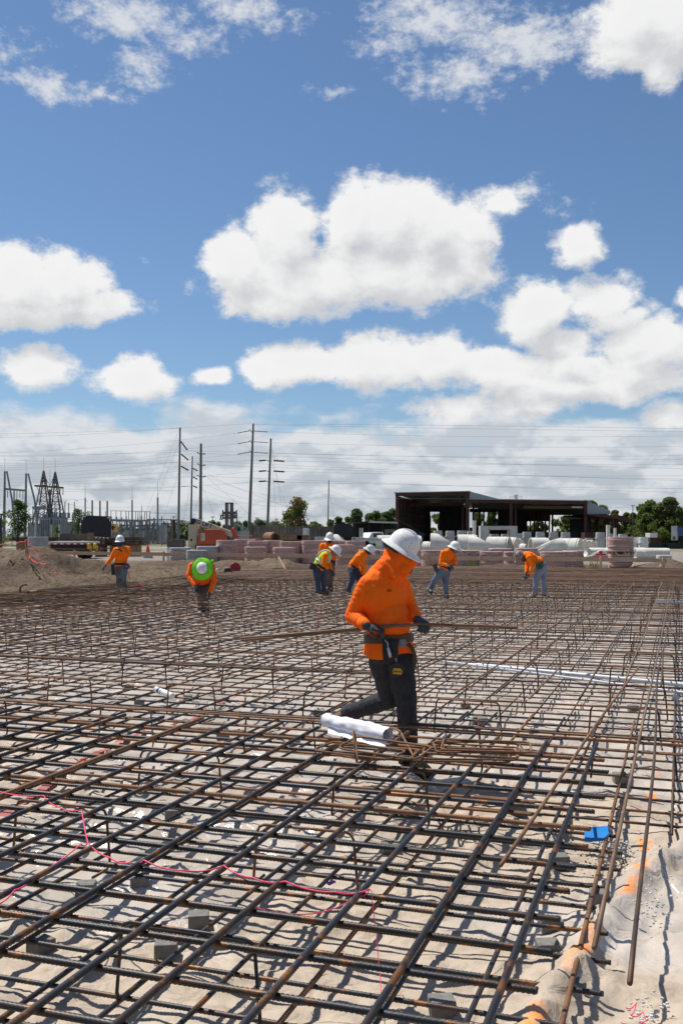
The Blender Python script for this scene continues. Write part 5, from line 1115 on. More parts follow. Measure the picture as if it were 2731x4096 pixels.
# ------------------------------------------------------------------ small things on and around the mats
random.seed(21)
def block(px, py, rz, ds, z=None, s=(.095, .085, .07), tip=0):
    p = gp(px, py, .015); mb = MB(); mb.box((0, 0, s[2]/2), s); me = mb.mesh('spacer_block', M['block'], False)
    o = link('spacer_block', me, None, p); o.rotation_euler = (tip, 0, rz); bv = o.modifiers.new('b', 'BEVEL'); bv.width = .006; bv.segments = 2
    tag(o, ds, 'spacer block', 'concrete spacer blocks under the lower bars')
for q in [(1766, 4065, .1, 'concrete spacer block nearest the bottom edge, right of centre'), (2205, 3735, 0, 'upper of two concrete blocks side by side near the right mat edge'), (2190, 3830, .05, 'lower of two concrete blocks side by side near the right mat edge'),
          (2395, 3620, -.3, 'concrete spacer block touching the plastic fold'), (2280, 3990, .3, 'concrete block half wrapped in plastic by the orange paint'), (2235, 3470, .1, 'small block between the right stubs of the upper bars'), (795, 3712, .15, 'sharp edged spacer block left of the pink string'),
          (165, 3820, .9, 'tipped spacer block beside an orange smear at the left'), (560, 3555, .2, 'flat spacer block left of the crossing chair legs'), (665, 3830, .1, 'spacer block half in shade below the crossed legs'), (345, 3585, .1, 'spacer block near the damp patch at the left'),
          (518, 2762, 0, 'small distant block left of the can'), (172, 2818, 0, 'small distant block near the left edge behind the thick mat'), (558, 2826, 0, 'block under a bar chair below the can'), (752, 2806, .1, 'block right of the can'), (890, 2962, 0, 'block under the thick mat at middle left'), (1178, 2985, 0, 'block left of the paper roll'),
          (1270, 2868, 0, 'block just behind the raised boot'), (1910, 2895, 0, 'block right of the worker shin'), (1860, 2838, 0, 'block behind the worker shin'), (2478, 3130, 0, 'block in the shade near the right bar chair'), (2530, 2848, 0, 'block under the right bar chair row'), (1930, 2900, 0, 'second block right of the worker shin'),
          (690, 3280, .2, 'block in the dark gap at the left of the mat'), (1560, 3420, .1, 'dusty block below the centre of the mat'), (2060, 3260, 0, 'block in the worker shadow')]:
    block(*q)
# red tape lying on the film
def ribbon(pts, w, name, m, lb, cat, z=.045, tw=0.0, kind=None):
    P = [gp(*p, z) for p in pts]; Q = []
    for i in range(len(P)-1):
        for j in range(5): Q.append(P[i]+(P[i+1]-P[i])*(j/5))
    Q.append(P[-1]); mb = MB(); vs = []
    for i, p in enumerate(Q):
        d = (Q[min(i+1, len(Q)-1)]-Q[max(i-1, 0)]).normalized(); s = V((-d.y, d.x, 0))*w/2*(1+.25*math.sin(i*1.7)); h = .008*math.sin(i*1.3)
        vs += [p+s+V((0, 0, h+tw*math.sin(i))), p-s+V((0, 0, h))]
    n = len(Q); mb.add(vs+[v+V((0, 0, -.002)) for v in vs], [(2*i, 2*i+1, 2*i+3, 2*i+2) for i in range(n-1)]+[(2*n+2*i+2, 2*n+2*i+3, 2*n+2*i+1, 2*n+2*i) for i in range(n-1)])
    return mb.build(name, M[m], label=lb, cat=cat)
ribbon([(-20, 3290), (190, 3140), (330, 3040), (480, 2965), (620, 2905)], .06, 'caution_tape', 'tape', 'long faded red tape lying under the thick mat at the left', 'tape', .04)
ribbon([(690, 2900), (800, 2862), (870, 2822), (960, 2775), (1010, 2755)], .045, 'caution_tape', 'tape', 'red tape continuing under the bar chairs beyond the thick mat', 'tape', .04)
# pink mason line
def line(pts, r, lb, z):
    P = [gp(x, y, zz if zz is not None else z) for x, y, zz in pts]; Q = []
    for i in range(len(P)-1):
        for j in range(6): t = j/6; Q.append(P[i]+(P[i+1]-P[i])*t+V((0, 0, -.012*4*t*(1-t))))
    Q.append(P[-1]); mb = MB(); mb.tube(Q, r, 5); mb.build('mason_line', M['pinkline'], smooth=True, label=lb, cat='string')
line([(-20, 3163, .45), (175, 3182, .45), (230, 3225, .44), (328, 3240, .45), (352, 3370, .45), (440, 3430, .44), (520, 3450, .45), (575, 3440, .45), (740, 3482, .44), (895, 3462, .45), (1010, 3510, .44), (1140, 3525, .45), (1340, 3568, .44), (1480, 3556, .46)], .0032, 'bright pink string draped over the bars from the left', .45)
line([(-20, 3620, .45), (60, 3560, .45), (140, 3500, .44), (325, 3375, .45), (352, 3370, .45)], .003, 'pink string branch running to the lower left corner', .45)
line([(1480, 3556, .46), (1430, 3585, .40), (1250, 3655, .38), (1010, 3625, .4)], .0022, 'thin pink string hanging below the middle bars', .4)
line([(1485, 3560, .46), (1502, 3700, .25), (1520, 3900, .1), (1530, 4080, .04)], .0018, 'thin faded pink string falling to the sand', .1)
line([(2500, 4030, .1), (2545, 4010, .12), (2520, 4060, .12), (2570, 4045, .12), (2590, 4080, .12), (2480, 4090, .1)], .002, 'tangle of pink string on the sand at the bottom right', .1)
# rag, can, plastic bits
mb = MB(); p = gp(2378, 3352, .11); vs = [p+V(v) for v in ((-.065, -.03, 0), (.03, -.05, .01), (.085, .0, .035), (.09, .06, .05), (-.01, .055, .045), (-.05, .04, .03))]
mb.add(vs+[v-V((0, 0, .012)) for v in vs], [(0, 1, 2, 5), (5, 2, 3, 4), (11, 8, 7, 6), (10, 9, 8, 11), (0, 6, 7, 1), (1, 7, 8, 2), (2, 8, 9, 3), (3, 9, 10, 4), (4, 10, 11, 5), (5, 11, 6, 0)]); mb.build('plastic_scrap', M['blueplastic'], label='folded bright blue plastic scrap at the right mat edge', cat='plastic scrap')
mb = MB(); p = gp(1318, 3538, .05)
for i in range(6): a = i*1.1; mb.tube([p, p+V((math.cos(a)*.03, math.sin(a)*.03, .015+.01*(i % 2)))], .006, 5)
mb.build('plastic_scrap', M['purple'], label='small purple plastic scrap on the film below the mat', cat='plastic scrap')
mb = MB(); p = gp(2700, 2792, .12); mb.box(p, (.07, .004, .06), R=Matrix.Rotation(.3, 3, 'Y')); mb.build('plastic_scrap', M['pvc'], label='pale metal tag hanging near the right frame edge', cat='tag')
cn_ = thing('spray_can', gp(655, 2772, .1), 'white and blue paint can lying on the lower bars at the left', 'can'); a = gp(625, 2757, .17); b = gp(690, 2785, .13)
dv = (b-a).normalized(); mb = MB(); mb.tube([a, b], .033, 16); mb.build('can_body', M['white'], cn_, SM); mb = MB(); mb.tube([a+dv*.05, a+dv*.085], .0338, 16, False); mb.tube([a+dv*.11, a+dv*.12], .0338, 16, False); mb.build('blue_print', M['lettering'], cn_, SM)
mb = MB(); mb.tube([a-dv*.02, a], [.022, .03], 12); mb.build('cap', M['bluepaint'], cn_, SM)
# conduits
for i, (p, q, r, z, ds) in enumerate((((1905, 2660), (2900, 2755), .027, .13, 'thick pale conduit lying through the bar chairs on the right'), ((1770, 2645), (2900, 2792), .014, .17, 'thin pale conduit beside the thick one'), ((1780, 2650), (1920, 2661), .02, .13, 'narrower tail piece of the pale conduit'), ((2620, 2404), (2900, 2412), .04, .2, 'short pale conduit far back at the right edge'))):
    mb = MB(); mb.tube([gp(*p, z), (gp(*p, z)+gp(*q, z))/2, gp(*q, z)], r, 12); mb.build('conduit', M['pvc'], smooth=SM, label=ds, cat='conduit')
# stirrups piled on the mat
def stirrup(c, w, h, yaw, tilt, r, m, ds, lean=0.0):
    R = Matrix.Rotation(yaw, 3, 'Z') @ Matrix.Rotation(lean, 3, 'X') @ Matrix.Rotation(tilt, 3, 'Y'); P = [(-w/2, -h/2), (w/2, -h/2), (w/2, h/2), (-w/2, h/2)]; pts = []
    for i in range(4):
        a, b, e = V((*P[i-1], 0)), V((*P[i], 0)), V((*P[(i+1) % 4], 0)); u, v = (a-b).normalized(), (e-b).normalized(); rd = .035
        pts += [b+u*rd, b+(u+v)*rd*.3, b+v*rd]
    pts = pts+[pts[0]+V((0, 0, .003))]
    mb = MB(); mb.tube([V(c)+R @ p for p in pts], r, 7); mb.build('rebar_stirrup', M[m], smooth=True, label=ds, cat='stirrup', group='rusty bent stirrups piled on the mat')
sp = gp(1920, 3010, .46)
for i in range(5): stirrup(gp(1850+22*i+J(-8, 8), 3022-10*i+J(-5, 5), .462+i*.013), .56+J(-.03, .03), .30, H2+.20+J(-.10, .10), J(-.02, .02), .0065, 'rust', ['lowest flat stirrup in the pile right of the worker', 'second flat stirrup in the pile right of the worker', 'middle flat stirrup in the pile right of the worker', 'fourth flat stirrup in the pile right of the worker', 'topmost flat stirrup in the pile right of the worker'][i])
stirrup(gp(1480, 3008, .465), .56, .30, H2+.05, 0, .007, 'rust', 'flat rusty stirrup lying under the paper roll')
stirrup(gp(1440, 3002, .480), .50, .28, H2-.12, .02, .007, 'rust', 'second rusty stirrup under the left end of the paper roll')
stirrup(gp(1540, 2990, .50), .52, .26, H2-.16, .03, .007, 'rust', 'tilted rusty stirrup passing under the open end of the roll', lean=.10)
stirrup(gp(1420, 2985, .565), .08, .26, H2+.35, 1.35, .007, 'rust', 'narrow rusty stirrup clamped over the paper roll', lean=.35)
mb = MB(); mb.tube([gp(1375, 3025, .465), gp(1470, 3040, .462), gp(1640, 3032, .462), gp(1652, 3022, .465), gp(1600, 2925, .53), gp(1580, 2915, .53), gp(1500, 2905, .5)], .007, 7); mb.build('rebar_stirrup', M['rust'], smooth=True, label='opened stirrup bent around the right end of the roll', cat='stirrup', group='rusty bent stirrups piled on the mat')
# paper roll
a, b = gp(1300, 2880, .545), gp(1552, 2940, .525); dv = (b-a); ux, uy, _ = basis(dv)
mb = MB(); n = 30; m_ = 56; vs = []; fs = []
for i in range(n+1):
    t = i/n; rad = .040+.009*math.sin(t*2.2+.4)+.006*t
    for j in range(m_+1):
        u = j/m_; ang = u*2*math.pi*2.15+.8; rr = rad*(1-.16*u*.9)-.004*u
        w = float(gn(t*9+3, math.cos(ang)*1.3, math.sin(ang)*1.3+u*2))*.010+float(gn(t*21, math.cos(ang)*2.5+7, math.sin(ang)*2.5))*.006
        vs.append(a+dv*t+(ux*math.cos(ang)+uy*math.sin(ang))*(rr+w))
for i in range(n):
    for j in range(m_): k_ = i*(m_+1)+j; fs.append((k_, k_+1, k_+m_+2, k_+m_+1))
mb.add(vs, fs)
pr = thing('paper_roll', gp(1430, 2960, .46), 'crumpled roll of white drawings lying on rusty stirrups', 'paper roll'); mb.build('rolled_sheet', M['paper'], pr, True)
mb = MB(); vs = []; n = 16
for i in range(n+1):
    t = .05+.9*i/n; p = a+dv*t
    for j in range(5): s = j/4; vs.append(p+V((0, -.02-.085*s, -.030-.035*s+.010*float(gn(t*6, s*2, 1.5)))))
mb.add(vs, [(i*5+j, i*5+j+1, (i+1)*5+j+1, (i+1)*5+j) for i in range(n) for j in range(4)]); o = mb.build('loose_edge', M['paper'], pr, True)
# bundles of stored bars at the left
def bundle(p, q, n, w, h, lb, r=.011, m='steel2', spread=0.0):
    t = thing('rebar_bundle', (p+q)/2, lb, 'rebar bundle'); d = (q-p).normalized(); s = V((-d.y, d.x, 0))
    for i in range(n):
        o = s*J(-w/2, w/2)+V((0, 0, J(0, h))); sp_ = s*spread*(i/n-.5); pts = [p+o-sp_*.4+d*J(-.5, .3), (p+q)/2+o+V((0, 0, J(-.01, .02))), q+o+sp_+d*J(-.5, .6)]
        mb = MB(); mb.tube(pts, r, 6); mb.build('rebar', M[m], t, True)
    for k_ in (.3, .6):
        c = p+(q-p)*k_; mb = MB(); mb.tube([c+s*math.cos(a)*w*.56+V((0, 0, h/2+math.sin(a)*h*.8)) for a in [i*.52 for i in range(13)]], .006, 4); mb.build('tie_band', M['wire'], t)
bundle(gp(-120, 2412, .12), gp(515, 2350, .16), 46, .42, .16, 'thick bundle of dark bars lying on the dirt at the left')
bundle(gp(230, 2432, .12), gp(960, 2322, .35), 30, .5, .12, 'fanned bundle of rusty bars along the left slab edge', m='steel2', spread=1.4)
bundle(gp(980, 2318, .2), gp(1330, 2296, .3), 16, .5, .1, 'bars stored past the pallets along the slab edge', spread=.6)
t = thing('carried_bar', at(350, 2196, 40), 'pair of long sagging bars passing behind the walking worker', 'steel bars')
for dz in (0, .045):
    P = [(-200, 2165, 38), (0, 2177, 39), (205, 2193, 41), (330, 2197, 43), (470, 2192, 46), (600, 2177, 50), (704, 2160, 53)]; mb = MB(); mb.tube([at(x, y, d)+V((0, 0, -dz*(1-i/6))) for i, (x, y, d) in enumerate(P)], .013, 6); mb.build('rebar', M['rust'], t, True)
# pallets of scrap timber with the cut-off saw
def woodpile(px, py, w, n, lb, seed):
    rn = random.Random(seed); c = gp(px, py, .12); t = thing('timber_pile', c, lb, 'timber pile', 'scrap timber piles at the slab edge')
    for i in range(n):
        z = c.z+.03+.34*(i/n)*.9; mb = MB(); yaw = rn.gauss(0, .35); L = w*rn.uniform(.4, 1)*(1-.4*i/n)
        mb.box((c.x+rn.gauss(0, w*.16)*(1-i/n), c.y+rn.uniform(-.35, .35), z), (L, rn.choice((.09, .14)), .025 if i % 3 else .05), R=Matrix.Rotation(yaw, 3, 'Z') @ Matrix.Rotation(rn.gauss(0, .06), 3, 'Y')); mb.build('plank', M['oldwood'], t)
    return c
cp = woodpile(948, 2322, 1.35, 34, 'pile of broken pallet boards carrying the red saw', 1)
woodpile(1145, 2308, 1.7, 22, 'flat heap of boards right of the red saw', 2); woodpile(1075, 2312, .9, 10, 'few boards lying between the two timber heaps', 3)
mb = MB(); mb.beam(gp(1160, 2304, .35)+V((0, 0, -.2)), gp(1112, 2240, .4)+V((0, -8, .25)), .04, .09)
mb = MB(); c1_, c2_ = at(1152, 2298, cp.y+1.5), at(1113, 2230, cp.y+2.2); mb.beam(c1_, c2_, .05, .1); mb.build('leaning_board', M['wood'], label='single board leaning against the dirt bank', cat='board')
sw = thing('cutoff_saw', cp+V((0, 0, .38)), 'red cut-off saw with blade guard lying on the timber pile', 'saw'); s0 = at(920, 2280, cp.y); k3 = cp.y/F_PX
def sp_(px, py, dy=0): return at(px, py, cp.y+dy)
mb = MB(); mb.cap(sp_(905, 2277), sp_(922, 2277), .07, .09); mb.box(sp_(913, 2288), (.30, .22, .12)); mb.build('engine', M['black'], sw, SM)
mb = MB(); mb.lathe([(.03, -.05), (.20, -.05), (.21, -.02), (.21, .02), (.20, .05), (.03, .05)], sp_(941, 2272, -.05), 24, Matrix.Rotation(.4, 3, 'Z') @ Matrix.Rotation(math.pi/2, 3, 'X'), closed=True); mb.cap(sp_(916, 2292), sp_(938, 2270), .06, .07); mb.build('blade_guard', M['sawred'], sw, SM)
mb = MB(); mb.tube([sp_(921, 2264), sp_(924, 2256), sp_(932, 2258), sp_(934, 2268)], .018, 6); mb.tube([sp_(898, 2290), sp_(890, 2298), sp_(898, 2304)], .02, 6); mb.build('handle', M['black'], sw, True)
mb = MB(); mb.box(sp_(905, 2297), (.26, .18, .07)); mb.build('base', M['rust'], sw)
mb = MB(); c = gp(868, 2315, .1); mb.cap(c, c+V((0, 0, .36)), .07, .04); mb.build('water_bottle', M['white'], smooth=True, label='pale plastic bottle standing by the timber pile', cat='bottle')
# stake with red ribbon on the dirt heap
sk = thing('flagged_stake', at(107, 2232, 36.3), 'wooden stake with red ribbon on top of the dirt heap', 'stake'); mb = MB(); mb.beam(at(106, 2228, 36.3), at(104, 2168, 36.3), .05, .05); mb.build('stake', M['wood'], sk)
mb = MB(); c = at(105, 2163, 36.3)
for i in range(14): a = i*.9; mb.tube([c, c+V((math.cos(a)*.05, math.sin(a)*.04, .06*math.sin(i*2.3)))], .014, 4)
mb.build('ribbon_knot', M['redflag'], sk)
def rib3(pts, d, r, par):
    P = [at(x, y, d+dd) for x, y, dd in pts]; Q = []
    for i in range(len(P)-1):
        for j in range(5): Q.append(P[i]+(P[i+1]-P[i])*j/5+V((0, 0, .02*math.sin(j*2.1+i))))
    Q.append(P[-1]); mb = MB(); mb.tube(Q, [r*(1+.5*math.sin(i*1.9)) for i in range(len(Q))], 4); mb.build('ribbon', M['redflag'], par)
rib3([(-40, 2180, 0), (50, 2175, 0), (105, 2165, 0)], 36.2, .014, sk); rib3([(107, 2168, 0), (112, 2215, -.1), (118, 2225, -.2), (135, 2245, -1), (150, 2252, -1.5), (185, 2258, -2)], 36, .022, sk)
rib3([(112, 2170, 0), (125, 2180, -.2), (140, 2200, -.4), (158, 2208, -.4), (172, 2200, -.5)], 36, .014, sk); rib3([(140, 2200, -.4), (152, 2225, -.8), (160, 2240, -1.2)], 36, .010, sk)
rib3([(192, 2285, 0), (215, 2288, .1), (245, 2294, 0)], 33.5, .012, sk)
mb = MB(); c = gp(556, 2352, .2); mb.add([c+V((-.1, 0, .02)), c+V((.05, -.03, -.02)), c+V((.14, 0, .03)), c+V((-.04, 0, .16))], [(0, 1, 2, 3), (3, 2, 1, 0)][:1]); mb.build('marker_flag', M['redflag'], label='small red and white marker flag on the dirt', cat='flag')
for i, (px, py, ds) in enumerate(((118, 2378, 'rusty curled clamp lying on the bar bundle'),)):
    c = gp(px, py, .25); mb = MB(); mb.tube([c+V((math.cos(a)*.14-.1, 0, .12+math.sin(a)*.14)) for a in [1.2+i_*.45 for i_ in range(9)]], .03, 6); mb.cap(c+V((-.02, 0, .02)), c+V((.2, 0, .06)), .08, .07); mb.build('cable_clamp', M['rust'], smooth=True, label=ds, cat='clamp')
# gravel at the sheet edge
mb = MB(); rn = random.Random(5)
for i in range(420):
    if i < 300: p = gp(rn.gauss(2440, 55), rn.gauss(3400, 38), .05)
    else: p = gp(rn.gauss(2600, 40), rn.gauss(3560, 90) if i < 360 else rn.gauss(4040, 30), .08)
    if p.x > 3: continue
    s = rn.uniform(.003, .011); mb.ell(p, (s, s*.8, s*.6), Matrix.Rotation(rn.uniform(0, 3), 3, 'Z'), 5, 3)
mb.build('gravel', M['conc'], label='loose grey gravel along the torn edge of the plastic', cat='gravel', kind='stuff')
# ------------------------------------------------------------------ people
def remesh(mb, voxel, smooth=3, name='m'):
    me = mb.mesh('tmp', M['skin']); o = bpy.data.objects.new('tmp', me); C.objects.link(o)
    bm = bmesh.new(); bm.from_mesh(me); bmesh.ops.recalc_face_normals(bm, faces=bm.faces); bm.to_mesh(me); bm.free()
    r = o.modifiers.new('r', 'REMESH'); r.mode = 'VOXEL'; r.voxel_size = voxel; r.use_smooth_shade = True
    if smooth: s = o.modifiers.new('s', 'SMOOTH'); s.factor = .6; s.iterations = smooth
    dg = bpy.context.evaluated_depsgraph_get(); out = bpy.data.meshes.new_from_object(o.evaluated_get(dg)); bpy.data.objects.remove(o); bpy.data.meshes.remove(me)
    out.name = name; return out
def folds(me, amp, sc, st=(1, 1, .45), seed=0, twist=0.0, ridge=True):
    n = len(me.vertices); co = np.empty(n*3, np.float32); me.vertices.foreach_get('co', co); co = co.reshape(-1, 3).astype(float)
    no = np.empty(n*3, np.float32); me.vertices.foreach_get('normal', no); no = no.reshape(-1, 3)
    p = co*sc*np.array(st); wv = .35*fbm(p[:, 0], p[:, 1], p[:, 2]+seed, 2)
    f = fbm(p[:, 0]+wv+p[:, 2]*twist, p[:, 1]+wv, p[:, 2]+seed+wv, 3, .5, ridge)
    co += no*(amp*f)[:, None]; me.vertices.foreach_set('co', co.astype(np.float32).ravel()); me.update()
def folds_axis(me, p0, p1, amp, sc, seed=0):
    n = len(me.vertices); co = np.empty(n*3, np.float32); me.vertices.foreach_get('co', co); co = co.reshape(-1, 3).astype(float)
    no = np.empty(n*3, np.float32); me.vertices.foreach_get('normal', no); no = no.reshape(-1, 3)
    x, y, d = basis(p1-p0); q = co-np.array(p0); t = q @ np.array(d); u = q @ np.array(x); v = q @ np.array(y)
    w = .5*fbm(u*9, v*9, t*6+seed, 2); f = fbm(t*sc+w*1.6+u*4, u*5, v*5+seed, 3, .5, True)
    co += no*(amp*np.maximum(f, -.3))[:, None]; me.vertices.foreach_set('co', co.astype(np.float32).ravel()); me.update()
def put(me, m, name, parent):
    n = len(me.vertices); co = np.empty(n*3, np.float32); me.vertices.foreach_get('co', co); co = co.reshape(-1, 3); lo, hi = co.min(0), co.max(0)
    c = V(((lo[0]+hi[0])/2, (lo[1]+hi[1])/2, lo[2])); co -= np.array(c, np.float32); me.vertices.foreach_set('co', co.ravel()); me.update()
    me.materials.clear(); me.materials.append(m); me.polygons.foreach_set('use_smooth', [True]*len(me.polygons)); return link(name, me, parent, c)
def hand(mb, w, d, palm, s, side=1, curl=1.0):
    """palm, four fingers and a thumb; d = direction of the hand, palm = direction the palm faces"""
    d = V(d).normalized(); palm = (V(palm)-d*V(palm).dot(d)).normalized(); x = d.cross(palm).normalized()*side
    R = Matrix((x, d, palm)).transposed(); c = V(w)+d*.045*s; mb.ell(c, (.045*s, .055*s, .021*s), R, 14, 8)
    for i, (L, o) in enumerate(((.072, -.031), (.080, -.010), (.075, .011), (.060, .031))):
        b = V(w)+d*.085*s+x*o*s; a = [.45*curl, 1.0*curl, 1.5*curl]; p = b-d*.02*s; q = b
        for j, f in enumerate((.42, .33, .27)):
            t = sum(a[:j+1])*.72; e = q+(d*math.cos(t)+palm*math.sin(t))*L*f*s*1.12; mb.cap(q, e, (.0115-.0008*j)*s, (.0107-.0008*j)*s, 8); q = e
        mb.cap(p, b, .012*s, .0118*s, 8)
    b = V(w)+d*.025*s-x*.034*s; e = b+(d*.75-x*.65+palm*.35).normalized()*.042*s; g = e+(d*.8-x*.05+palm*.7*curl).normalized()*.038*s
    mb.cap(b, e, .015*s, .012*s, 8); mb.cap(e, g, .012*s, .0095*s, 8)
def hat(parent, c, up, fwd, s=1.0, brim=1.0, m='hat', cap=False):
    up = V(up).normalized(); fwd = (V(fwd)-up*V(fwd).dot(up)).normalized(); x = fwd.cross(up).normalized()
    R = Matrix((x, fwd, up)).transposed(); mb = MB()
    pr = [(.002, .150), (.035, .147), (.066, .134), (.092, .110), (.110, .076), (.118, .038), (.121, .004), (.124, -.004)]
    pr = [(r*s, z*s) for r, z in pr]; inner = [(r*.965, z-.004*s) for r, z in pr[::-1]]
    mb.lathe(pr+inner, c, 36, R, sx=.90, sy=1.10, closed=False)
    for o_ in (-.026, 0, .026):                             # ridges over the crown
        pts = [V(c)+R @ V((o_*s*(1 if i in range(2, 9) else .9), math.cos(t)*.128*s, math.sin(t)*.153*s)) for i, t in enumerate([math.pi*(.12+.76*i/10) for i in range(11)])]
        mb.tube(pts, [.003*s]+[.007*s]*9+[.003*s], 6)
    h = mb.build('hard_hat', M[m], parent, SM); mb = MB(); n = 48; vs = []; fs = []
    for k_ in range(n):
        t = 2*math.pi*k_/n; f = math.sin(t); e = .045*brim*(1+.35*max(f, 0)+.12*max(-f, 0)) if not cap else .008+.05*max(f, 0)**1.5
        for (rr, zz) in ((.118, .006), (.118+e*.5, -.001-.012*e*8*.5), (.118+e, -.010-.018*brim), (.118+e, -.014-.018*brim), (.118+e*.5, -.006-.012*e*4), (.114, -.001)):
            vs.append(V(c)+R @ V((rr*math.cos(t)*.92*s, rr*math.sin(t)*1.1*s, zz*s)))
    for k_ in range(n):
        for j in range(6): a = k_*6+j; b = k_*6+(j+1) % 6; a2 = ((k_+1) % n)*6+j; b2 = ((k_+1) % n)*6+(j+1) % 6; fs.append((a, b, b2, a2))
    mb.add(vs, fs); mb.build('brim', M[m], h, SM); return h
def figure(label, T, j, look, s=1.0, vox=.014, cols=None, hatup=None, fold=(.006, 14), brim=1.0, cap=False, hood=None, grip=1.0, handdirs=None, belly=.0, fat=1.0, group='workers in orange shirts on the slab'):
    """j: joints in zoom pixels + depth offset -> world through T"""
    cols = cols or {}; P = {k_: T(*v) for k_, v in j.items()}
    foot = (P['aR']+P['aL'])/2; root = thing('person', (foot.x, foot.y, 0), label, 'person', group)
    look = V(look).normalized(); hu = V(hatup).normalized() if hatup else V((0, 0, 1)); hd = P['head']
    sh = (P['sR']-P['sL']); shn = V((sh.x, sh.y, 0)); yaw = math.atan2(sh.y, sh.x); tl = (P['neck']-P['pel']); tn = tl.normalized()
    xa = (sh-tn*sh.dot(tn)).normalized(); ya = tn.cross(xa); RT = Matrix((xa, ya, tn)).transposed()
    def torso(mb, g):
        c = P['chest']; mb.ell(c, (.185*s*g*fat, .125*s*g*fat, .22*s*g), RT, 20, 12); mb.ell(P['belly'], (.165*s*g*fat, (.125+belly)*s*g*fat, .17*s*g), RT, 20, 12)
        mb.ell(P['pel'], (.165*s*g*fat, .125*s*g*fat, .12*s*g), RT, 20, 12); mb.cap(P['sR'], P['sL'], .075*s*g, .075*s*g); mb.cap(P['chest']+tn*.1*s, P['neck'], .10*s*g, .062*s*g)
    def limbs(mb, g, which):
        for a, b, r0, r1 in which: mb.cap(P[a], P[b], r0*s*g, r1*s*g)
    ARM = [('sR', 'eR', .070, .055), ('eR', 'wR', .053, .036), ('sL', 'eL', .070, .055), ('eL', 'wL', .053, .036)]
    LEG = [('hR', 'kR', .100, .068), ('kR', 'aR', .066, .052), ('hL', 'kL', .100, .068), ('kL', 'aL', .066, .052)]
    # body, one continuous surface
    mb = MB(); torso(mb, .84); limbs(mb, .78, ARM); limbs(mb, .78, LEG); fx = look; sx_ = fx.cross(hu).normalized(); f2 = hu.cross(sx_).normalized() if hu.cross(sx_).dot(fx) > 0 else -hu.cross(sx_).normalized()
    RH = Matrix((sx_, f2, hu)).transposed(); mb.ell(hd, (.075*s, .092*s, .108*s), RH, 18, 12); mb.ell(hd+f2*.035*s-hu*.055*s, (.052*s, .058*s, .055*s), RH, 14, 8)
    mb.cap(P['neck'], hd-hu*.05*s-f2*.01*s, .056*s, .053*s); mb.cap(hd+f2*.088*s, hd+f2*.104*s-hu*.032*s, .010*s, .015*s, 8)          # nose
    mb.ell(hd+f2*.088*s-hu*.062*s, (.026*s, .014*s, .010*s), RH, 10, 6); mb.ell(hd+f2*.082*s+hu*.02*s, (.052*s, .014*s, .010*s), RH, 10, 6)   # lips, brow
    for sd in (-1, 1): mb.ell(hd+sx_*sd*.077*s-hu*.01*s, (.010*s, .020*s, .030*s), RH, 10, 6)
    for a, t_ in (('aR', 'tR'), ('aL', 'tL')): mb.cap(P[a], P[t_], .038*s, .030*s)
    me = remesh(mb, vox*.8, 2); body = put(me, M['skin'], 'body', root)
    mb = MB()
    for sd in (-1, 1): mb.ell(hd+f2*.084*s+sx_*sd*.032*s+hu*.002*s, (.012*s, .006*s, .008*s), RH, 8, 6)
    mb.build('eye', M['black'], body, True)
    # trousers
    mb = MB(); mb.ell(P['pel'], (.175*s*fat, .135*s*fat, .125*s), RT, 20, 12); mb.cap(P['pel'], P['hR'], .12*s*fat, .105*s*fat); mb.cap(P['pel'], P['hL'], .12*s*fat, .105*s*fat); limbs(mb, 1.06*fat**.5, LEG)
    for a, k_ in (('aR', 'kR'), ('aL', 'kL')): mb.cap(P[a]+(P[k_]-P[a])*.18, P[a], .062*s, .066*s)
    me = remesh(mb, vox, 2); folds(me, fold[0]*1.3, fold[1]*.7, (1, 1, .8), 3); put(me, M[cols.get('trousers', 'jean')], 'trousers', root)
    # shirt
    mb = MB(); torso(mb, 1.0); limbs(mb, 1.04, ARM); mb.ell(P['pel']+tn*.03*s, (.178*s*fat, .14*s*fat, .09*s), RT, 20, 10)
    if hood: hood(mb, P, s)
    else: mb.cap(P['neck']-tn*.03*s, P['neck']+(hd-P['neck'])*.25, .072*s, .066*s)
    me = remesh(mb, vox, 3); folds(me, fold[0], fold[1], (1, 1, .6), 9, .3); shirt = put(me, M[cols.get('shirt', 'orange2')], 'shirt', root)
    # boots
    for a, t_, k_ in (('aR', 'tR', 'kR'), ('aL', 'tL', 'kL')):
        mb = MB(); A_, T_, K_ = P[a], P[t_], P[k_]; sd = (K_-A_).normalized(); hl = A_-(T_-A_).normalized()*.045*s-sd*.02*s; up_ = cols.get('boot_h', .10)
        mb.cap(A_+sd*up_*s, A_, .056*s, .050*s); mb.cap(hl, T_, .042*s, .044*s); mb.cap(A_, A_+(T_-A_)*.6, .048*s, .045*s)
        me = remesh(mb, vox*.8, 2); bt = put(me, M[cols.get('boot', 'boot')], 'boot', root)
        mb = MB(); n_ = (sd-(T_-A_).normalized()*sd.dot((T_-A_).normalized())).normalized(); mb.beam(hl-n_*.042*s-(T_-A_).normalized()*.03*s, T_-n_*.042*s+(T_-A_).normalized()*.035*s, .085*s, .022*s, up=n_); mb.build('sole', M['black'], bt)
    hh = hd+hu*(.035 if vox > .01 else .052)*s; 
    h = hat(root, hh, hu, look, s*(1.02 if vox > .01 else .92), brim, cols.get('hat', 'hat'), cap)
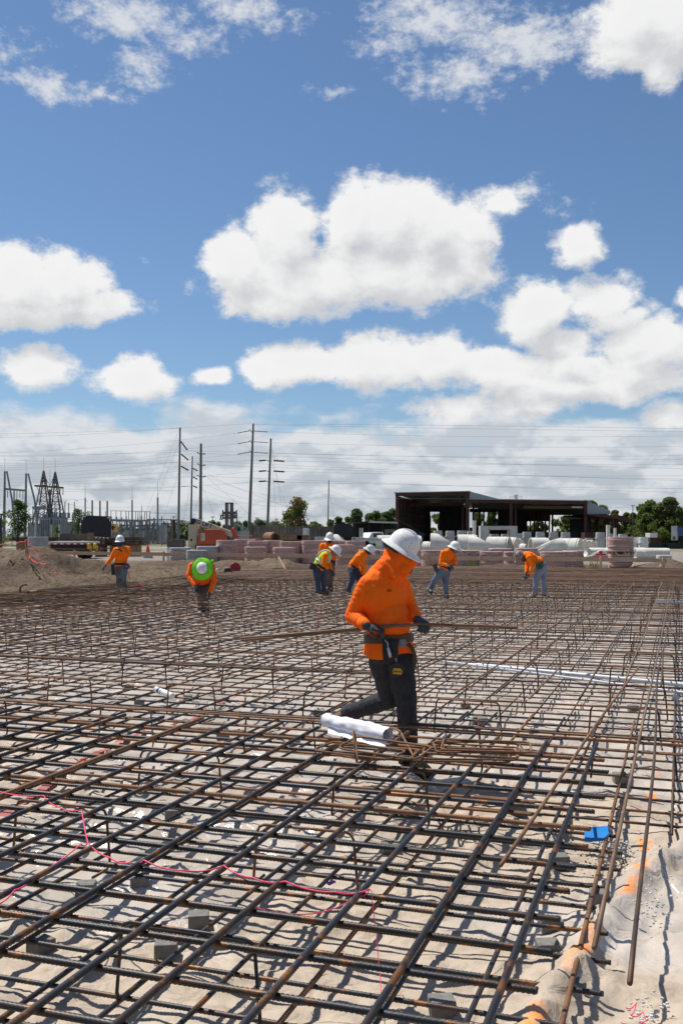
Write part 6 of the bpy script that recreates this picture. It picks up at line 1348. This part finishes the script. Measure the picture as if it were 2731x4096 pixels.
    # gloves
    for w, e, k_ in (('wR', 'eR', 0), ('wL', 'eL', 1)):
        dd = (P[w]-P[e]).normalized(); hdv = handdirs[k_] if handdirs else (dd, V((0, 0, -1)) if abs(dd.z) < .8 else look, grip)
        mb = MB(); mb.cap(P[w]-dd*.05*s, P[w]+dd*.02*s, .040*s, .036*s); hand(mb, P[w]+V(hdv[0]).normalized()*.01*s, hdv[0], hdv[1], s*1.1, 1 if k_ == 0 else -1, hdv[2])
        me = remesh(mb, .0045 if vox < .01 else .007, 1); put(me, M[cols.get('glove', 'glove')], 'glove', root)
    # belt
    mb = MB(); c = P['pel']+tn*.075*s; mb.lathe([(1.02, -.028*s), (1.06, -.028*s), (1.06, .028*s), (1.02, .028*s)], c, 32, RT, sx=.178*s*fat, sy=.143*s*fat, closed=True); mb.build('belt', M[cols.get('belt', 'blackcloth')], root, SM)
    return root, P, RT, RH
def TF(ox, oy, sc, d): return lambda u, v, dy=0.0: at(ox+u*sc, oy+v*sc, d+dy)

# --- near worker -------------------------------------------------
T = TF(1100, 2050, .4676, 7.4)
jn = dict(head=(1056, 350, .0), neck=(955, 505, .02), chest=(925, 705, .0), belly=(965, 930, -.01), pel=(975, 1160, .0), sR=(800, 620, -.07), sL=(1062, 610, .12), eR=(672, 880, -.02), wR=(765, 960, -.19), eL=(1150, 830, .12), wL=(1205, 905, -.06),
          hR=(930, 1270, .03), kR=(985, 1590, .10), aR=(635, 1715, .30), tR=(478, 1790, .33), hL=(1065, 1280, .0), kL=(1120, 1620, -.05), aL=(1150, 2100, .03), tL=(1290, 2205, -.10))
HUP = V((.50, -.12, .86)); LK = V((.86, -.38, -.42))
def hoodf(mb, P, s):
    hd = P['head']; mb.ell(hd+V((.012, 0, -.032)), (.094, .097, .088), None, 18, 12)
    mb.cap(T(905, 560, 0), T(1035, 430, 0), .105, .098); mb.cap(T(1020, 370, 0), T(1085, 420, -.01), .082, .085)
    mb.cap(T(1085, 400, -.02), T(1168, 425, -.08), .075, .040); mb.cap(T(1070, 450, -.02), T(1110, 485, -.07), .072, .050); mb.cap(T(1010, 480, -.03), T(1035, 555, -.12), .075, .02)
    mb.cap(T(800, 618, -.05), T(925, 545, 0), .068, .085); mb.cap(T(940, 520, .05), T(1050, 590, .1), .08, .07)
gR = ((T(850, 985, -.2)-T(765, 960, -.19)), V((.1, .3, -1)), 1.15); gL = ((T(1265, 955, -.17)-T(1205, 905, -.06)), V((-.1, .2, -1)), 1.15)
W, P, RT, RH = figure('large worker in orange hooded shirt striding across the mat with two bars', T, jn, LK, 1.0, .0085, dict(shirt='orange', trousers='trouser', boot='boot', belt='leather', boot_h=.12), HUP, (.008, 20), .92, hood=hoodf, belly=.025, fat=1.07, handdirs=(gR, gL))
mb = MB(); mb.cap(T(945, 262, .02), T(985, 320, -.02), .022, .02, 8); mb.cap(T(950, 275, -.05), T(1040, 335, -.09), .014, .012, 8); mb.build('hat_suspension', M['black'], W, True)
# shirt tail below the belt
mb = MB(); n = 44; vs = []; c = P['pel']
for jj in range(9):
    f = jj/8
    for i in range(n):
        t = 2*math.pi*i/n; r = 1.04+.10*f+.05*f*math.sin(t*7+1)+.03*f*math.sin(t*13); vs.append(c+RT @ V((math.cos(t)*.184*r, math.sin(t)*.152*r, .05-f*(.100+.02*math.sin(t*3)))))
mb.add(vs, [(jj*n+i, jj*n+(i+1) % n, (jj+1)*n+(i+1) % n, (jj+1)*n+i) for jj in range(8) for i in range(n)]); mb.build('shirt_tail', M['orange'], W, True)
for a, b, c_, r0 in (('sR', 'eR', 'wR', .076), ('sL', 'eL', 'wL', .070)):
    mb = MB(); mb.cap(P[a]+(P[b]-P[a])*.12, P[b], r0, .060); me = remesh(mb, .008, 2); folds_axis(me, P[a], P[b], .012, 26, 3); mb = MB(); put(me, M['orange'], 'upper_sleeve', W)
    mb.cap(P[b], P[c_], .061, .041); me = remesh(mb, .008, 2); folds_axis(me, P[b], P[c_], .009, 30, 5); put(me, M['orange'], 'lower_sleeve', W)
mb = MB(); hd = P['head']; mb.ell(hd+V((.012, 0, -.032)), (.097, .100, .090), None, 18, 12); mb.cap(T(945, 505, -.01), T(1035, 425, -.01), .098, .100); mb.cap(T(1022, 372, 0), T(1085, 420, -.01), .085, .088); mb.cap(T(1085, 400, -.02), T(1168, 425, -.08), .078, .042); mb.cap(T(1070, 450, -.02), T(1110, 485, -.07), .075, .052); mb.cap(T(985, 470, -.03), T(1030, 560, -.130), .092, .018); me = remesh(mb, .008, 2); folds_axis(me, T(870, 560), T(1080, 380), .006, 22, 8); put(me, M['orange'], 'hood', W)
# face showing below the hood: dark beard, and the hood logo
mb = MB(); mb.ell(T(1118, 500, -.085), (.045, .03, .03), None, 12, 8); mb.ell(T(1150, 462, -.07), (.03, .025, .03), None, 12, 8); me = remesh(mb, .006, 2); folds(me, .004, 60); put(me, M['hair'], 'beard', W)
mb = MB(); mb.tube([T(975+22*math.cos(a*.7), 665+10*math.sin(a*.7)*(1 if a < 5 else .4), -.142) for a in range(10)], .0022, 4); mb.tube([T(968, 655, -.142), T(985, 668, -.142), T(972, 672, -.142)], .002, 4); mb.build('chest_logo', mat('dark_orange_print', (.35, .05, .01), None, 9, .9), W)
# tool belt: pouch, pliers, tape measure, strap
mb = MB(); mb.box(T(985, 1180, -.165), (.115, .05, .16)); mb.box(T(985, 1235, -.165), (.10, .055, .10)); o = mb.build('tool_pouch', M['blackcloth'], W); bv = o.modifiers.new('b', 'BEVEL'); bv.width = .012; bv.segments = 3
mb = MB(); mb.tube([T(938, 1088, -.2), T(962, 1118, -.2), T(965, 1160, -.2)], .0045, 6); mb.tube([T(965, 1155, -.205), T(985, 1235, -.205)], .011, 8); mb.build('pliers', M['pvc'], W, True)
mb = MB(); mb.tube([T(995, 1075, -.195), T(1005, 1130, -.2), T(1018, 1190, -.2)], .006, 7); mb.build('marker_tool', M['black'], W, True)
mb = MB(); c = T(1038, 1340, -.185); mb.lathe([(.001, -.022), (.048, -.022), (.055, -.014), (.055, .014), (.048, .022), (.001, .022)], c, 28, Matrix.Rotation(math.pi/2, 3, 'X') @ Matrix.Identity(3)); mb.box(c+V((0, 0, -.03)), (.09, .036, .04)); tm = mb.build('tape_measure', mat('worn_black_case', (.035, .025, .018), (.02, .015, .012), 20, .6), W, SM)
mb = MB(); cc = c+V((.006, -.024, -.012)); pr = [(-.034, -.020), (.028, -.024), (.036, .004), (.022, .020), (-.026, .022), (-.036, .006)]; mb.add([cc+V((x, 0, z)) for x, z in pr]+[cc+V((x, .003, z)) for x, z in pr], [tuple(range(6)), (11, 10, 9, 8, 7, 6)]+[(i, i+6, (i+1) % 6+6, (i+1) % 6) for i in range(6)]); mb.build('yellow_label', M['yellow'], tm)
text_mesh('DEWALT', .0165, 'lettering', M['black'], tm, cc+V((0, -.003, -.003)), (math.pi/2, 0, 0), .0008)
mb = MB(); mb.beam(T(1030, 1245, -.19), T(1040, 1290, -.19), .02, .012); mb.build('clip', M['galv'], W)
mb = MB(); mb.box(T(1092, 1117, -.175), (.028, .008, .055)); mb.box(T(1090, 1117, -.171), (.05, .006, .05)); mb.build('buckle', M['galv'], W)
mb = MB(); pts = [T(1135, 1120, -.12), T(1165, 1150, -.13), T(1190, 1210, -.12), T(1193, 1270, -.11), T(1187, 1325, -.10)]
for i in range(4): mb.beam(pts[i], pts[i+1], .03, .005, up=V((0, -1, 0)))
mb.build('loose_strap', M['leather'], W)
cb = thing('carried_bars', T(900, 985, -.2), 'two long ribbed bars held waist high by the large worker', 'steel bars')
for dz, off in ((0, 0), (-.019, .012)):
    P4_ = [T(-293, 1075, .05), T(0, 1052, .0), T(400, 1018, -.1), T(780, 985, -.185), T(1000, 966, -.195), T(1240, 955, -.185), T(1700, 968, -.15), T(2126, 990 if dz == 0 else 983, -.1)]
    Q = []
    for i in range(7):
        for k_ in range(12): Q.append(P4_[i]+(P4_[i+1]-P4_[i])*(k_/12)+V((0, off, dz*(1-i/7))))
    L = []; rr = []
    for i in range(len(Q)-1):
        for t in (0, .5): L.append(Q[i]+(Q[i+1]-Q[i])*t); rr.append(.0088 if t == 0 else .0099)
    mb = MB(); mb.tube(L, rr, 8); mb.build('rebar', M['rustlight'], cb, True)

# --- walking worker far left, blue mask
T = TF(300, 2020, .2934, 26.5)
j = dict(head=(617, 505, 0), neck=(630, 575, .02), chest=(640, 670, 0), belly=(630, 770, 0), pel=(628, 845, 0), sR=(560, 615, -.02), sL=(725, 600, .05), eR=(500, 730, -.05), wR=(425, 815, -.12), eL=(715, 690, -.10), wL=(635, 625, -.28),
         hR=(600, 890, 0), kR=(610, 1010, -.08), aR=(565, 1250, .05), tR=(545, 1290, -.12), hL=(665, 890, .02), kL=(660, 1030, -.05), aL=(695, 1265, -.12), tL=(700, 1300, -.30))
def mask(mb, P, s): mb.cap(P['neck']-V((0, 0, .04)), P['neck']+V((0, 0, .03)), .075, .07)
W, P, RT, RH = figure('walking worker with blue face mask and white hat on the left', T, j, V((-.15, -1, -.05)), 1.0, .016, dict(trousers='jeangrey', boot='bootpale', boot_h=.32), V((0, -.05, 1)), (.009, 16), .5, cap=True, hood=mask)
mb = MB(); mb.ell(P['head']-V((0, .012, .03)), (.085, .10, .10), None, 16, 10); mb.cap(P['head']-V((0, 0, .06)), P['neck'], .075, .07); me = remesh(mb, .012, 2); put(me, M['navy'], 'face_mask', W)
mb = MB(); c = T(706, 838, -.17); mb.lathe([(.03, -.03), (.085, -.03), (.085, .03), (.03, .03)], c, 20, Matrix.Rotation(math.pi/2, 3, 'X'), closed=True); mb.build('wire_reel', mat('blue_reel', (.03, .08, .22), (.02, .05, .14), 8, .5), W, SM)
mb = MB(); mb.box(T(528, 880, -.02), (.08, .1, .28), taper=1.3); mb.build('tool_pouch', M['blackcloth'], W); mb = MB(); mb.beam(T(730, 920, .05), T(755, 1020, .1), .02, .03); mb.build('tool_handle', M['wood'], W)
# --- green brim worker bending toward the camera
T = TF(700, 1980, .2551, 21.5)
j = dict(head=(425, 1165, -.42), neck=(430, 1130, -.22), chest=(425, 1160, -.05), belly=(425, 1290, .02), pel=(430, 1400, .08), sR=(270, 1110, -.12), sL=(575, 1120, -.12), eR=(215, 1265, -.20), wR=(305, 1420, -.36), eL=(620, 1330, -.20), wL=(545, 1530, -.36),
         hR=(385, 1440, .05), kR=(405, 1590, -.10), aR=(400, 1830, .02), tR=(385, 1855, -.18), hL=(490, 1440, .05), kL=(470, 1590, -.12), aL=(500, 1835, .0), tL=(505, 1860, -.20))
W, P, RT, RH = figure('worker bending toward the camera under a round lime green sun brim', T, j, V((0, -.62, -.78)), 1.0, .014, dict(shirt='orange', trousers='khaki', boot='bootpale', boot_h=.22), V((.0, -.93, .36)), (.008, 15), .3, fat=1.05)
hc = T(428, 1150, -.50); up = V((.03, -.93, .30)).normalized(); x_, y_, _ = basis(up); R = Matrix((x_, y_, up)).transposed(); mb = MB()
vs = []; n = 48
for rr, zz in ((.118, .0), (.16, -.006), (.205, -.022), (.232, -.035), (.232, -.041), (.16, -.012), (.118, -.006)):
    for k_ in range(n): t = 2*math.pi*k_/n; vs.append(hc+R @ V((rr*math.cos(t)*1.0, rr*math.sin(t)*1.1, zz+.006*math.sin(3*t)*rr*4)))
mb.add(vs, [(i*n+k_, i*n+(k_+1) % n, ((i+1) % 7)*n+(k_+1) % n, ((i+1) % 7)*n+k_) for i in range(7) for k_ in range(n)]); sb = mb.build('sun_brim', M['limegreen'], W, SM)
for rr, zz in ((.235, -.037), (.120, .002)):
    mb = MB(); mb.tube([hc+R @ V((rr*math.cos(t)*1.0, rr*math.sin(t)*1.1, zz+.006*math.sin(3*t)*rr*4)) for t in [2*math.pi*i/40 for i in range(41)]], .005, 5); mb.build('edge_band', M['black'], sb)
mb = MB(); mb.ell(hc-up*.01, (.118, .118, .118), None, 24, 14); 
mb = MB(); mb.lathe([(.118, -.01), (.115, .03), (.098, .065), (.068, .092), (.03, .105), (.001, .108)], hc, 28, R, sy=1.1); mb.build('hat_crown', M['hat'], sb, True)
mb = MB(); mb.ell(T(590, 1060, .05), (.04, .03, .07), None, 10, 8); mb.build('neck_flap', M['limegreen'], W, True)
# --- vest worker
T = TF(1050, 1980, .3827, 23.0)
j = dict(head=(752, 592, -.02), neck=(700, 615, 0), chest=(640, 655, 0), belly=(600, 710, .02), pel=(585, 765, .02), sR=(655, 635, -.16), sL=(665, 640, .15), eR=(640, 720, -.20), wR=(690, 770, -.22), eL=(700, 730, .12), wL=(722, 790, .02),
         hR=(570, 800, -.08), kR=(575, 890, -.08), aR=(585, 1000, -.08), tR=(640, 1022, -.1), hL=(615, 805, .10), kL=(635, 900, .10), aL=(640, 1000, .12), tL=(685, 1022, .12))
W, P, RT, RH = figure('bending worker in yellow reflective vest with white hat', T, j, V((.75, -.1, -.6)), .92, .014, dict(trousers='jeandark', boot='leather'), V((.62, -.05, .72)), (.007, 16), 1.1)
me = None; mb = MB(); xa = (P['sR']-P['sL']).normalized()
mb.ell(P['chest'], (.180, .135, .21), RT, 20, 12); mb.ell(P['belly'], (.162, .128, .155), RT, 20, 12); mb.cap(P['sR']*.75+P['sL']*.25, P['sL']*.75+P['sR']*.25, .082, .082); me = remesh(mb, .014, 2); folds(me, .006, 16); ve = put(me, M['lime'], 'vest', W)
tn = (P['neck']-P['pel']).normalized()
mb = MB(); mb.lathe([(1.0, -.025), (1.04, -.025), (1.04, .025), (1.0, .025)], P['belly']+tn*.03, 28, RT, sx=.172, sy=.138, closed=True)
for sd in (-.08, .08):
    mb.tube([P['chest']+RT @ V((sd, math.cos(a)*.142, math.sin(a)*.19)) for a in [i*.35-.35 for i in range(12)]], .020, 5)
mb.build('reflective_band', M['reflect'], ve, True)
mb = MB(); mb.box(T(522, 745, -.1), (.12, .12, .14), R=Matrix.Rotation(.3, 3, 'Y')); mb.build('tool_pouch', M['blackcloth'], W)
# --- standing worker behind
T = TF(1050, 1980, .3827, 25.0)
j = dict(head=(702, 462, 0), neck=(695, 505, .02), chest=(685, 580, 0), belly=(690, 650, 0), pel=(692, 720, 0), sR=(625, 530, 0), sL=(745, 525, .02), eR=(600, 610, .02), wR=(640, 680, -.05), eL=(765, 610, .0), wL=(750, 690, -.12),
         hR=(670, 770, 0), kR=(675, 850, 0), aR=(680, 970, 0), tR=(675, 985, -.2), hL=(712, 770, 0), kL=(712, 850, 0), aL=(712, 970, 0), tL=(720, 985, -.2))
W, P, RT, RH = figure('upright worker with white hat facing the camera behind the vest worker', T, j, V((.1, -1, -.25)), .93, .016, dict(trousers='khaki', boot='leather'), V((0, -.2, 1)), (.007, 16), 1.0)
mb = MB(); mb.ell(P['head']-V((0, .03, .06)), (.06, .07, .05), None, 12, 8); me = remesh(mb, .01, 1); put(me, M['hair'], 'beard', W)
# --- bending worker, back lettering
T = TF(1050, 1980, .3827, 24.0)
j = dict(head=(1110, 590, .02), neck=(1070, 620, 0), chest=(1010, 660, 0), belly=(960, 720, .02), pel=(945, 780, .02), sR=(1000, 650, -.17), sL=(1050, 655, .14), eR=(1068, 740, -.20), wR=(1058, 830, -.22), eL=(1040, 750, .16), wL=(1035, 835, .1),
         hR=(945, 810, -.08), kR=(935, 890, -.1), aR=(900, 985, -.1), tR=(915, 1000, -.15), hL=(975, 810, .1), kL=(1015, 900, .05), aL=(990, 985, .1), tL=(1010, 1000, .05))
W, P, RT, RH = figure('bending worker with dark hair turned away left of the large worker', T, j, V((.7, .25, -.55)), .93, .014, dict(trousers='jeandark', boot='leather'), V((.5, -.05, .8)), (.007, 16), .9)
mb = MB(); mb.ell(P['head']-RH.col[1]*.02, (.088, .09, .095), None, 14, 10); me = remesh(mb, .01, 2); put(me, M['hair'], 'hair', W)
mb = MB(); c = T(1000, 645, -.21)
for i in range(7): mb.tube([c+V((-.06+i*.021, 0, .02-i*.004)), c+V((-.05+i*.021, 0, .035-i*.006-.012*(i % 2)))], .004, 4)
mb.build('back_print', M['black'], W); mb = MB(); mb.box(T(985, 795, -.19), (.10, .08, .16)); mb.build('tool_pouch', M['blackcloth'], W)
# --- tool worker right of the large worker
T = TF(1350, 1900, .4464, 22.5)
j = dict(head=(1042, 662, 0), neck=(1015, 690, .02), chest=(975, 735, 0), belly=(955, 800, 0), pel=(945, 850, 0), sR=(945, 700, -.12), sL=(1025, 705, .14), eR=(925, 790, -.16), wR=(975, 808, -.26), eL=(1050, 780, .05), wL=(1018, 820, -.18),
         hR=(915, 880, -.05), kR=(865, 950, -.08), aR=(825, 1030, -.05), tR=(838, 1048, -.2), hL=(965, 885, .06), kL=(965, 960, .0), aL=(968, 1075, .06), tL=(985, 1085, -.1))
W, P, RT, RH = figure('worker with dark hair and white hat working a tying tool, right of the large worker', T, j, V((.75, -.45, -.55)), .95, .014, dict(trousers='jean', boot='leather', belt='leather'), V((.35, -.1, .9)), (.007, 16), .9)
mb = MB(); mb.ell(P['head']-RH.col[1]*.025-V((0, 0, .01)), (.086, .085, .09), None, 14, 10); me = remesh(mb, .01, 2); put(me, M['hair'], 'hair', W)
mb = MB(); mb.tube([T(985, 815, -.3), T(1055, 802, -.32)], .014, 6); mb.cap(T(990, 812, -.3), T(1020, 810, -.3), .02, .02); mb.build('tying_tool', M['black'], W, True)
mb = MB(); mb.box(T(875, 830, -.12), (.09, .08, .18), R=Matrix.Rotation(-.35, 3, 'Y')); mb.build('tool_pouch', M['leather'], W)
# --- right worker, brown hat, long hair
T = TF(1850, 2060, .287, 24.0)
j = dict(head=(800, 590, 0), neck=(862, 580, 0), chest=(945, 590, 0), belly=(1050, 645, 0), pel=(1100, 710, 0), sR=(925, 590, -.16), sL=(910, 600, .14), eR=(975, 720, -.20), wR=(918, 825, -.22), eL=(895, 700, .16), wL=(882, 800, .05),
         hR=(1075, 760, -.08), kR=(1020, 900, -.08), aR=(1000, 1090, -.08), tR=(950, 1125, -.1), hL=(1115, 760, .1), kL=(1120, 900, .1), aL=(1130, 1085, .1), tL=(1180, 1105, .0))
W, P, RT, RH = figure('bending worker with long hair and dirty brown hat at the right', T, j, V((-.75, -.15, -.55)), .95, .014, dict(trousers='jeanpale', boot='bootpale', hat='hatbrown'), V((-.62, -.15, .62)), (.007, 16), .5, cap=True) if 'hatbrown' in M else (None,)*4
mb = MB(); mb.cap(P['head']-RH.col[1]*.06, P['neck']+V((0, 0, -.06)), .085, .06); mb.cap(P['neck']+V((0, -.03, -.02)), T(850, 640, -.05), .06, .035); me = remesh(mb, .01, 1); folds(me, .006, 40); put(me, mat('brown_long_hair', (.12, .065, .03), (.07, .04, .02), 30, .7), 'hair', W)
mb = MB(); c = T(1065, 705, -.20); mb.lathe([(.02, -.03), (.088, -.03), (.088, .03), (.02, .03)], c, 20, Matrix.Rotation(math.pi/2, 3, 'X'), closed=True); mb.build('wire_reel', mat('green_reel', (.01, .09, .045), (.01, .06, .03), 8, .5), W, SM)
mb = MB(); mb.tube([T(875, 860, -.2), T(830, 905, -.22)], .012, 6); mb.build('pliers', M['galv'], W)
mb = MB(); mb.ell(T(779, 565, -.10), (.022, .006, .026), None, 12, 8); mb.build('hat_sticker', M['white'], W, True)
text_mesh('O', .06, 'back_print', M['black'], W, T(957, 545, -.18), (math.pi/2-.4, 0, 0), .001)
